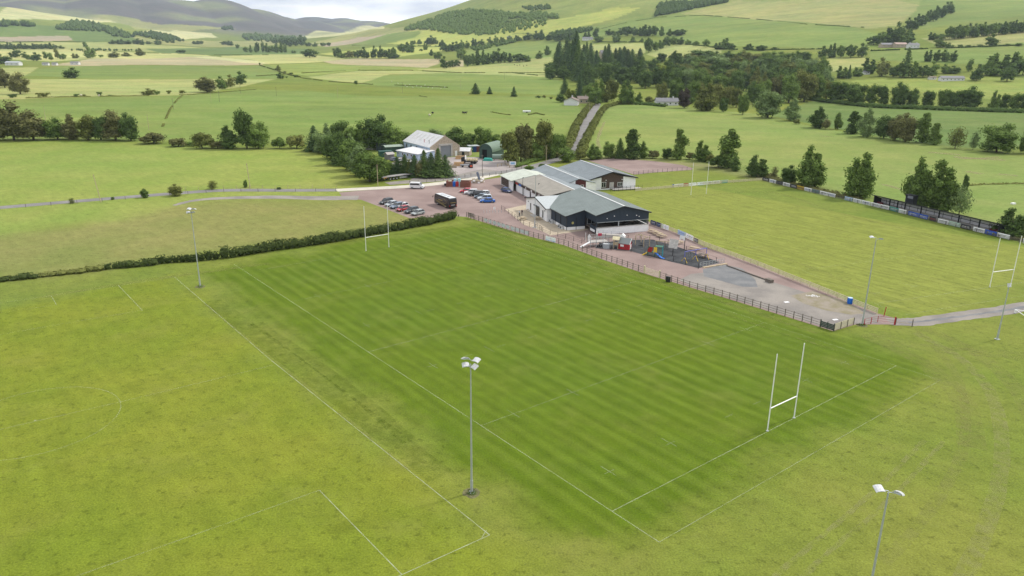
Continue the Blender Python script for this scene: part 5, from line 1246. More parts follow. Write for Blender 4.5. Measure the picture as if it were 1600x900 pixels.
t = thing('slat_panel', 'dark green slatted panel at the corner of the brown fence', 'fence panel', G(1281.5, 511), math.atan2((G(1302, 517.5) - G(1281.5, 511)).y, (G(1302, 517.5) - G(1281.5, 511)).x))
ln = (G(1302, 517.5) - G(1281.5, 511)).length
DKG = mat('dark_green_wood', (0.02, 0.045, 0.03), 0.7)
for z in (.25, .5, .75, 1.0): MB().box((ln / 2, 0, z), (ln, .05, .2)).build('slat', DKG, t)
for x in (0, ln / 2, ln): MB().box((x, .08, .65), (.1, .1, 1.3)).build('post', DKG, t)
fence('corner_fence', 'short cream boarded fence closing the gravel corner', [(1303, 517.5), (1333.5, 507.5)], 1.7, (.1, .1, 1.3), WOODD, (.22, .46, .70, .94, 1.18), WOODC, (.04, .15))
fence('cream_fence', 'long cream rail fence along the near side of the right pitch', [(1062, 367.5), (1100, 385), (1140, 400), (1183, 416), (1251, 443.5), (1323, 472.5), (1370, 491)], 2.3, (.1, .1, 1.15), WOODC, (.25, .5, .75, 1.02), WOODC, (.04, .15))
fence('cream_fence', 'cream rail fence between clubhouse corner and playground boards', [(1016, 350.5), (1040, 359), (1061, 367)], 2.3, (.1, .1, 1.15), WOODC, (.25, .5, .75, 1.02), WOODC, (.04, .15))
fence('cream_fence', 'cream picket fence across the far end of the right pitch', [(993, 299), (1020, 296.5), (1080, 291), (1137, 286), (1191, 282)], 2.6, (.1, .1, 1.0), WOODC, (.2, .4, .6, .8), WOODC, (.04, .14))
fence('rail_fence', 'dark rail fence carrying the sponsor boards beyond the right pitch', [(1191, 282.3), (1245, 295.6), (1305, 309.7), (1389, 328.8), (1462, 347.5), (1577, 375.5), (1640, 391)], 2.7, (.1, .1, 1.0), WOODD, (.3, .6, .9), WOODD, (.04, .08))
fence('mesh_fence', 'thin dark post and wire fence round the patio', [(783.5, 327.5), (800, 338), (818, 351.5), (846, 360.5)], 2.6, (.07, .07, 1.2), BLACKM, (.25, .6, 1.12), BLACKM, (.02, .03))
fence('mesh_fence', 'thin dark wire fence from the mast to the clubhouse stairs', [(839, 356), (848, 362), (859.5, 366.5), (909, 380.5), (919, 371)], 2.6, (.07, .07, 1.2), BLACKM, (.25, .6, 1.12), BLACKM, (.02, .03))
fence('mesh_fence', 'thin dark fence with posts round the black play surface', [(938, 384), (955, 391), (986, 394), (1052, 408), (1091, 420)], 3.2, (.08, .08, 1.15), BLACKM, (.1, 1.08), BLACKM, (.02, .03))
fence('mesh_fence', 'thin dark fence on the far side of the play area', [(962, 376.5), (1000, 372.5), (1030, 377), (1072, 392), (1119, 410)], 3.2, (.08, .08, 1.15), BLACKM, (.1, 1.08), BLACKM, (.02, .03))
fence('verge_fence', 'low post and wire fence along the grass verge by the yard', [(640, 287), (680, 284), (717, 279), (745, 274)], 3.4, (.1, .1, 1.1), WOODD, (.5, .95), WOODD, (.02, .02))
fence('verge_fence', 'low post and wire fence between junction and pale green roof', [(755, 277), (775, 273.5), (800, 268), (815, 264)], 3.4, (.1, .1, 1.1), WOODD, (.5, .95), WOODD, (.02, .02))
fence('lane_fence', 'thin post and wire fence along the near side of the left lane', [(0, 327.5), (80, 321.5), (160, 315), (265, 305.5), (350, 300), (430, 299.5), (525, 299.5)], 5.5, (.1, .1, 1.1), WOODD, (.5, .95), WOODD, (.02, .02))
fence('lane_fence', 'post and wire fence on the field side of the left lane', [(290, 298.5), (350, 295.5), (450, 294.5), (526, 294)], 4.0, (.09, .09, 1.1), WOODL, (.5, .95), WOODD, (.02, .02))
fence('car_park_fence', 'dark fence in front of the upper pink car park', [(990, 273.5), (1020, 270.5), (1050, 268), (1081, 266)], 2.4, (.07, .07, 1.3), BLACKM, (.2, .7, 1.2), BLACKM, (.02, .03))
fence('red_fence', 'dark red railing between the floodlight and the red gate post', [(1350, 508.5), (1371, 503.5), (1397, 507)], 2.0, (.09, .09, 1.15), REDP, (.3, .7, 1.1), mat('faded_red', (.30, .10, .09), .7), (.03, .04))
fence('red_fence', 'pale rail fence from the red gate post to the track mouth', [(1399, 507.5), (1425, 510.5)], 2.6, (.12, .12, 1.3), WOODD, (.5, 1.1), WOODL, (.04, .05))
o = MB().box((0, 0, .7), (.16, .16, 1.4)).build('gate_post', REDP); o.location = G(1397.5, 507.5)
tag(o, 'thick dark red gate post at the gravel track', 'gate post')
o = MB().bar((0, 0, 0), (.15, 0, 1.7), .07, 6).build('marker_post', REDP); o.location = G(1381, 494); tag(o, 'slim dark red marker post on the right pitch corner', 'post')
# timber lattice panel + bench at the left start of the brown fence
a, b = G(730, 345), G(741, 341)
t = thing('wooden_screen', 'dark brown slatted screen at the start of the brown fence', 'screen', G(731, 341), math.atan2((G(742, 344) - G(731, 341)).y, (G(742, 344) - G(731, 341)).x))
for i, z in enumerate((.55, .78, 1.01, 1.24, 1.47)): MB().box((1.1, .1, z), (2.3, .04, .15)).build('slat', WOODD, t)
for x in (0, 1.1, 2.2): MB().box((x, .17, .8), (.1, .1, 1.6)).build('post', WOODD, t)

# ------------------------------------------------------------------ sponsor boards
def text_mesh(s, size):
    cu = bpy.data.curves.new('t', 'FONT'); cu.body = s; cu.size = size; cu.align_x = 'CENTER'; cu.align_y = 'CENTER'; cu.extrude = .004
    o = bpy.data.objects.new('t', cu); C.objects.link(o)
    dg = bpy.context.evaluated_depsgraph_get(); me = bpy.data.meshes.new_from_object(o.evaluated_get(dg))
    bpy.data.objects.remove(o); return me
BCOL = {'navy': (.015, .025, .10), 'white': (.86, .87, .88), 'dark': (.03, .035, .05), 'yellow': (.62, .42, .03), 'grey': (.16, .20, .23), 'teal': (.05, .30, .26), 'blue': (.02, .10, .50), 'red': (.42, .03, .04), 'green': (.45, .60, .50), 'palegreen': (.55, .62, .50), 'lightblue': (.42, .55, .72), 'lattice': (.12, .11, .10)}
def sponsor(pa, pb, colr, ink, label, text=None, h=1.08, z0=.10, off=.08, group=None, band=None, seed=0, cols=None, txs=.5):
    a, b = G(*pa), G(*pb); d = b - a; ln = d.length; c = (a + b) / 2
    nn = Vector((d.y, -d.x, 0)).normalized()
    if nn.dot(-c) < 0: nn = -nn
    rz = math.atan2(nn.x, -nn.y)                 # local -Y faces the camera side
    t = thing('sponsor_board', label, 'advertising board', c + nn * off, rz, group)
    MB().box((0, 0, z0 + h / 2), (ln - .05, .04, h)).build('board', mat('board_' + colr, BCOL[colr], .5), t)
    im = mat('ink_' + ink, BCOL.get(ink, (.5, .5, .5)), .6)
    if text:
        me = text_mesh(text, h * txs); me.materials.clear(); me.materials.append(im)
        o = obj('lettering', me, t); o.location = (0, -.026, z0 + h * .55); o.rotation_euler = (R(90), 0, 0); o.scale = (1.1, 1, 1)
    else:
        rg = random.Random(seed); mb = MB()
        x = -ln * .34
        while x < ln * .34:
            w_ = rg.uniform(.08, .22); mb.box((x + w_ / 2, -.024, z0 + h * .58), (w_ * .8, .008, h * .17)); x += w_ + .10
        x = -ln * .38
        while x < ln * .38:
            w_ = rg.uniform(.10, .35); mb.box((x + w_ / 2, -.024, z0 + h * .28), (w_, .008, h * .05)); x += w_ + .16
        mb.build('lettering', im, t)
    if band:
        bx = MB().box((0, -.023, z0 + h * .10), (ln - .05, .008, h * .2)); bx.build('colour_band', mat('ink_' + band, BCOL[band], .6), t)
def ly(x):
    return float(np.interp(x, [1191, 1245, 1305.5, 1389, 1462.5, 1577.7, 1640], [282, 295.2, 309.3, 328.4, 347.1, 375, 390.5]))
RB = [(1192, 1202, 'dark', 'white', 'dark navy board at the far corner of the right pitch'), (1202.2, 1212.7, 'white', 'blue', 'white board second from the far corner'), (1213, 1223, 'dark', 'grey', 'dark board third from the far corner'),
 (1223.3, 1234.2, 'white', 'grey', 'white board between two dark ones at the far corner'), (1234.5, 1244.8, 'dark', 'white', 'dark board directly left of the yellow board'), (1245, 1256.4, 'yellow', 'dark', 'yellow board under the large tree'),
 (1256.7, 1268.3, 'white', 'blue', 'white board directly right of the yellow board'), (1268.6, 1280.6, 'grey', 'teal', 'slate grey board right of the yellow board'), (1281, 1292.8, 'white', 'dark', 'white board right of the slate grey board'), (1293, 1305.5, 'white', 'blue', 'white board before the first gap in the boards'),
 (1319.8, 1332, 'lightblue', 'white', 'pale blue board after the gap left of the shelter'), (1332.8, 1345.7, 'white', 'lightblue', 'white board second after the gap'), (1346.2, 1360, 'white', 'blue', 'white board with blue print under the shelter\'s left end'), (1360.5, 1374.5, 'white', 'grey', 'white board under the first shelter bay'),
 (1375, 1389.2, 'white', 'navy', 'white board left of the teal board'), (1389.6, 1403.8, 'teal', 'white', 'teal board in front of the shelter'), (1404, 1416.2, 'white', 'green', 'short white board right of the teal board'), (1419, 1434, 'blue', 'white', 'left one of two bright blue boards'), (1434.4, 1450, 'blue', 'white', 'right one of two bright blue boards'),
 (1452, 1462.4, 'dark', 'red', 'black board with red print'), (1465, 1482, 'white', 'grey', 'plain white board right of the red and black board'), (1482.4, 1500.2, 'green', 'white', 'pale greenish board before the black one'), (1501.2, 1517, 'dark', 'white', 'black board with white print near the shelter end'),
 (1520.2, 1538.2, 'white', 'navy', 'white board left of the two-tone blue board'), (1538.6, 1557.2, 'blue', 'lightblue', 'two-tone blue board with pale letters'), (1557.8, 1577.4, 'white', 'dark', 'white board with bold dark letters behind the near posts'), (1598, 1612, 'white', 'blue', 'white board at the right frame edge')]
for i, (x0, x1, c1, c2, lb) in enumerate(RB):
    sponsor((x0, ly(x0)), (x1, ly(x1)), c1, c2, lb, text={24: 'ATLAS', 25: 'DLE'}.get(i), seed=i, off=.12, group='advertising boards beyond the right pitch')
def by(x): return float(np.interp(x, [1020, 1080, 1137, 1191], [296.2, 290.8, 285.8, 281.8]))
FB = [(1049.3, 1052.6, 'blue', 'lightblue', 'narrow bright blue board at the left end of the far row'), (1052.8, 1061.6, 'white', 'blue', 'white and blue board of the far row'), (1061.8, 1067.2, 'white', 'red', 'white board with red print beside the red board'), (1067.4, 1074.8, 'red', 'white', 'red board of the far row'), (1075.4, 1087.2, 'white', 'grey', 'white board behind the far left upright'),
 (1088, 1100.2, 'white', 'lightblue', 'white board between the far uprights'), (1100.4, 1104.6, 'white', 'teal', 'small white board with green print behind the far right upright'), (1105, 1112.4, 'white', 'grey', 'short white board right of the far posts'), (1112.8, 1125, 'white', 'navy', 'long white board right of the far posts'), (1125.8, 1137.2, 'green', 'teal', 'pale green board at the right end of the far row')]
for i, (x0, x1, c1, c2, lb) in enumerate(FB):
    sponsor((x0, by(x0)), (x1, by(x1)), c1, c2, lb, seed=50 + i, off=.12, h=1.0, group='advertising boards at the far end', band={0: None, 5: 'lightblue', 9: 'teal'}.get(i))
def cy(x): return float(np.interp(x, [1015, 1040, 1061, 1100], [350, 358.6, 366.6, 384.4]))
for i, (x0, x1, c1, c2, lb) in enumerate([(1017, 1025.5, 'navy', 'white', 'left navy board beside the clubhouse corner'), (1026, 1033.5, 'navy', 'lightblue', 'right navy board beside the clubhouse corner'), (1033.8, 1036.8, 'palegreen', 'white', 'narrow pale green board right of the navy ones'), (1037, 1045.4, 'white', 'lightblue', 'white board right of the navy boards'),
    (1059.5, 1071.6, 'lightblue', 'blue', 'pale blue board behind the playground backboard'), (1072, 1083.8, 'white', 'grey', 'plain white board behind the black play surface'), (1084.4, 1091.5, 'lattice', 'white', 'dark striped board at the end of the playground boards')]):
    sponsor((x0, cy(x0)), (x1, cy(x1)), c1, c2, lb, seed=80 + i, off=.15, h=1.15 if i != 6 else .9, z0=.1, group='boards on the cream fence by the playground')
for i, (x0, x1) in enumerate(((853, 861.2), (861.8, 868.8))):
    sponsor((x0, fy(x0)), (x1, fy(x1)), 'white', 'lightblue', ('left' if i == 0 else 'right') + ' one of the two white boards on the brown fence', seed=95 + i, off=.16, h=1.0, z0=.2, band='lightblue', group='white boards on the brown fence')

# ------------------------------------------------------------------ clubhouse (local x = along the front gable, y = away from the camera)
CA, CRZ = Vector((13.2, 180.8, 0)), R(19.27)
cs_, sn_ = math.cos(CRZ), math.sin(CRZ)
def CL(x, y, z=0): return Vector((CA.x + x * cs_ - y * sn_, CA.y + x * sn_ + y * cs_, z))
def wallY(root, name, m, pts, y, th=.2):       # wall polygon in x,z standing at y, thickness away from the camera
    return MB().prism([(x, y, z) for x, z in pts], (0, th, 0)).build(name, m, root)
def wallX(root, name, m, pts, x, th=.2):
    return MB().prism([(x, y, z) for y, z in pts], (th, 0, 0)).build(name, m, root)
def slab(root, name, m, pts, th=.16):
    return MB().prism(pts, (0, 0, th)).build(name, m, root)
def win(root, c, sz, ax, frame=None, pane=None, name='window', bars=1):
    """ax 'x': lies in the x-z plane facing -y ; 'y': lies in y-z plane facing -x"""
    f = MB(); w_, h = sz; t_ = .06
    parts = [((0, h / 2 - .04), (w_, .08)), ((0, -h / 2 + .04), (w_, .08)), ((-w_ / 2 + .04, 0), (.08, h - .16)), ((w_ / 2 - .04, 0), (.08, h - .16))]
    for b in range(1, bars): parts.append(((-w_ / 2 + w_ * b / bars, 0), (.06, h - .16)))
    for (a, z), (pw, ph) in parts:
        if ax == 'x': f.box((c[0] + a, c[1] - .05, c[2] + z), (pw, t_, ph))
        else: f.box((c[0] - .05, c[1] + a, c[2] + z), (t_, pw, ph))
    fo = f.build(name, frame or DARK, root)
    if ax == 'x': MB().box((c[0], c[1] - .03, c[2]), (w_ - .1, .03, h - .1)).build('pane', pane or GLASS, fo)
    else: MB().box((c[0] - .03, c[1], c[2]), (.03, w_ - .1, h - .1)).build('pane', pane or GLASS, fo)
    return fo

t = thing('clubhouse', 'dark navy clubhouse with grey-green roof, white entrance wing and open balcony', 'clubhouse', CA, CRZ)
zs = lambda s: 6.6 - .255 * abs(12 - s)
# left navy part
wallY(t, 'white_plinth', WALLW, [(0, 0), (5.0, 0), (5.0, .75), (0, .75)], -.06, .2)
wallY(t, 'wall', NAVY, [(0, .75), (5.0, .75), (5.0, zs(5) - .05), (0, zs(0) - .05)], 0)
for x in (.02, 2.6): MB().box((x, -.12, 1.7), (.1, .1, 3.3)).build('downpipe', DARK, t)
wallX(t, 'white_plinth', WALLW, [(.1, 0), (10, 0), (10, .75), (.1, .75)], -.06)
wallX(t, 'wall', NAVYY, [(.1, .75), (10, .75), (10, 3.45), (.1, 3.45)], 0)
for y in (3.6, 6.9): MB().box((-.1, y, 1.7), (.1, .1, 3.3)).build('downpipe', DARK, t)
MB().bar((3.9 - 2.2, -.06, 1.75), (3.9 - 2.2, 0, 1.75), .32, 12).build('club_crest', mat('crest_gold', (.45, .40, .14), .6), t)
# front balcony block
wallY(t, 'balcony_wall', WALLW, [(5.0, 0), (19.0, 0), (19.0, 1.75), (5.0, 1.62)], -6.75, .25)
MB().box((12, -6.62, 1.78), (14.1, .42, .10)).build('coping', CONC, t)
wallY(t, 'gable_wall', NAVY, [(5.0, 3.05), (19.0, 3.15), (19.0, zs(19) - .05), (12, 6.5), (5.0, zs(5) - .05)], -6.6, .25)
MB().box((12, -6.72, 3.06), (14, .08, .10)).build('gable_trim', STEEL, t)
for x in (5.1, 10.9, 18.9): MB().box((x, -6.5, 2.4), (.22, .22, 1.45)).build('column', NAVY if x != 10.9 else STEEL, t)
wallX(t, 'side_wall', NAVYY, [(-6.35, 3.0), (-.0, 3.0), (-.0, zs(5) - .08), (-6.35, zs(5) - .08)], 5.0)
wallX(t, 'side_wall', NAVYY, [(-6.35, 1.0), (-3.0, .9), (-3.0, 1.9), (-6.35, 1.9)], 5.0)
MB().box((4.93, -4.6, .8), (.06, 2.6, .6)).build('side_sign', WALLW, t)
wallX(t, 'side_wall', NAVYY, [(-6.35, 3.1), (18, 3.1), (18, zs(19) - .08), (-6.35, zs(19) - .08)], 18.8)
wallX(t, 'side_wall', WALLW, [(-6.4, 0), (18, 0), (18, 1.7), (-6.4, 1.7)], 18.8)
wallX(t, 'side_wall', NAVYY, [(0, 1.7), (18, 1.7), (18, 3.1), (0, 3.1)], 18.8)
MB().box((12, -3.4, 1.0), (13.6, 6.3, .2)).build('balcony_floor', WOODD, t)
wallY(t, 'inner_wall', mat('inner_dark_wall', (.05, .05, .055), .8), [(5.2, 1.1), (18.8, 1.1), (18.8, 4.8), (5.2, 4.8)], -.2)
for i in range(5): win(t, (6.6 + i * 2.6, -.2, 2.1), (2.2, 1.7), 'x', STEEL, GLASS, bars=2)
wallY(t, 'wall', NAVY, [(-.0, 0), (19, 0), (19, zs(19) - .05), (12, 6.5), (0, zs(0) - .05)], 18.0)
MB().box((18.87, -3.3, 2.4), (.03, 5.6, 1.2)).build('glass_screen', mat('clear_glass', (.25, .32, .34), .1, spec=.8), t)
slab(t, 'roof', ROOFG, [(12, -7.0, 6.6), (4.6, -7.0, zs(4.6)), (4.6, -.35, zs(4.6)), (-.4, -.35, zs(-.4)), (-.4, 18.4, zs(-.4)), (12, 18.4, 6.6)])
slab(t, 'roof', ROOFG, [(12, -7.0, 6.6), (12, 18.4, 6.6), (19.45, 18.4, zs(19.45)), (19.45, -7.0, zs(19.45))])
MB().box((12, 5.7, 6.79), (.38, 25.4, .08)).build('ridge_cap', RIDGE, t)
for s, e in (((4.6, -7.06), (12, -7.06)), ((12, -7.06), (19.45, -7.06))):
    MB().prism([(s[0], -7.08, zs(s[0]) - .12), (e[0], -7.08, zs(e[0]) - .12), (e[0], -7.08, zs(e[0]) + .18), (s[0], -7.08, zs(s[0]) + .18)], (0, .07, 0)).build('fascia', DARK, t)
MB().prism([(-.45, -.43, zs(-.45) - .12), (4.6, -.43, zs(4.6) - .12), (4.6, -.43, zs(4.6) + .18), (-.45, -.43, zs(-.45) + .18)], (0, .07, 0)).build('fascia', DARK, t)
MB().box((-.48, 4.9, zs(-.4) + .0), (.1, 10.4, .14)).build('gutter', DARK, t)
for x, z in ((7.7, 3.9), (9.6, 4.4), (13.0, 4.4), (15.6, 4.2), (16.3, 3.9)): MB().box((x, -6.68, z), (.22, .14, .18)).build('wall_light', WHITE, t)
RIBM = mat('rib_roof_green', (.155, .182, .176), .6)
def ribs(root, name, m, top, bot, n):
    mb = MB(); (t0, t1), (b0, b1) = top, bot
    for k in range(n + 1):
        f = k / n; mb.bar(Vector(t0).lerp(Vector(t1), f), Vector(b0).lerp(Vector(b1), f), .035, 4, caps=False)
    o = mb.build(name, m, root, False); o['kind'] = 'stuff'
ribs(t, 'roof_ribs', RIBM, ((12, -.3, 6.77), (12, 18.2, 6.77)), ((-.35, -.3, zs(-.35) + .17), (-.35, 18.2, zs(-.35) + .17)), 20)
ribs(t, 'roof_ribs', RIBM, ((12, -6.9, 6.77), (12, -1.2, 6.77)), ((4.7, -6.9, zs(4.7) + .17), (4.7, -1.2, zs(4.7) + .17)), 6)
ribs(t, 'roof_ribs', RIBM, ((12, -6.9, 6.77), (12, 18.2, 6.77)), ((19.4, -6.9, zs(19.4) + .17), (19.4, 18.2, zs(19.4) + .17)), 27)
# entrance wing, gable faces left
gz = lambda y: 4.9 - (abs(y - 18) / (8.2 if y < 18 else 7.6)) * 1.6
wallX(t, 'entrance_wall', WALLW, [(10.0, 0), (25.4, 0), (25.4, gz(25.4)), (18, 4.85), (10.0, gz(10.0))], -1.2)
wallY(t, 'entrance_side_wall', WALLW, [(-1.0, 0), (5.2, 0), (5.2, 3.2), (-1.0, 3.2)], 25.2)
wallY(t, 'entrance_side_wall', WALLW, [(-1.0, 0), (0, 0), (0, 3.2), (-1.0, 3.2)], 10.0)
slab(t, 'entrance_roof', ROOFP, [(-1.6, 9.7, gz(9.7) + .02), (-1.6, 18, 4.92), (5.9, 18, 4.92), (-.4, 9.7, gz(9.7) + .06)], .15)
slab(t, 'entrance_roof', ROOFP, [(-1.6, 18, 4.92), (-1.6, 25.9, gz(25.9)), (6.2, 25.9, gz(25.9)), (6.2, 18, 4.92)], .15)
for a, b in ((9.7, 18), (18, 25.9)): MB().prism([(-1.66, a, gz(a) - .14), (-1.66, b, gz(b) - .14), (-1.66, b, gz(b) + .16), (-1.66, a, gz(a) + .16)], (.07, 0, 0)).build('fascia', DARK, t)
win(t, (-1.2, 21.8, 1.6), (.55, 1.9), 'y'); win(t, (-1.2, 12.7, 1.5), (.6, 1.9), 'y')
win(t, (-1.2, 16.4, 1.25), (2.6, 2.5), 'y', name='entrance_door', bars=3)
MB().box((-1.25, 17.0, 2.75), (.9, 3.6, .12)).build('door_canopy', DARK, t)
MB().box((-1.9, 16.6, .06), (1.4, 4.4, .12)).build('door_step', CONC, t)
for y, z in ((23.5, 2.7), (11.3, 2.6)): MB().box((-1.28, y, z), (.14, .2, .25)).build('wall_light', DARK, t)
for y in (9.0, 8.0, 3.0, 1.6): MB().box((-.55, y, .45), (.6, .8, .9)).box((-.87, y, .45), (.03, .5, .5), mi=1).build('cooling_unit', [HEADM, DARK], t)
# tables on the balcony and patio are things of their own
def picnic(c, rz, label, rnd_=False, m=WOODL, ln=1.8, group=None):
    t_ = thing('picnic_table', label, 'picnic table', c, rz, group)
    if rnd_: MB().bar((0, 0, .72), (0, 0, .78), .65, 12).build('table_top', m, t_)
    else:
        for k in range(4): MB().box((0, -.3 + .2 * k, .74), (ln, .17, .05)).build('plank', m, t_)
    if rnd_:
        for k in range(4):
            a = k * math.pi / 2 + .4; MB().box((math.cos(a) * 1.0, math.sin(a) * 1.0, .45), (.32, 1.0, .05), a).build('seat', m, t_)
            MB().box((math.cos(a) * .6, math.sin(a) * .6, .35), (1.0, .08, .1), a).build('leg_frame', m, t_)
            MB().bar((math.cos(a) * .9, math.sin(a) * .9, 0), (math.cos(a) * .35, math.sin(a) * .35, .72), .045, 4).build('leg', m, t_)
    else:
        for s in (-1, 1): MB().box((0, s * .75, .45), (ln, .26, .05)).build('seat', m, t_)
        for s in (-1, 1):
            for q in (-1, 1): MB().bar((s * ln * .38, q * .65, 0), (s * ln * .38, q * .28, .73), .045, 4).build('leg', m, t_)
            MB().box((s * ln * .38, 0, .42), (.07, 1.7, .1)).build('leg_frame', m, t_)
    return t_
picnic(G(817, 343.5), .3, 'round wooden picnic table on the patio near the two people', True)
picnic(G(840.5, 343.5), .2, 'round wooden picnic table behind the tall bare mast', True)
picnic(G(847, 338.5), .7, 'wooden picnic table against the white entrance wall', True)
picnic(G(830, 330), .7, 'low wooden table in shade beside the entrance doors', True)
for i, x in enumerate((6.8, 9.2, 12.4, 14.6, 16.9)):
    picnic(CL(x, -4.2, 1.1), CRZ, 'dark table behind the balcony wall, %s' % (nth(i, 5)), False, WOODD, 1.5, 'tables on the clubhouse balcony')
for i, (a, ang) in enumerate((((1020, 364), -.9), ((1028, 367.5), -.9), ((1034, 371), -.9))):
    picnic(G(*a), ang, ['dark picnic table nearest the balcony wall', 'middle one of the picnic tables by the right fence', 'dark picnic table beside the black bin box'][i], False, WOODL, 2.2, 'picnic tables in a row by the right fence')
picnic(G(1060, 381), -.8, 'pale picnic table behind the tilted climbing board', False, WOODL, 2.0)
picnic(G(1085, 391), -.8, 'pale long picnic table near the right fence beyond the blue swings', False, WOODL, 2.3)
picnic(G(1098, 402), -.8, 'picnic table behind the blue swing frame', False, WOODD, 2.0)

# changing-room block with beige roof, pale green end, rear hall and link
t = thing('changing_rooms', 'long low white block with beige roof and dark sign band', 'building', CL(5.2, 26, 0), CRZ)
def off(x, y): return (x - 5.2, y - 26)
wallX(t, 'wall', WALLW, [(0, 0), (26, 0), (26, 3.0), (0, 3.0)], 0)
wallX(t, 'wall', WALLW, [(-7.5, 0), (26, 0), (26, 3.0), (-7.5, 3.0)], 15.2)
wallY(t, 'wall', WALLW, [(.2, 0), (15.2, 0), (15.2, 3), (8, 4.55), (.2, 3.0)], 25.8)
slab(t, 'roof', ROOFB, [(-.35, 0, 3.05), (8, 0, 4.65), (8, 26.2, 4.65), (-.35, 26.2, 3.05)])
slab(t, 'roof', ROOFB, [(7.0, -7.4, 4.46), (8, -7.4, 4.65), (8, 0, 4.65), (7.0, 0, 4.46)])
slab(t, 'roof', ROOFS, [(8, -7.4, 4.65), (15.7, -7.4, 3.1), (15.7, 26.2, 3.1), (8, 26.2, 4.65)])
MB().box((8, 9.4, 4.83), (.35, 33.6, .07)).build('ridge_cap', RIDGE, t)
MB().box((-.42, 13.1, 2.68), (.10, 26.0, .66)).build('sign_band', BROWNT, t)
for y, w_, m in ((21, 2.0, BLUEP), (11.2, 1.0, WHITE), (16.0, .5, WHITE), (24.0, 2.0, REDP), (5.0, .5, WHITE)): MB().box((-.49, y, 2.68), (.05, w_, .55)).build('sign', m, t)
for y in (25.5, 18.6, 7.4): MB().box((-.3, y, 1.4), (.12, .12, 2.7)).build('post', DARK, t)
win(t, (0, 13.2, 1.05), (.8, 2.1), 'y', DARK, GLASS, 'door'); win(t, (0, 4.0, 1.05), (.8, 2.1), 'y', DARK, GLASS, 'door')
win(t, (0, 8.5, 1.7), (.5, .9), 'y')
t = thing('store_block', 'low block with pale green roof and dark slatted end wall', 'building', CL(4.2, 52.4, 0), CRZ)
wallX(t, 'wall', WALLW, [(0, 0), (11.4, 0), (11.4, 2.95), (0, 2.95)], .1)
for i in range(10): MB().box((.02, 7.3, .35 + i * .27), (.1, 7.4, .2)).build('slat', BROWNT, t)
for y in (3.3, 11.2): MB().box((-.02, y, 1.45), (.16, .2, 2.9)).build('post', WHITE, t)
wallY(t, 'wall', WALLW, [(.3, 0), (15, 0), (15, 3), (7.6, 4.4), (.3, 2.95)], 11.2)
wallX(t, 'wall', WALLW, [(0, 0), (11.4, 0), (11.4, 2.95), (0, 2.95)], 15)
slab(t, 'roof', ROOFL, [(-.5, 0, 2.95), (7.6, 0, 4.50), (7.6, 11.8, 4.50), (-.5, 11.8, 2.95)])
slab(t, 'roof', ROOFL, [(7.6, 0, 4.50), (15.6, 0, 2.95), (15.6, 11.8, 2.95), (7.6, 11.8, 4.50)])
t = thing('sports_hall', 'hall with blue-grey roof, brown centre gable panel and white corners', 'hall', CL(27, 46, 0), CRZ)
wallY(t, 'wall', WALLW, [(0, 0), (4.4, 0), (4.4, 3.9), (0, 3.2)], 0)
wallY(t, 'timber_wall', BROWNT, [(4.4, .35), (12.0, .35), (12.0, 3.9), (8, 5.35), (4.4, 4.05)], .05)
wallY(t, 'plinth', WALLW, [(4.4, 0), (12.0, 0), (12.0, .35), (4.4, .35)], -.02)
wallY(t, 'wall', WALLW, [(12.0, 0), (16.4, 0), (16.4, 3.3), (12.0, 3.95)], 0)
win(t, (5.2, .0, 1.6), (1.6, 1.7), 'x', WHITE, GLASS, bars=2); win(t, (10.9, 0, 1.5), (1.7, 1.3), 'x', WHITE, GLASS, bars=3)
MB().box((8.0, -.02, 1.2), (1.5, .08, 2.1)).build('door', CONC, t)
for x in (6.0, 11.6): MB().box((x, -.05, 3.0), (.35, .2, .2)).build('wall_light', WHITE, t)
wallX(t, 'wall', WALLW, [(0.2, 0), (24, 0), (24, 3.2), (.2, 3.2)], 0); wallX(t, 'wall', WALLW, [(.2, 0), (24, 0), (24, 3.2), (.2, 3.2)], 16.2)
wallY(t, 'wall', WALLW, [(0, 0), (16.4, 0), (16.4, 3.2), (8, 5.3), (0, 3.2)], 24)
slab(t, 'roof', ROOFS, [(-.5, -.6, 3.25), (8, -.6, 5.5), (8, 24.6, 5.5), (-.5, 24.6, 3.25)])
slab(t, 'roof', ROOFS, [(8, -.6, 5.5), (17.0, -.6, 3.3), (17.0, 24.6, 3.3), (8, 24.6, 5.5)])
MB().box((8, 12, 5.70), (.35, 25, .07)).build('ridge_cap', RIDGE, t)
MB().box((-.55, 12, 3.25), (.12, 25.2, .18)).build('gutter', DARK, t)
for a, b in (((-.5, 3.25), (8, 5.5)), ((8, 5.5), (17, 3.3))): MB().prism([(a[0], -.68, a[1] - .15), (b[0], -.68, b[1] - .15), (b[0], -.68, b[1] + .17), (a[0], -.68, a[1] + .17)], (0, .07, 0)).build('fascia', DARK, t)
MB().box((.0, -.1, 1.6), (.14, .14, 3.2)).build('downpipe', DARK, t)
MB().box((12.5, -1.6, .28), (10, 2.2, .14)).build('terrace_deck', CONC, t)
ribs(t, 'roof_ribs', mat('rib_roof_grey', (.155, .178, .19), .6), ((8, -.5, 5.67), (8, 24.5, 5.67)), ((-.45, -.5, 3.42), (-.45, 24.5, 3.42)), 26)
ribs(t, 'roof_ribs', MATS['rib_roof_grey'], ((8, -.5, 5.67), (8, 24.5, 5.67)), ((16.9, -.5, 3.48), (16.9, 24.5, 3.48)), 26)
t2 = fence('terrace_railing', 'dark railing along the terrace of the blue-grey roofed hall', [CL(33, 42.6), CL(44.5, 43.4)], 1.5, (.06, .06, 1.4), BLACKM, (.5, .9, 1.35), BLACKM, (.03, .04), cat='railing', world=True)
t = thing('link_building', 'grey-roofed link building with small dark red gable', 'building', CL(16.6, 40, 0), CRZ)
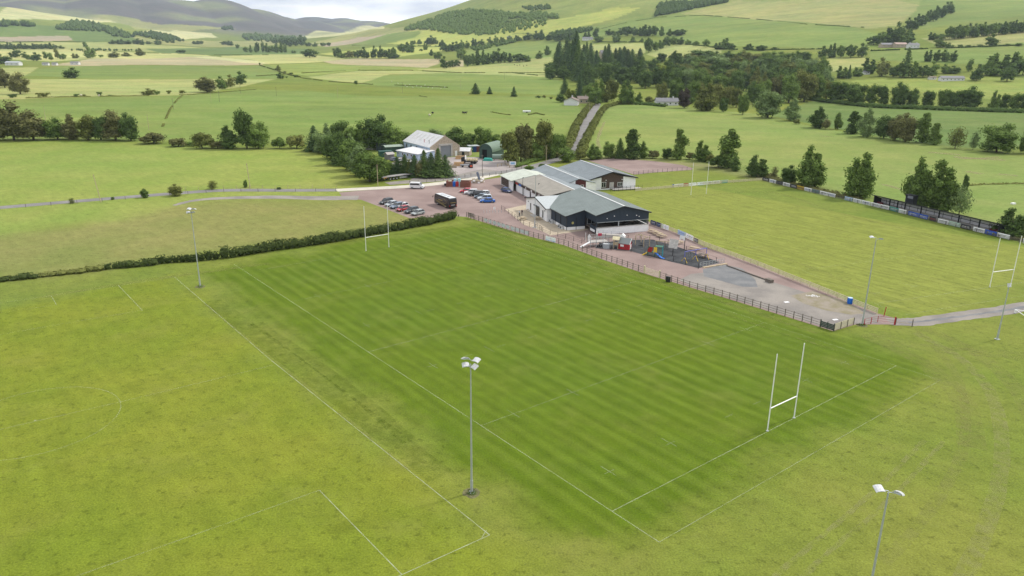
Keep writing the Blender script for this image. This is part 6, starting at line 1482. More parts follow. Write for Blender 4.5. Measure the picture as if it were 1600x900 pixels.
slab(t, 'roof', ROOFS, [(-.4, 0, 3.3), (4.6, 0, 4.9), (4.6, 28.5, 4.9), (-.4, 28.5, 3.3)]); slab(t, 'roof', ROOFS, [(4.6, 0, 4.9), (10.0, 0, 3.4), (10.0, 28.5, 3.4), (4.6, 28.5, 4.9)])
MB().box((4.6, 14.2, 5.08), (.32, 28.3, .07)).build('ridge_cap', RIDGE, t)
wallY(t, 'gable_wall', mat('dark_red_timber', (.09, .025, .025), .7), [(3.4, 0), (6.9, 0), (6.9, 4.1), (4.6, 4.8), (3.4, 4.4)], .3)
wallY(t, 'wall', WALLW, [(6.9, 0), (10.2, 0), (10.2, 3.4), (6.9, 4.1)], .3); wallY(t, 'wall', WALLW, [(0, 0), (3.4, 0), (3.4, 4.4), (0, 3.3)], .3)
wallX(t, 'wall', WALLW, [(0.5, 0), (28, 0), (28, 3.3), (.5, 3.3)], 0); wallY(t, 'wall', WALLW, [(0, 0), (10, 0), (10, 3.3), (4.6, 4.8), (0, 3.3)], 28.2)
win(t, (5.6, .3, 2.7), (1.0, .8), 'x', WHITE)
# ---- spectator shelter
a, b = G(1357, 322), G(1552, 370); d = (b - a); ln = d.length; nn = Vector((-d.y, d.x, 0)).normalized()
if nn.dot(a) < 0: nn = -nn
a = a + nn * 1.6
rz = math.atan2(nn.x * -1, nn.y)
t = thing('spectator_shelter', 'long open-fronted black and grey spectator shelter behind the board row', 'shelter', (a + (b + nn * 1.6)) / 2, rz)
SHG = mat('grey_sheeting', (.66, .65, .68), .7, stripe=('X', .4, .04)); SHB = mat('shelter_black', (.018, .02, .024), .6)
MB().box((0, 3.0, 1.05), (ln, .12, 2.1)).build('back_wall', SHG, t)
for s in (-1, 1): MB().prism([(s * ln / 2, 0, 0), (s * ln / 2, 2.95, 0), (s * ln / 2, 2.95, 2.05), (s * ln / 2, 0, 2.95)], (.12 * -s, 0, 0)).build('end_wall', SHB, t)
MB().prism([(-ln / 2 - .3, -.7, 3.20), (-ln / 2 - .3, 3.3, 2.06), (-ln / 2 - .3, 3.3, 2.14), (-ln / 2 - .3, -.7, 3.28)], (ln + .6, 0, 0)).build('roof', mat('shelter_roof', (.10, .105, .11), .7), t)
MB().box((0, -.73, 3.18), (ln + .6, .06, .24)).build('roof_edge', SHB, t)
for i, f_ in enumerate((0.005, .145, .215, .28, .415, .56, .71, .86, .995)):
    x = -ln / 2 + f_ * ln; MB().box((x, .1, 1.46), (.24, .28, 2.92)).build('post', SHB, t)
for z in (1.55,): MB().box((0, 2.85, z), (ln - .4, .1, .12)).build('rail', SHB, t)
for x in np.linspace(-ln / 2 + 2, ln / 2 - 2, 14): MB().box((x, 2.88, 1.0), (.08, .08, 2.0)).build('stud', SHB, t)
for z, y in ((.25, 1.2), (.5, 2.0), (.75, 2.6)): MB().box((0, y, z / 2), (ln - .6, .8, z)).build('step', CONC, t)
for x, w_ in ((-ln / 2 + 1.6, 1.8), (ln / 2 - 1.8, 2.4)): MB().box((x, 1.0, .95), (w_, .5, .7)).build('seat_row', mat('maroon_seats', (.12, .02, .03), .6), t)
t = thing('press_box', 'small black box hut on top of the shelter\'s rear wall', 'press box', G(1402, 331) + nn * 4.6, rz)
MB().box((0, 0, 2.2), (2.6, 1.6, 4.4)).build('cabin', SHB, t)
MB().box((.25, -.83, 3.9), (1.7, .06, .7)).build('window', mat('dull_pane', (.20, .21, .23), .3), t); MB().box((0, 0, 4.45), (2.9, 1.9, .1)).build('roof', SHB, t)

# ------------------------------------------------------------------ workshop yard
FLc, BLc = Vector((-32.6, 298.1, 0)), Vector((-45.9, 318.0, 0))
rz = math.atan2(-(BLc - FLc).x, (BLc - FLc).y)          # local y runs along the ridge away from the camera
t = thing('workshop', 'pale blue clad workshop with sandstone gable and grey roller door', 'workshop', FLc, rz)
DL = (BLc - FLc).length; GWd = 13.2
wallX(t, 'side_wall', mat('pale_blue_cladding_side', (0.40, 0.49, 0.62), .6, stripe=('Y', .4, .03)), [(.3, 0), (DL, 0), (DL, 4.2), (.3, 4.2)], 0)
wallX(t, 'side_wall', STONE, [(.3, 0), (DL, 0), (DL, 4.2), (.3, 4.2)], GWd - .2)
wallY(t, 'stone_gable', STONE, [(0, 0), (4.3, 0), (4.3, 4.6), (9.3, 4.6), (9.3, 0), (GWd, 0), (GWd, 4.3), (6.6, 8.4), (0, 4.3)], -.05, .5)
wallY(t, 'wall', STONE, [(0, 0), (GWd, 0), (GWd, 4.2), (6.6, 8.0), (0, 4.2)], DL - .3)
for a_ in ((4.1, 2.4, .7, 4.8), (9.5, 2.4, .7, 4.8), (6.8, 4.9, 6.1, .7)): MB().box((a_[0], -.12, a_[1]), (a_[2], .16, a_[3])).build('door_surround', CONC, t)
for k in range(9): MB().box((6.8, .15, .25 + k * .5), (4.8, .06, .46)).build('door_panel', mat('roller_grey', (.24, .26, .28), .5), t)
win(t, (11.5, -.05, 1.1), (.9, 2.1), 'x', WHITE, WHITE, 'door')
slab(t, 'roof', CORRW, [(-.35, .35, 4.05), (6.6, .35, 8.2), (6.6, DL + .3, 8.2), (-.35, DL + .3, 4.05)], .1)
ribs(t, 'roof_ribs', mat('rib_roof_white', (.42, .42, .42), .6), ((6.6, .5, 8.31), (6.6, DL, 8.31)), ((-.3, .5, 4.18), (-.3, DL, 4.18)), 24)
slab(t, 'roof', CORRW, [(6.6, .35, 8.2), (GWd + .35, .35, 4.05), (GWd + .35, DL + .3, 4.05), (6.6, DL + .3, 8.2)], .1)
for k in range(6):
    y = 3 + k * 3.4; MB().prism([(2.2, y, 5.70), (5.4, y, 7.62), (5.4, y + .4, 7.62), (2.2, y + .4, 5.70)], (0, 0, .03)).build('roof_light', mat('roof_light_buff', (.44, .42, .37), .6), t)
for y in (3, 7, 12, 17, 21): win(t, (0, y, 2.6), (.9, 1.5), 'y', DARK)
for y in (3.8, 8): MB().bar((1.5, y, 4.8), (1.5, y, 6.6), .1, 6).build('flue', REDP if y > 4 else DARK, t)
MB().box((6.6, .1, 8.5), (.4, .4, .5)).build('finial', STONE, t)
q0 = G(620, 244.5); q1 = G(653, 251)
t = thing('annex', 'low pale blue annex with white lean-to roof beside the workshop', 'building', q0, math.atan2((q1 - q0).y, (q1 - q0).x))
ln = (q1 - q0).length
wallY(t, 'wall', BLUEW, [(0, 0), (ln, 0), (ln, 2.4), (0, 2.4)], 0); wallX(t, 'wall', BLUEW, [(.2, 0), (8, 0), (8, 3.1), (.2, 2.4)], 0); wallX(t, 'wall', BLUEW, [(.2, 0), (8, 0), (8, 3.1), (.2, 2.4)], ln - .2)
wallY(t, 'wall', BLUEW, [(0, 0), (ln, 0), (ln, 3.1), (0, 3.1)], 8)
slab(t, 'roof', CORRW, [(-.3, -.4, 2.4), (ln + .3, -.4, 2.4), (ln + .3, 8.3, 3.15), (-.3, 8.3, 3.15)], .1)
for x in (1.0, 4.2, 7.6, 10): win(t, (x, 0, 1.5), (.9, 1.0), 'x', WHITE)
def shed(a, b, depth, h, label, wm, rm, name='shed', cat='shed', hr=.8, door=None, flat=False):
    a, b = (P([a])[0], P([b])[0]); a = Vector(a); b = Vector(b); d = b - a; ln = d.length
    t = thing(name, label, cat, a, math.atan2(d.y, d.x))
    hw = depth / 2
    for y, th in ((0, .15), (depth - .15, .15)): wallY(t, 'wall', wm, [(0, -.3), (ln, -.3), (ln, h), (0, h)], y, th)
    for x in (0, ln - .15): wallX(t, 'wall', wm, [(.15, -.3), (depth - .15, -.3), (depth - .15, h), (hw, h + (0 if flat else hr)), (.15, h)], x, .15)
    if flat: MB().box((ln / 2, hw, h + .06), (ln + .1, depth + .1, .12)).build('roof', rm, t)
    else:
        slab(t, 'roof', rm, [(-.3, -.3, h - .05), (ln + .3, -.3, h - .05), (ln + .3, hw, h + hr), (-.3, hw, h + hr)], .12); slab(t, 'roof', rm, [(-.3, hw, h + hr), (ln + .3, hw, h + hr), (ln + .3, depth + .3, h - .05), (-.3, depth + .3, h - .05)], .12)
    if door: MB().box((ln * door[0], -.05, door[2] / 2), (door[1], .06, door[2])).build('door', DARK, t)
    return t
shed((717, 243.5), (733.5, 244), 5, 1.9, 'small stone shed with white roof right of the workshop', STONE, CORRW, hr=1.1, door=(.4, 1, 1.7))
shed((569, 233.5), (583, 234.5), 3, 3.0, 'pale grey container standing left of the dark one', mat('container_grey', (.50, .48, .45), .6), CORRW, 'container', 'container', flat=True)
shed((588, 235.5), (602, 236), 3, 2.9, 'very dark container behind the tree belt', mat('container_black', (.03, .045, .045), .6), mat('container_roof', (.15, .17, .17), .7), 'container', 'container', flat=True)
shed((603, 238.5), (630, 237), 5, 2.2, 'green-roofed low store left of the workshop', GRNW, mat('greyish_green_roof', (.30, .36, .30), .7), hr=.5)
shed((594, 246), (614, 245), 3, 2.2, 'dark teal container in front of the low store', mat('container_teal', (.025, .08, .07), .6), mat('container_teal_roof', (.04, .10, .085), .6), 'container', 'container', flat=True)
shed((606, 250), (616, 249), 2.6, 2.0, 'tiny grey garden hut in the red yard', mat('hut_grey', (.18, .18, .19), .8), mat('hut_roof', (.36, .34, .32), .8), 'hut', 'hut', hr=.7)
for i, (x0, x1, c, n) in enumerate(((733, 739.5, (.045, .13, .08), 'green'), (739.8, 744.5, (.02, .05, .18), 'blue'), (744.8, 750, (.13, .035, .03), 'dark red'))):
    shed((x0, 238 - i * .2), (x1, 237.8 - i * .2), 4, 2.4, n + ' shipping container left of the arched shed', mat('cont_' + n.replace(' ', '_'), c, .6), mat('container_top', (.33, .36, .36), .6), 'container', 'container', flat=True)
# green arched shed
p0, p1, p2 = G(749, 247.5), G(769, 249), G(800, 246)
d = (p1 - p0); W_ = d.length; rz = math.atan2(d.y, d.x)
t = thing('arched_shed', 'green curved-roof corrugated shed with dark doorway', 'shed', p0, rz)
arc = [(0, 0), (0, 2.8)] + [(W_ / 2 - W_ / 2 * math.cos(k * math.pi / 12), 2.8 + 3.0 * math.sin(k * math.pi / 12)) for k in range(1, 12)] + [(W_, 2.8), (W_, 0)]
wallY(t, 'end_wall', GRNW, arc, 0, .2); wallY(t, 'end_wall', GRNW, arc, 11, .2)
mb = MB()
for k in range(12):
    a0, a1 = k * math.pi / 12, (k + 1) * math.pi / 12
    q = [(W_ / 2 - (W_ / 2 + .15) * math.cos(a0), -.2, 2.8 + 3.15 * math.sin(a0)), (W_ / 2 - (W_ / 2 + .15) * math.cos(a1), -.2, 2.8 + 3.15 * math.sin(a1))]
    mb.prism([q[0], q[1], (q[1][0], q[1][1], q[1][2] - .1), (q[0][0], q[0][1], q[0][2] - .1)], (0, 11.6, 0))
mb.build('curved_roof', GRNR, t)
for x in (0, W_ - .15): wallX(t, 'side_wall', mat('green_corrugated_side', (0.058, 0.098, 0.080), .6, stripe=('Y', .4, .04)), [(.2, 0), (11, 0), (11, 2.85), (.2, 2.85)], x, .15)
MB().box((W_ * .42, -.04, 1.8), (W_ * .36, .06, 3.6)).build('doorway', mat('doorway_shade', (.008, .008, .008), .9), t)  # near-black panel on the solid wall, its colour stands for interior shade
p = G(778, 250)
t = thing('storage_tank', 'grey green cylindrical tank on its side beside the arched shed', 'tank', p, .1)
MB().bar((-2.2, 0, 1.3), (2.2, 0, 1.3), .95, 16).build('tank_body', mat('tank_green', (.22, .29, .24), .5), t)
for x in (-1.4, 1.4): MB().box((x, 0, .3), (.3, 1.3, .6)).build('cradle', CONC, t)
t = thing('skip', 'turquoise skip lying in front of the arched shed', 'skip', G(762, 251.2), -.15)
MB().prism([(-1.9, -.8, 0), (-1.3, -.8, 1.0), (1.5, -.8, 1.0), (1.9, -.8, .2), (1.9, -.8, 0)], (0, 1.6, 0)).build('hull', mat('turquoise', (.05, .36, .30), .5), t)
MB().box((0, 0, 1.03), (2.6, 1.4, .06)).build('lid', mat('turquoise_lid', (.08, .42, .36), .5), t)
def pile(a, n, ln, r, rz, label, m, sag=.0):
    t = thing('timber_stack', label, 'timber stack', G(*a), rz); k = 0; rg = random.Random(n)
    for lay in range(n):
        for j in range(n + 1 - lay):
            MB().bar((-ln / 2 + rg.uniform(-.2, .2), (j - (n - lay) / 2) * r * 2, r + lay * r * 1.75), (ln / 2 + rg.uniform(-.2, .2), (j - (n - lay) / 2) * r * 2, r + lay * r * 1.75), r, 7).build('log', m, t)
LOGM = mat('cut_timber', (.42, .27, .14), .9, var=.3, scale=4)
pile((717, 259), 3, 3.6, .26, .2, 'orange timber stack in the middle of the yard', LOGM); pile((719, 248.5), 3, 3.4, .24, .1, 'timber stack in front of the small stone shed', LOGM); pile((707, 262), 2, 2.6, .26, .3, 'small dull timber stack beside the last conifer', mat('old_timber', (.26, .21, .15), .9, var=.3, scale=4))
t = thing('pallet_trailer', 'low grey trailer parked right of the orange timber stack', 'trailer', G(728, 261), .05)
MB().box((0, 0, .75), (4.2, 1.8, .22)).build('bed', mat('trailer_grey', (.16, .18, .20), .6), t)
for x in (-1.2, 1.2):
    for y in (-.85, .85): MB().bar((x, y - .1, .36), (x, y + .1, .36), .36, 12).build('wheel', TYRE, t)
t = thing('bin', 'small black and red bin on the yard edge', 'bin', G(736, 262.5), 0)
MB().box((0, 0, .75), (1.3, 1.0, 1.5)).build('bin_body', BLACKM, t); MB().box((.1, -.52, .8), (.8, .05, .7)).build('front_panel', mat('orange_red', (.55, .09, .04), .5), t)
t = thing('sign_board', 'white and blue notice board on posts under the yard trees', 'sign', G(801, 262), .05)
MB().box((0, 0, 1.6), (2.4, .08, 1.3)).build('panel', WHITE, t); MB().box((0, -.05, 1.6), (1.6, .03, .8)).build('print', mat('pale_blue_print', (.25, .42, .62), .6), t)
for x in (-1, 1): MB().box((x, .08, 1.1), (.12, .12, 2.2)).build('post', WOODD, t)
fence('log_barrier', 'low brown rail barrier under the yard trees', [(777, 261), (790, 258.5), (796, 262)], 2.4, (.14, .14, 1.2), WOODL, (.6, 1.05), WOODL, (.06, .12))
t = thing('stone_planter', 'round stone planter with a leaning slab sculpture at the junction', 'planter', G(746, 284.5), 0)
for k in range(16):
    a_ = 6.283 * k / 16
    for z in (.25, .7): MB().box((math.cos(a_ + z) * 2.1, math.sin(a_ + z) * 2.1, z), (.35, .8, .42), a_ + z).build('stone', STONE if (k % 3) else WALLW, t)
MB().bar((0, 0, .1), (0, 0, .8), 1.9, 16).build('fill', MATS['dry_weedy_ground'], t)
MB().box((.3, -.2, 2.1), (.7, .35, 2.6), .4, tilt=Matrix.Rotation(R(-18), 3, 'Y')).build('slab', mat('blue_slate', (.16, .19, .25), .6), t)
# recycling enclosure
t = thing('recycling_bay', 'red-brown brick bay with coloured recycling banks', 'recycling bay', G(714, 292), R(-5))
def brickwall(x, y, w_, d_, h):
    rows = int(h / .45)
    for k in range(rows):
        n = max(1, int(max(w_, d_) / .9)); 
        for j in range(n):
            o_ = (j + .5) / n - .5
            MB().box((x + (o_ * w_ if w_ > d_ else 0), y + (o_ * d_ if d_ >= w_ else 0), .225 + k * .45), ((w_ / n - .03) if w_ > d_ else w_, (d_ / n - .03) if d_ >= w_ else d_, .42)).build('brick_panel', BRICKR, t)
brickwall(-2.3, -.2, 1.9, .25, 1.9); brickwall(2.6, -.6, 3.0, .25, 1.9); brickwall(4.1, 1.0, .25, 3.0, 2.1); brickwall(1.0, 2.4, 6.2, .25, 2.1); brickwall(-3.3, 1.0, .25, 2.6, 1.9)
for x, c in ((-1.0, BLUEP), (.0, REDP), (-.8, None)): MB().box((x, .5 if c else 1.5, .8 if c else 1.2), (.8, .8, 1.5 if c else 2.2)).build('recycling_bank', c or mat('pale_cyan', (.36, .60, .62), .5), t)
MB().box((.5, 1.5, 1.2), (.9, .8, 2.4)).build('recycling_bank', mat('pale_cyan', (.36, .60, .62), .5), t)
o = MB().box((0, 0, .45), (2.0, 1.1, .5)).box((0, 0, .8), (1.8, 1.0, .25), mi=1).build('bin', [BLACKM, WHITE]); o.location = G(699, 290); tag(o, 'low black bin with pale lid left of the recycling bay', 'bin')

# ------------------------------------------------------------------ vehicles
def paint(n, c): return mat('paint_' + n, c, .28, spec=.6)
def car(loc, rz, style, pn, pc, label, sc_=1.0, group=None):
    t = thing('car', label, 'car', loc, rz, group); t.scale = (sc_, sc_, sc_)
    pm = paint(pn, pc); Ln, Wd, Hh = {'suv': (4.45, 1.85, 1.66), 'hatch': (4.1, 1.76, 1.47), 'saloon': (4.6, 1.82, 1.44)}[style]
    h1 = {'suv': .98, 'hatch': .88, 'saloon': .86}[style]
    hl = Ln / 2
    # lower body: lofted profile
    prof = [(-hl, .32, .70), (-hl + .03, .30, h1 * .96), (-hl + .45, .25, h1), (.55, .25, h1), (hl - .75, .25, h1 * .90), (hl - .12, .30, h1 * .74), (hl, .34, .52)]
    vs = []; 
    for x, z0, z1 in prof:
        k = 1 - .10 * (abs(x) / hl) ** 4; w_ = Wd / 2 * k
        vs += [(x, -w_ * .94, z0), (x, -w_, z0 + .15), (x, -w_, z1 - .12), (x, -w_ * .90, z1), (x, w_ * .90, z1), (x, w_, z1 - .12), (x, w_, z0 + .15), (x, w_ * .94, z0)]
    fs = []
    for i in range(len(prof) - 1):
        for j in range(8): fs.append((i * 8 + j, i * 8 + (j + 1) % 8, (i + 1) * 8 + (j + 1) % 8, (i + 1) * 8 + j))
    n_ = len(prof) - 1; fs += [tuple(range(7, -1, -1)), tuple(range(n_ * 8, n_ * 8 + 8))]
    mb = MB(); mb.add(vs, fs); mb.build('body', pm, t)
    # cabin
    xb, xf, rb, rf = {'suv': (-hl + .12, .95, -hl + .45, .25), 'hatch': (-hl + .15, 1.05, -hl + .65, .25), 'saloon': (-hl + .65, 1.05, -hl + 1.25, .2)}[style]
    wb, wt = Wd / 2 * .90, Wd / 2 * .72
    q = [(xb, -wb, h1 - .02), (xf, -wb, h1 - .02), (xf, wb, h1 - .02), (xb, wb, h1 - .02), (rb, -wt, Hh - .05), (rf, -wt, Hh - .05), (rf, wt, Hh - .05), (rb, wt, Hh - .05)]
    mb = MB(); mb.add(q, [(4, 5, 6, 7), (0, 1, 5, 4), (1, 2, 6, 5), (2, 3, 7, 6), (3, 0, 4, 7)]); mb.build('window', GLASS, t)
    mb = MB(); mb.add([(rb - .04, -wt - .02, Hh - .055), (rf + .04, -wt - .02, Hh - .055), (rf + .04, wt + .02, Hh - .055), (rb - .04, wt + .02, Hh - .055), (rb + .12, -wt * .85, Hh), (rf - .1, -wt * .85, Hh), (rf - .1, wt * .85, Hh), (rb + .12, wt * .85, Hh)], [(0, 3, 2, 1), (4, 5, 6, 7), (0, 1, 5, 4), (1, 2, 6, 5), (2, 3, 7, 6), (3, 0, 4, 7)]); mb.build('roof', pm, t)
    mb = MB()
    for s in (-1, 1):
        for (a, b) in (((xf, s * wb, h1), (rf, s * wt, Hh - .04)), ((xb, s * wb, h1), (rb, s * wt, Hh - .04)), (((xb + xf) / 2 - .05, s * wb, h1), ((rb + rf) / 2, s * wt, Hh - .04))): mb.bar(a, b, .04, 4)
    mb.build('pillar', pm, t)
    for sx in (-1, 1):
        for sy in (-1, 1):
            x = sx * hl * .62; y = sy * (Wd / 2 - .1)
            w_ = MB().bar((x, y - .11, .33), (x, y + .11, .33), .33, 14).build('wheel', TYRE, t)
            MB().bar((x, y + sy * .10, .33), (x, y + sy * .125, .33), .2, 10).build('rim', RIM, w_)
    for s in (-1, 1):
        MB().box((hl - .12, s * Wd * .34, .68), (.14, .36, .14)).build('headlight', mat('headlight', (.7, .72, .75), .15), t)
        MB().box((-hl + .03, s * Wd * .38, .82), (.08, .22, .18)).build('tail_light', mat('tail_light', (.35, .01, .01), .3), t)
        MB().box((xf - .25, s * (Wd / 2 + .06), h1 + .05), (.14, .16, .12)).build('wing_mirror', pm, t)
    MB().box((hl - .0, 0, .5), (.06, .9, .16)).build('grille', DARK, t)
    return t
dl = G(629, 320) - G(611.5, 323.5); ra = math.atan2(dl.y, dl.x) + math.pi
for i, (px, py, st, pn, pc, lb) in enumerate([(603.6, 318.3, 'suv', 'black', (.012, .013, .016), 'black suv at the left end of the left car row'), (612, 321.6, 'hatch', 'silver', (.42, .45, .48), 'silver car second in the left car row'), (620.6, 325, 'suv', 'steel_blue', (.14, .18, .24), 'steel blue suv third in the left car row'),
    (629.6, 329.2, 'hatch', 'red', (.35, .012, .02), 'dark red hatchback in the left car row'), (643, 332.3, 'suv', 'charcoal', (.04, .048, .06), 'charcoal suv right of the dark red hatchback'), (653, 335.5, 'hatch', 'grey_green', (.30, .33, .33), 'silver grey car beside the hedge at the right end')]):
    car(G(px, py), ra + rnd.uniform(-.04, .04), st, pn, pc, lb, .97, 'cars in the left row of the car park')
car(G(628.5, 324.3), ra + .05, 'hatch', 'white2', (.62, .63, .64), 'white car mostly hidden behind the steel blue suv', .95, 'cars in the left row of the car park')
for i, (px, py, st, pn, pc, lb) in enumerate([(728.5, 301, 'hatch', 'bright_red', (.50, .02, .04), 'bright red hatchback at the far end of the right car row'), (736, 303.4, 'suv', 'white', (.66, .67, .68), 'white suv second in the right car row'), (743.6, 306, 'suv', 'near_black', (.03, .035, .04), 'near black suv in the middle of the right car row'),
    (751.3, 309.6, 'hatch', 'dark_teal', (.10, .14, .18), 'dark blue grey car in the right car row'), (757.5, 312.3, 'suv', 'pale_silver', (.50, .55, .60), 'pale silver suv directly behind the bright blue car'), (761.7, 316.2, 'saloon', 'bright_blue', (.012, .11, .42), 'bright blue car at the near end of the right row')]):
    car(G(px, py), math.pi + .05 + rnd.uniform(-.04, .04), st, pn, pc, lb, .97, 'cars in the right row of the car park')
car(G(756, 304.5), math.pi, 'hatch', 'white3', (.62, .63, .64), 'white car behind the dark blue grey one', .95, 'cars in the right row of the car park')
dn = G(799.8, 301.9) - G(783.5, 297.8)
car(G(791.5, 300.2), math.atan2(dn.y, dn.x), 'hatch', 'navy', (.025, .05, .16), 'navy blue car parked alone beside the changing rooms', .97)
for x, y, c, n in ((617, 251.5, (.10, .13, .18), 'dark blue'), (627, 252.5, (.62, .62, .62), 'white'), (638, 254, (.64, .64, .64), 'white')):
    car(G(x, y), .1 + x * .001, 'hatch', 'y%d' % x, c, '%s car parked behind the conifer screen, %s of three' % (n, {617: 'leftmost', 627: 'middle', 638: 'rightmost'}[x]), .95, 'cars behind the conifer screen')
car(G(669, 270.5), .4, 'hatch', 'paleblue', (.35, .42, .5), 'pale blue car half hidden between the conifers', .95)
# minibus
t = thing('minibus', 'white minibus with black side windows parked at the pale drive', 'minibus', G(651.5, 294.6), -.12)
PW_ = paint('van_white', (.70, .71, .72))
MB().prism([(-2.1, -.9, .35), (-2.1, -.9, 1.85), (-1.95, -.9, 1.98), (.95, -.9, 1.98), (1.55, -.9, 1.25), (2.2, -.9, 1.02), (2.3, -.9, .7), (2.3, -.9, .35)], (0, 1.8, 0)).build('body', PW_, t)
for s in (-1, 1): MB().prism([(-1.95, s * .905, 1.25), (-1.95, s * .905, 1.75), (.85, s * .905, 1.75), (1.25, s * .905, 1.25)], (0, .02 * s, 0)).build('side_window', GLASS, t)
MB().prism([(1.0, -.8, 1.93), (1.56, -.8, 1.27), (1.56, .8, 1.27), (1.0, .8, 1.93)], (.03, 0, .03)).build('windscreen', GLASS, t)
MB().box((-2.12, 0, 1.5), (.03, 1.3, .5)).build('rear_window', GLASS, t)
for sx in (-1.35, 1.45):
    for s in (-1, 1):
        w_ = MB().bar((sx, s * .82 - .1, .33), (sx, s * .82 + .1, .33), .33, 14).build('wheel', TYRE, t); MB().bar((sx, s * .92, .33), (sx, s * .94, .33), .19, 10).build('rim', RIM, w_)
for s in (-1, 1): MB().box((2.22, s * .62, .85), (.12, .35, .18)).build('headlight', MATS['headlight'], t)
MB().box((2.32, 0, .45), (.06, 1.7, .2)).build('bumper', DARK, t)
# coach
c0_, c1_ = G(701.4, 327), G(679.3, 318.6); d = c1_ - c0_; ln = d.length + .4; nr = Vector((d.y, -d.x, 0)).normalized(); 
if nr.dot(G(712.8, 324) - c0_) < 0: nr = -nr
cc = (c0_ + c1_) / 2 + nr * 1.2
t = thing('coach', 'black coach with white roof and gold swoosh in the car park', 'coach', cc, math.atan2(d.y, d.x))
BK = paint('coach_black', (.008, .009, .010)); GOLD = mat('gold_decal', (.40, .31, .11), .4)
hl = ln / 2; side = -1 if (Matrix.Rotation(-math.atan2(d.y, d.x), 3, 'Z') @ nr).y < 0 else 1     # camera sees local side -side
sy = -side
MB().prism([(-hl, -1.2, .35), (-hl + .02, -1.2, 2.5), (-hl + .3, -1.2, 3.0), (hl - .5, -1.2, 3.0), (hl - .08, -1.2, 2.2), (hl, -1.2, 1.2), (hl, -1.2, .35)], (0, 2.4, 0)).build('body', BK, t)
MB().prism([(-hl + .25, -1.02, 2.98), (hl - .6, -1.02, 2.98), (hl - .8, -.95, 3.1), (-hl + .4, -.95, 3.1)], (0, 2.0, 0)).build('roof', paint('coach_roof', (.62, .64, .66)), t)
for x in (-hl * .45, 0, hl * .4): MB().box((x, 0, 3.13), (.9, .7, .1)).build('roof_hatch', mat('hatch_grey', (.35, .37, .38), .5), t)
for k in range(6):
    for s in (-1, 1): MB().box((-hl + 1.0 + k * (ln - 1.9) / 6 + .45, s * 1.205, 2.1), ((ln - 1.9) / 6 - .08, .02, .95)).build('side_window', GLASS, t)
def arcpts(f, n=16): return [f(i / n) for i in range(n + 1)]
for s in (-1, 1):
    y = s * 1.23
    MB().path(arcpts(lambda u: (hl - .9 - u * (ln - 2.4), y, 1.35 - .95 * u ** 1.4)), .055, 5).build('gold_swoosh', GOLD, t)
    MB().path(arcpts(lambda u: (hl - 1.3 - u * (ln - 3.2), y, 1.05 - .72 * u ** 1.3)), .03, 5).build('gold_swoosh', GOLD, t)
    MB().path(arcpts(lambda u: (-hl * .35 + 1.2 * math.cos(u * 5.2 + .6), y, 1.75 + .62 * math.sin(u * 5.2 + .6))), .028, 5).build('gold_swoosh', GOLD, t)
    mb = MB(); rg = random.Random(4)
    for k in range(9): mb.box((hl * .42 - k * .27, y, 1.75), (.17, .02, .24 if k % 3 else .32))
    mb.build('lettering', GOLD, t)
MB().box((-hl - .01, 0, 2.35), (.03, 1.7, .7)).build('rear_window', GLASS, t)
mb = MB()
for k in range(7): mb.box((-hl - .03, -.72 + k * .24, 1.75), (.02, .16, .16))
for k in range(5): mb.box((-hl - .03, -.5 + k * .25, 1.1), (.02, .17, .12), mi=1)
mb.build('lettering', [GOLD, WHITE], t)
for s in (-1, 1):
    MB().box((-hl - .02, s * 1.02, .9), (.04, .16, .5)).build('tail_light', MATS['tail_light'], t); MB().box((hl - .02, s * .9, .75), (.06, .4, .18)).build('headlight', MATS['headlight'], t)
    MB().bar((hl - .2, s * 1.2, 2.6), (hl + .25, s * 1.45, 2.3), .03, 4).box((hl + .28, s * 1.48, 2.1), (.1, .2, .45)).build('wing_mirror', BLACKM, t)
    for x in (-hl + 2.2, hl - 2.0):
        w_ = MB().bar((x, s * 1.08 - .14, .46), (x, s * 1.08 + .14, .46), .46, 16).build('wheel', TYRE, t); MB().bar((x, s * 1.22, .46), (x, s * 1.25, .46), .26, 12).build('rim', RIM, w_)
MB().prism([(hl - .42, -1.05, 2.85), (hl - .02, -1.05, 1.4), (hl - .02, 1.05, 1.4), (hl - .42, 1.05, 2.85)], (.04, 0, .01)).build('windscreen', GLASS, t)
# flatbed trailer
q0, q1 = G(598, 283.8), G(652.5, 276.6); d = q1 - q0; ln = d.length
t = thing('flatbed_trailer', 'long grey flatbed lorry trailer with three axles in the lay-by', 'trailer', q0, math.atan2(d.y, d.x))
MB().box((ln / 2, 1.2, 1.25), (ln, 2.5, .14)).build('deck', mat('deck_grey', (.30, .29, .28), .8, var=.15, scale=1), t)
MB().box((ln / 2, .7, 1.02), (ln - .6, .2, .3)).box((ln / 2, 1.8, 1.02), (ln - .6, .2, .3)).build('chassis_beam', DARK, t)
for x in (3.0, 4.3, 5.6):
    for y in (.15, 2.3):
        w_ = MB().bar((x, y - .15, .5), (x, y + .15, .5), .5, 14).build('wheel', TYRE, t); MB().bar((x, y - .18, .5), (x, y - .15, .5), .28, 10).build('rim', RIM, w_)
MB().box((8.2, .02, .78), (3.0, .06, .1)).box((8.2, .02, .45), (3.0, .06, .1)).build('side_guard', WHITE, t)
MB().box((12.2, .5, .55), (.14, .14, 1.1)).build('landing_leg', DARK, t)
MB().box((ln - .1, 1.2, 1.8), (.12, 2.4, 1.0)).build('headboard', mat('blue_board', (.03, .10, .30), .6), t)
MB().box((1.0, -.06, 1.1), (1.2, .05, .2)).build('rear_board', mat('orange_plate', (.5, .2, .05), .6), t)
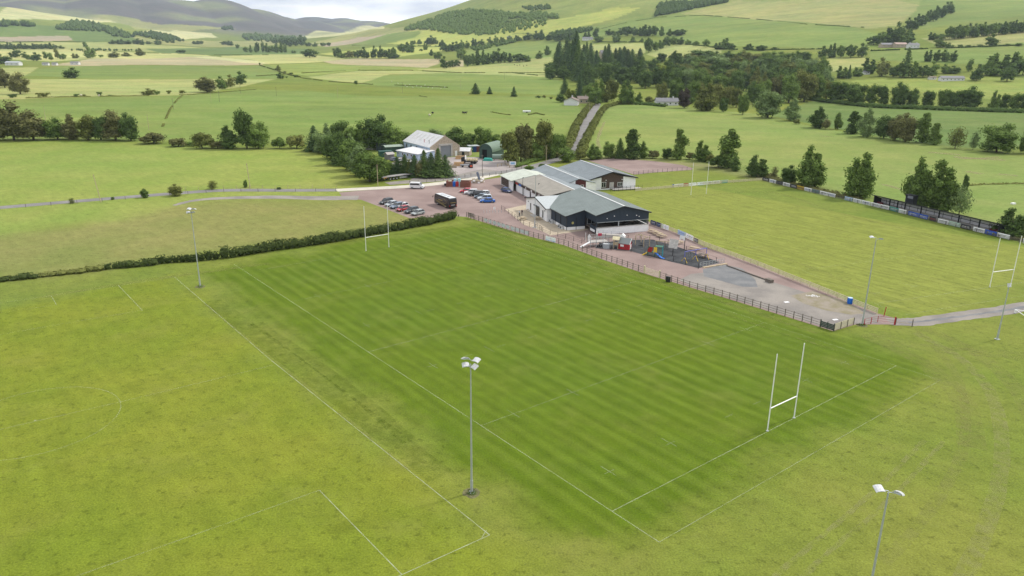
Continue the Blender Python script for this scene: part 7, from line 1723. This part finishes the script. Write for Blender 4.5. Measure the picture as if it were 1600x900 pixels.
# loaded lorry in the yard
t = thing('lorry', 'black lorry carrying pale sacks parked in the yard', 'lorry', G(734, 255.5), R(172))
MB().box((0, 0, .75), (6.0, 2.1, .3)).build('chassis', DARK, t)
MB().prism([(1.7, -1, .6), (1.7, -1, 2.5), (2.7, -1, 2.5), (3.1, -1, 1.6), (3.1, -1, .6)], (0, 2, 0)).build('cab', BLACKM, t)
MB().box((3.02, 0, 2.0), (.2, 1.7, .6)).build('windscreen', GLASS, t); MB().box((1.6, 0, 2.3), (.12, 2.1, 1.5)).build('headboard', WHITE, t)
SACK = mat('cream_sacks', (.50, .43, .27), .9, var=.2, scale=3)
for k in range(8):
    mb = MB(); ico(mb, (-2.5 + (k % 4) * 1.05, -.5 + (k // 4) * 1.0, 1.45), .58, .55, .12, 8, 5); mb.build('sack', SACK, t)
for x in (-2.0, -.9, 2.2):
    for s in (-1, 1): MB().bar((x, s * .95 - .12, .45), (x, s * .95 + .12, .45), .45, 12).build('wheel', TYRE, t)
fence('board_fence', 'short reddish close-boarded fence under the last conifers', [(681, 272.5), (694.5, 271.3)], .5, (.42, .05, 1.7), mat('orange_brown_boards', (.24, .12, .07), .85), (1.3,), WOODD, (.04, .08))

# ------------------------------------------------------------------ playground and small things
bx = (G(986, 392.5) - G(955, 391)); prz = R(-15)
t = thing('playhouse', 'red wooden playhouse with grey pitched roof and white trim', 'playhouse', G(976, 388.5), R(-28))
MB().box((0, 0, .75), (2.6, 2.0, 1.5)).build('wall', mat('barn_red', (.36, .02, .025), .7), t)
for s in (-1, 1): MB().prism([(s * 1.3, -1.0, 1.5), (s * 1.3, 1.0, 1.5), (s * 1.3, 0, 2.4)], (-.06 * s, 0, 0)).build('gable', MATS['barn_red'], t)
RG = mat('play_roof_grey', (.20, .22, .22), .8)
slab(t, 'roof', RG, [(-1.5, -1.2, 1.35), (1.5, -1.2, 1.35), (1.5, 0, 2.45), (-1.5, 0, 2.45)], .08); slab(t, 'roof', RG, [(-1.5, 0, 2.45), (1.5, 0, 2.45), (1.5, 1.2, 1.35), (-1.5, 1.2, 1.35)], .08)
for s in (-1, 1): MB().bar((1.53, s * 1.2, 1.4), (1.53, 0, 2.5), .07, 4).build('trim', WHITE, t)
MB().box((1.32, .15, .6), (.05, .7, 1.1)).build('door', WHITE, t); MB().box((-.3, -1.03, .9), (.8, .05, .5)).build('window', WHITE, t)
t = thing('play_tower', 'little white house front with a dark window behind the red playhouse', 'play tower', G(972, 385), R(-28))
MB().box((0, 0, 1.25), (1.1, .8, 2.5)).build('wall', WHITE, t); MB().box((0, -.43, 2.1), (.25, .04, .3)).build('window', DARK, t); MB().prism([(-.6, -.45, 2.5), (.6, -.45, 2.5), (0, -.45, 3.0)], (0, .9, 0)).build('gable', WHITE, t)
t = thing('play_tower', 'pale wooden play tower with cream roof and small slide', 'play tower', G(962.5, 388), R(-20))
for x in (-.5, .5):
    for y in (-.5, .5): MB().box((x, y, 1.1), (.12, .12, 2.2)).build('post', WOODL, t)
MB().box((0, 0, .95), (1.2, 1.2, .1)).build('platform', WOODL, t); MB().box((0, -.5, 1.3), (1.2, .06, .5)).build('panel', WOODL, t)
slab(t, 'roof', WOODC, [(-.8, -.8, 2.1), (.8, -.8, 2.1), (.8, 0, 2.7), (-.8, 0, 2.7)], .08); slab(t, 'roof', WOODC, [(-.8, 0, 2.7), (.8, 0, 2.7), (.8, .8, 2.1), (-.8, .8, 2.1)], .08)
MB().prism([(-.6, -.3, .95), (-2.6, -.3, .05), (-2.6, -.3, .2), (-.6, -.3, 1.15)], (0, .6, 0)).build('slide', mat('grey_plastic', (.33, .36, .38), .4), t)
t = thing('storage_box', 'grey plastic storage box at the edge of the play surface', 'storage box', G(947.5, 388), R(-20)); MB().box((0, 0, .5), (1.4, .9, 1.0)).build('box_body', MATS['grey_plastic'], t); MB().box((0, 0, 1.04), (1.5, 1.0, .1)).build('lid', mat('lid_grey', (.42, .44, .45), .5), t)
t = thing('play_climber', 'grey netted climbing frame with a small red panel', 'climbing frame', G(934, 384), R(15))
for x in (-2.2, -.8, .8, 2.2):
    for y in (-1, 1): MB().box((x, y, 1.25), (.1, .1, 2.5)).build('post', STEEL if y < 0 else WOODD, t)
for z in (.5, 1.1, 1.7, 2.4):
    for y in (-1, 1): MB().box((0, y, z), (4.4, .05, .05)).build('rail', STEEL, t)
for k in range(10): MB().bar((-2.2 + k * .49, -1, .1), (-2.0 + k * .49, -1, 2.4), .025, 4).build('net_rope', CONC, t)
MB().box((.4, 0, 2.6), (.9, .08, .6)).build('red_panel', mat('pinkish_red', (.45, .03, .07), .5), t); MB().prism([(-2.2, -1.0, 1.1), (-4.4, -1.0, .05), (-4.4, -1.0, .2), (-2.2, -1.0, 1.25)], (0, .7, 0)).build('ramp', WALLW, t)
MB().box((0, 0, 1.1), (4.2, 1.9, .1)).build('deck', CONC, t)
t = thing('terrace_ramp', 'pale concrete ramp against the foot of the white balcony wall', 'ramp', G(931, 371), CRZ)
MB().prism([(0, 0, 0), (0, 0, 1.0), (1.2, 0, 1.0), (7.5, 0, .15), (7.5, 0, 0)], (0, -1.3, 0)).build('ramp_body', CONC, t)
MB().path([(0, -1.3, 1.9), (1.2, -1.3, 1.9), (7.5, -1.3, 1.1)], .04, 5).build('handrail', STEEL, t)
for x, z in ((0, 1.9), (1.2, 1.9), (3.4, 1.62), (5.5, 1.35), (7.5, 1.1)): MB().bar((x, -1.3, 0), (x, -1.3, z), .035, 5).build('handrail_post', STEEL, t)
t = thing('a_board', 'white pointed board leaning at the foot of the ramp', 'sign', G(920.5, 377.5), R(20))
MB().prism([(-.55, 0, .1), (.55, 0, .1), (.5, 0, 1.1), (0, 0, 1.8), (-.45, 0, 1.2)], (0, .08, 0)).build('panel', WHITE, t); MB().bar((-.9, .1, 0), (-.9, .1, 2.2), .05, 5).build('pole', WHITE, t)
t = thing('basket_swing', 'square wooden swing frame on the black play surface', 'swing', G(1003.5, 383.5), math.atan2(-2.2, 1.5))
for x in (-1.35, 1.35):
    for y in (-.9, .9): MB().box((x, y, 1.1), (.14, .14, 2.2)).build('post', WOODL, t)
    MB().box((x, 0, 2.2), (.12, 2.0, .12)).build('beam', WOODL, t)
MB().box((0, 0, 2.3), (2.9, .14, .14)).build('beam', WOODL, t)
mb = MB()
for x in (-.8, .8): mb.bar((x, 0, 2.2), (x * .6, 0, .7), .02, 4)
mb.build('rope', CONC, t); MB().bar((0, 0, .55), (0, 0, .65), .6, 12).build('seat', BLACKM, t)
t = thing('slide_tower', 'climbing tower in red, yellow and green with a blue slide', 'slide tower', G(1022, 400), R(-18)); t.scale = (.88, .88, .88)
for (x, y), m, h in (((-1.6, -.7), GRNP, 2.3), ((-1.6, .7), GRNP, 2.3), ((.2, -.7), GRNP, 2.6), ((.2, .7), GRNP, 2.6), ((2.0, -.7), mat('teal_paint', (.05, .30, .33), .5), 2.7), ((2.0, .7), MATS['teal_paint'], 2.7)): MB().bar((x, y, 0), (x, y, h), .075, 8).build('post', m, t)
MB().box((-.7, 0, 1.0), (1.8, 1.4, .1)).build('platform', GRNP, t)
MB().box((-1.1, -.72, 1.55), (1.1, .08, .9)).box((-1.1, .72, 1.55), (1.1, .08, .9)).build('side_panel', mat('dark_red_panel', (.28, .02, .02), .5), t)
MB().box((.3, -.74, 1.7), (.8, .08, 1.5)).build('side_panel', YELP, t)
MB().prism([(-1.6, -.3, 1.0), (-3.0, -.3, .0), (-2.7, -.3, .0), (-1.5, -.3, .85)], (0, .7, 0)).build('ramp', YELP, t)
MB().prism([(.1, -.8, 1.05), (2.0, -2.2, .15), (2.6, -2.4, .12), (2.6, -2.4, .22), (2.0, -2.2, .28), (.1, -.8, 1.2)], (.3, .45, 0)).build('slide', BLUEP, t)
for z in (.5, .95, 1.4, 1.85, 2.3): MB().box((1.1, -.7, z), (1.8, .05, .05)).box((1.1, .7, z), (1.8, .05, .05)).build('rung', GRNP, t)
MB().box((1.1, 0, 2.6), (1.8, 1.5, .06)).build('top_frame', GRNP, t)
t = thing('climbing_board', 'tilted square grey climbing board on a dark pole', 'climbing board', G(1051, 400), R(-8))
MB().bar((0, 0, 0), (0, 0, 2.6), .08, 6).build('pole', BLACKM, t); MB().box((0, 0, 2.75), (1.9, .14, 2.0), tilt=Matrix.Rotation(R(-22), 3, 'X') @ Matrix.Rotation(R(8), 3, 'Y')).build('board', mat('mottled_grey', (.45, .43, .40), .8, var=.25, scale=3), t)
t = thing('climbing_rig', 'dark rope and timber climbing rig behind the tilted board', 'climbing rig', G(1037, 388), R(-18))
for x in (-1.8, 0, 1.8): MB().bar((x, -.5, 0), (x + .2, .4, 1.6), .08, 5).bar((x + .5, .5, 0), (x + .1, .2, 1.5), .08, 5).build('leg', WOODD, t)
MB().bar((-2, 0, 1.55), (2.2, .3, 1.6), .1, 6).build('beam', WOODL, t); MB().box((1.2, 0, 1.1), (1.2, .9, .12), tilt=Matrix.Rotation(R(20), 3, 'Y')).build('platform', WOODD, t)
t = thing('basketball_hoop', 'white backboard on a slim dark pole beside the pale blue board', 'basketball hoop', G(1069, 391), R(-25))
MB().bar((0, 0, 0), (0, 0, 2.9), .08, 6).build('pole', BLACKM, t); MB().box((-.55, -.3, 2.85), (1.2, .06, 1.0)).build('backboard', WHITE, t)
MB().path([(-.55 + .23 * math.cos(a_), -.6 + .23 * math.sin(a_), 2.55) for a_ in np.linspace(0, 6.283, 13)], .02, 4).build('hoop', REDP, t); MB().bar((0, 0, 2.8), (-.5, -.28, 2.85), .04, 4).build('bracket', BLACKM, t)
q0, q1 = G(1069, 410), G(1103, 404); d = q1 - q0; ln = d.length
t = thing('swing_set', 'blue swing set with yellow legs at the end of the play area', 'swings', q0, math.atan2(d.y, d.x)); SWB = mat('violet_blue_paint', (.10, .12, .46), .45)
MB().bar((0, 0, 2.35), (ln, 0, 2.35), .07, 8).build('top_bar', SWB, t)
for x in (0, ln / 2, ln):
    MB().bar((x, 0, 2.35), (x, 0, .4), .065, 6).build('post', SWB, t)
    for s in (-1, 1): MB().bar((x, 0, 1.1), (x, s * .9, 0), .06, 6).build('leg', YELP, t)
for x in (ln * .17, ln * .33, ln * .67, ln * .83):
    MB().bar((x - .2, 0, 2.3), (x - .2, 0, .6), .014, 4).bar((x + .2, 0, 2.3), (x + .2, 0, .6), .014, 4).build('chain', STEEL, t); MB().box((x, 0, .56), (.5, .2, .05)).build('seat', BLACKM, t)
q0, q1 = G(1094, 417), G(1131, 411); d = q1 - q0; ln = d.length
t = thing('metal_barrier', 'low grey metal barrier across the end of the play surface', 'barrier', q0, math.atan2(d.y, d.x))
for z in (.15, .55, .95): MB().box((ln / 2, 0, z), (ln, .05, .06)).build('rail', STEEL, t)
for x in np.linspace(0, ln, 9): MB().box((x, 0, .5), (.06, .06, 1.0)).build('post', STEEL, t)
MB().box((ln / 2, -.9, .1), (ln, .5, .2)).build('kerb', WOODL, t)
q0, q1 = G(1135, 415.5), G(1200, 439); d = q1 - q0; ln = d.length
t = thing('timber_edging', 'low dark sleeper edging beside the dark gravel patch', 'edging', q0, math.atan2(d.y, d.x))
n_ = int(ln / 2.4)
for k in range(n_): MB().box((ln * (k + .5) / n_, rnd.uniform(-.06, .06), .12), (ln / n_ - .08, .22, .24)).build('sleeper', WOODD, t)
t = thing('timber_box', 'small dark timber box at the end of the sleeper edging', 'box', G(1202, 441), math.atan2(d.y, d.x)); MB().box((0, 0, .3), (1.4, .8, .6)).build('box_body', WOODD, t); MB().box((0, 0, .63), (1.5, .9, .06)).build('lid', WOODD, t)
t = thing('barrel', 'bright blue plastic barrel against the cream fence', 'barrel', G(1327.5, 474.5), 0)
MB().bar((0, 0, 0), (0, 0, .3), .42, 16, .47).bar((0, 0, .3), (0, 0, .8), .47, 16).bar((0, 0, .8), (0, 0, 1.1), .47, 16, .42).build('barrel_body', BLUEP, t)
for z in (.3, .8): MB().bar((0, 0, z - .03), (0, 0, z + .03), .49, 16).build('rib', BLUEP, t)
MB().bar((0, 0, 1.1), (0, 0, 1.15), .40, 16).build('lid', mat('pale_blue_lid', (.45, .58, .72), .5), t)
for i, x in enumerate((1042, 1045.6)):
    t = thing('bin', ('left' if i == 0 else 'right') + ' one of two black litter bins by the brown fence', 'bin', G(x, 440 + i * .8), -.3)
    MB().box((0, 0, .5), (.42, .42, 1.0)).build('bin_body', BLACKM, t); MB().box((0, 0, 1.04), (.48, .48, .1)).build('lid', DARK, t)
for x, y, n in ((1305, 500, 'flat pale stone slab in the gravel near the corner fence'), (1229, 472.5, 'small pale stone in the middle of the gravel'),):
    o = MB().box((0, 0, .05), (.9, .5, .08), .3).build('stone_slab', WALLW); o.location = G(x, y); tag(o, n, 'stone')
rg = random.Random(8); mb = MB()
for k in range(26): mb.box((rg.gauss(0, .6), rg.gauss(0, .3), .03), (.24, .18, .03), rg.random() * 3)
o = mb.build('white_rubble', WALLW, None, False); o.location = G(1270, 462.5); tag(o, 'scatter of white rubble on the weedy gravel', 'rubble', kind='stuff')
t = thing('portable_goal', 'white portable goal leaning at the right edge by the track', 'goal', G(1586, 489), R(-25))
MB().bar((0, 0, .6), (5, -.4, .6), .07, 8).bar((0, 0, .6), (2.0, -3.4, .06), .06, 8).bar((5, -.4, .6), (6.6, -3.6, .06), .06, 8).bar((2, -3.4, .06), (6.6, -3.6, .06), .05, 8).build('frame', POSTW, t)
MB().bar((0, 0, 0), (0, 0, .6), .16, 8).build('end_block', POSTW, t); MB().bar((5, -.4, 0), (5, -.4, .6), .06, 8).build('leg', POSTW, t)
t = thing('seesaw_sign', 'white notice on a short stand in the car park near the patio', 'sign', G(772.5, 330.5), 0); MB().box((0, 0, .9), (.5, .06, .7)).build('panel', WHITE, t); MB().box((0, 0, .3), (.08, .08, .6)).build('post', STEEL, t)
t = thing('cycle_rack', 'low pale metal cycle rack in the car park', 'cycle rack', G(770, 333), .15)
for x in np.linspace(-2.4, 2.4, 7): MB().path([(x, -.1, 0), (x, -.1, .7), (x, .5, .7), (x, .5, 0)], .03, 4).build('hoop', STEEL, t)
t = thing('boat_trailer', 'small white trailer left in the middle field', 'trailer', P([(823, 176)])[0], .1); MB().box((0, 0, .9), (5, 2.2, .9)).build('body', WHITE, t); 
for s in (-1, 1): MB().bar((0, s * 1.1, .4), (0, s * 1.2, .4), .4, 10).build('wheel', TYRE, t)
t = thing('feed_trough', 'white scrap of plastic in the field behind the shelter', 'trough', P([(1583, 319)])[0], .4); MB().box((0, 0, .2), (1.3, .8, .4)).build('trough_body', WALLW, t)

# ------------------------------------------------------------------ people
def person(loc, rz, top, legs, hair, label, pose=0):
    t = thing('person', label, 'person', loc, rz)
    SK = mat('skin', (.42, .25, .18), .6)
    me = bpy.data.meshes.new('body')
    a = .05 if pose == 0 else .18
    V = [(0, 0, .95), (0, 0, 1.15), (0, 0, 1.38), (0, .01, 1.50), (0, .02, 1.58), (0, .03, 1.68),
         (-.18, 0, 1.40), (-.25, 0, 1.12), (-.22, .12 + a, .92), (-.21, .17 + a, .85), (.18, 0, 1.40), (.25, 0, 1.12), (.22, .12, .92), (.21, .17, .85),
         (-.09, 0, .90), (-.11, .03, .50), (-.11, -.02, .10), (-.11, .12, .04), (.09, 0, .90), (.11, .03, .50), (.12, -.02, .10), (.12, .12, .04)]
    Ed = [(0, 1), (1, 2), (2, 3), (3, 4), (4, 5), (2, 6), (6, 7), (7, 8), (8, 9), (2, 10), (10, 11), (11, 12), (12, 13), (0, 14), (14, 15), (15, 16), (16, 17), (0, 18), (18, 19), (19, 20), (20, 21)]
    Rr = [.15, .14, .17, .06, .085, .10, .075, .05, .038, .035, .075, .05, .038, .035, .095, .065, .045, .04, .095, .065, .045, .04]
    me.from_pydata(V, Ed, []); o = obj('body', me, t)
    m = o.modifiers.new('s', 'SKIN')
    for i, v in enumerate(me.skin_vertices[0].data): v.radius = (Rr[i], Rr[i] * .8); v.use_root = i == 0
    m2 = o.modifiers.new('ss', 'SUBSURF'); m2.levels = 1; m2.render_levels = 1
    dg = bpy.context.evaluated_depsgraph_get(); me2 = bpy.data.meshes.new_from_object(o.evaluated_get(dg)); o.modifiers.clear(); o.data = me2
    me2.materials.clear()
    for q in (SK, top, legs, hair, BLACKM): me2.materials.append(q)
    for p in me2.polygons:
        z = p.center.z; ax = abs(p.center.x)
        p.material_index = 4 if z < .09 else (2 if z < .98 and ax < .2 else (1 if z < 1.47 and not (z < 1.05 and ax > .2) else (3 if (z > 1.70 or p.center.y < -.03) and z > 1.56 else 0)))
    MB().box((0, .125, 1.62), (.03, .03, .04)).build('nose', SK, t)
person(G(815.6, 337), 2.6, mat('black_shirt', (.03, .012, .018), .8), mat('dark_shorts', (.05, .05, .06), .8), mat('dark_hair', (.03, .02, .015), .8), 'standing person in a dark shirt on the patio')
person(G(811.6, 338), -1.0, mat('pale_shirt', (.45, .46, .48), .8), mat('black_trousers', (.02, .02, .025), .8), mat('brown_hair', (.08, .05, .03), .8), 'person in pale top and black trousers on the patio', 1)

# ------------------------------------------------------------------ animals
def beast(kind, px, py, rz, label, group):
    p = Vector(P([(px, py)])[0]); col = {'sheep': mat('fleece', (.62, .59, .50), .9), 'cow': mat('black_hide', (.025, .022, .020), .8), 'white_cow': mat('cream_hide', (.6, .55, .46), .8)}[kind]
    s = 1.0 if kind == 'sheep' else 1.75
    mb = MB(); ico(mb, (0, 0, .62), .48, .27, .06, 8, 6); ico(mb, (.42, 0, .80), .16, .14, .04, 6, 4); mb.bar((.30, 0, .70), (.62, 0, .74), .12, 6, .07); ico(mb, (.70, 0, .70), .15, .10, .04, 6, 4)
    for x in (-.28, .28):
        for y in (-.13, .13): mb.bar((x, y, .5), (x, y, .25), .06, 5, .04); mb.bar((x, y, .25), (x + .02, y, 0), .04, 5, .03)
    mb.bar((-.46, 0, .72), (-.56, 0, .4), .04, 4, .02); mb.bar((.66, .06, .78), (.63, .16, .82), .03, 4); mb.bar((.66, -.06, .78), (.63, -.16, .82), .03, 4)
    nm = 'sheep' if kind == 'sheep' else 'cow'
    o = mb.build(nm, col, None, False); o.location = p; o.rotation_euler = (0, 0, rz); o.scale = (s, s, s); tag(o, label, nm, group)
ra_ = random.Random(3)
for i, (x, y) in enumerate([(633, 134), (636, 136), (640, 133), (645, 137), (651, 135), (658, 136), (664, 134), (669, 137), (676, 138), (683, 136), (689, 139), (695, 137), (612, 128), (622, 131)]):
    beast('sheep', x, y, ra_.random() * 6, 'tiny white sheep, %s in the flock in the middle field' % nth(i, 14), 'flock of sheep in the middle field')
for i, (x, y) in enumerate([(804, 102), (808, 103), (812, 102.5), (818, 104), (823, 103), (676, 178.5), (724, 178), (727.5, 178.2)]):
    beast('cow', x, y, ra_.random() * 6, ['leftmost cow of the herd on the stubble left of the wood', 'second cow of the herd on the stubble', 'third cow of the herd on the stubble', 'fourth cow of the herd on the stubble', 'rightmost cow of the herd on the stubble', 'lone black cow in the near middle field', 'left one of the two black cows in the field', 'right one of the two black cows in the field'][i], 'black cattle in the fields')
for x, y, l in ((671, 182, 'pale cow beside the lone black cow'), (127, 150.5, 'white cow beside the left hedge bush'), (155, 151, 'white cow under the small hedge tree')): beast('white_cow', x, y, ra_.random() * 6, l, 'pale cattle in the fields')

# ------------------------------------------------------------------ far houses
def house(px, py, wpx, label, wall, roof, h=3.0, hr=2.0, depth=7, rz=0.0, chim=1, win_=3, name='house', cat='house', garage=False):
    p = Vector(P([(px, py)])[0]); dep = p.y * math.cos(PITCH) - (p.z - CAMZ) * math.sin(PITCH); w_ = wpx * dep / FPX
    t = thing(name, label, cat, p, rz); hw = w_ / 2
    for y in (-depth / 2, depth / 2 - .3): wallY(t, 'wall', wall, [(-hw, -.8), (hw, -.8), (hw, h), (-hw, h)], y, .3)
    for x in (-hw, hw - .3): wallX(t, 'wall', wall, [(-depth / 2 + .3, -.8), (depth / 2 - .3, -.8), (depth / 2 - .3, h), (0, h + hr), (-depth / 2 + .3, h)], x, .3)
    k = .5
    slab(t, 'roof', roof, [(-hw - k, -depth / 2 - k, h - .15), (hw + k, -depth / 2 - k, h - .15), (hw + k, 0, h + hr), (-hw - k, 0, h + hr)], .25); slab(t, 'roof', roof, [(-hw - k, 0, h + hr), (hw + k, 0, h + hr), (hw + k, depth / 2 + k, h - .15), (-hw - k, depth / 2 + k, h - .15)], .25)
    for i in range(chim): MB().box((hw * (-.7 + 1.4 * i / max(1, chim - 1)) if chim > 1 else hw * .6, 0, h + hr + .4), (.8, .8, 1.6)).build('chimney', wall, t)
    for i in range(win_): win(t, (-hw + w_ * (i + .5) / win_, -depth / 2, h * .55), (1.2, 1.2), 'x', WHITE)
    return t
WHH = mat('white_harling', (.66, .66, .66), .85); SLATE = mat('slate', (.17, .17, .18), .7, var=.1, scale=1); TILE = mat('brown_tile', (.19, .15, .13), .8, var=.1, scale=1)
house(893, 164, 20, 'white bungalow with brown roof beside the lane', WHH, TILE, 3.2, 2.2, 10, R(78), 1, 2)
house(910, 161, 16, 'dark brown roofed house just behind the white bungalow', STONE, TILE, 3, 2.0, 8, R(10), 1, 2)
house(1041, 164, 34, 'low grey slate house behind the big field', WHH, SLATE, 2.6, 2.4, 8, R(3), 1, 4)
house(918, 63, 16, 'white farmhouse at the foot of the hill', WHH, SLATE, 4.5, 3, 9, .1, 2, 4)
house(945, 98, 16, 'old sandstone mansion roof showing above the wood', STONE, SLATE, 14, 5, 12, .2, 3, 3)
for x in (941, 951): pass
house(1385, 74, 20, 'long grey farm building, left part of the hill farm', STONE, SLATE, 4, 2.5, 12, .05, 0, 3, 'barn', 'barn')
house(1405, 74, 18, 'middle barn of the hill farm', STONE, mat('pinkish_roof', (.36, .26, .22), .8), 4.5, 2.5, 14, .05, 0, 3, 'barn', 'barn')
house(1426, 75, 16, 'pale house at the right end of the hill farm', WHH, SLATE, 4.5, 2.5, 9, .1, 2, 3)
house(1486, 126, 36, 'long low pale farm cottage in front of the right-hand trees', WHH, SLATE, 2.6, 2.2, 7, .02, 0, 6)
house(1456, 124, 10, 'small cream hut left of the low cottage', WHH, TILE, 2.2, .8, 5, .02, 0, 1, 'hut', 'hut')
house(1352, 116, 10, 'small pale roof among trees left of the low farm', WHH, SLATE, 2.5, 1.4, 6, .1, 0, 1)
house(796, 64, 7, 'square grey stone ruin on the lit slope', STONE, SLATE, 9, 3, 9, .1, 0, 1, 'tower_house', 'tower')
house(118, 101, 12, 'white shed beside the far ploughed field', WHH, SLATE, 3.5, 1.4, 8, .1, 0, 2, 'barn', 'barn')
house(22, 102, 20, 'pale long barn at the far left', WHH, mat('grey_tin', (.36, .38, .40), .6), 4, 1.8, 12, .1, 0, 3, 'barn', 'barn')
house(72, 102, 9, 'small pale shed right of the long barn', WHH, SLATE, 3, 1.2, 6, .1, 0, 1, 'barn', 'barn')
house(86, 102, 7, 'tiny cream shed left of the white shed', WHH, SLATE, 3, 1.2, 6, .1, 0, 1, 'barn', 'barn')

# ------------------------------------------------------------------ air
HM = bpy.data.materials.new('haze'); HM.use_nodes = True; t_ = HM.node_tree; t_.nodes.clear()
ho = N(t_, 'ShaderNodeOutputMaterial'); hv = N(t_, 'ShaderNodeVolumePrincipled'); hv.inputs['Color'].default_value = (.74, .86, 1.0, 1); hv.inputs['Density'].default_value = 0.000052; hv.inputs['Anisotropy'].default_value = 0.1
t_.links.new(hv.outputs[0], ho.inputs['Volume'])
hb = MB().box((0, 0, 330), (21400, 21400, 740)).build('haze', HM); hb['kind'] = 'stuff'
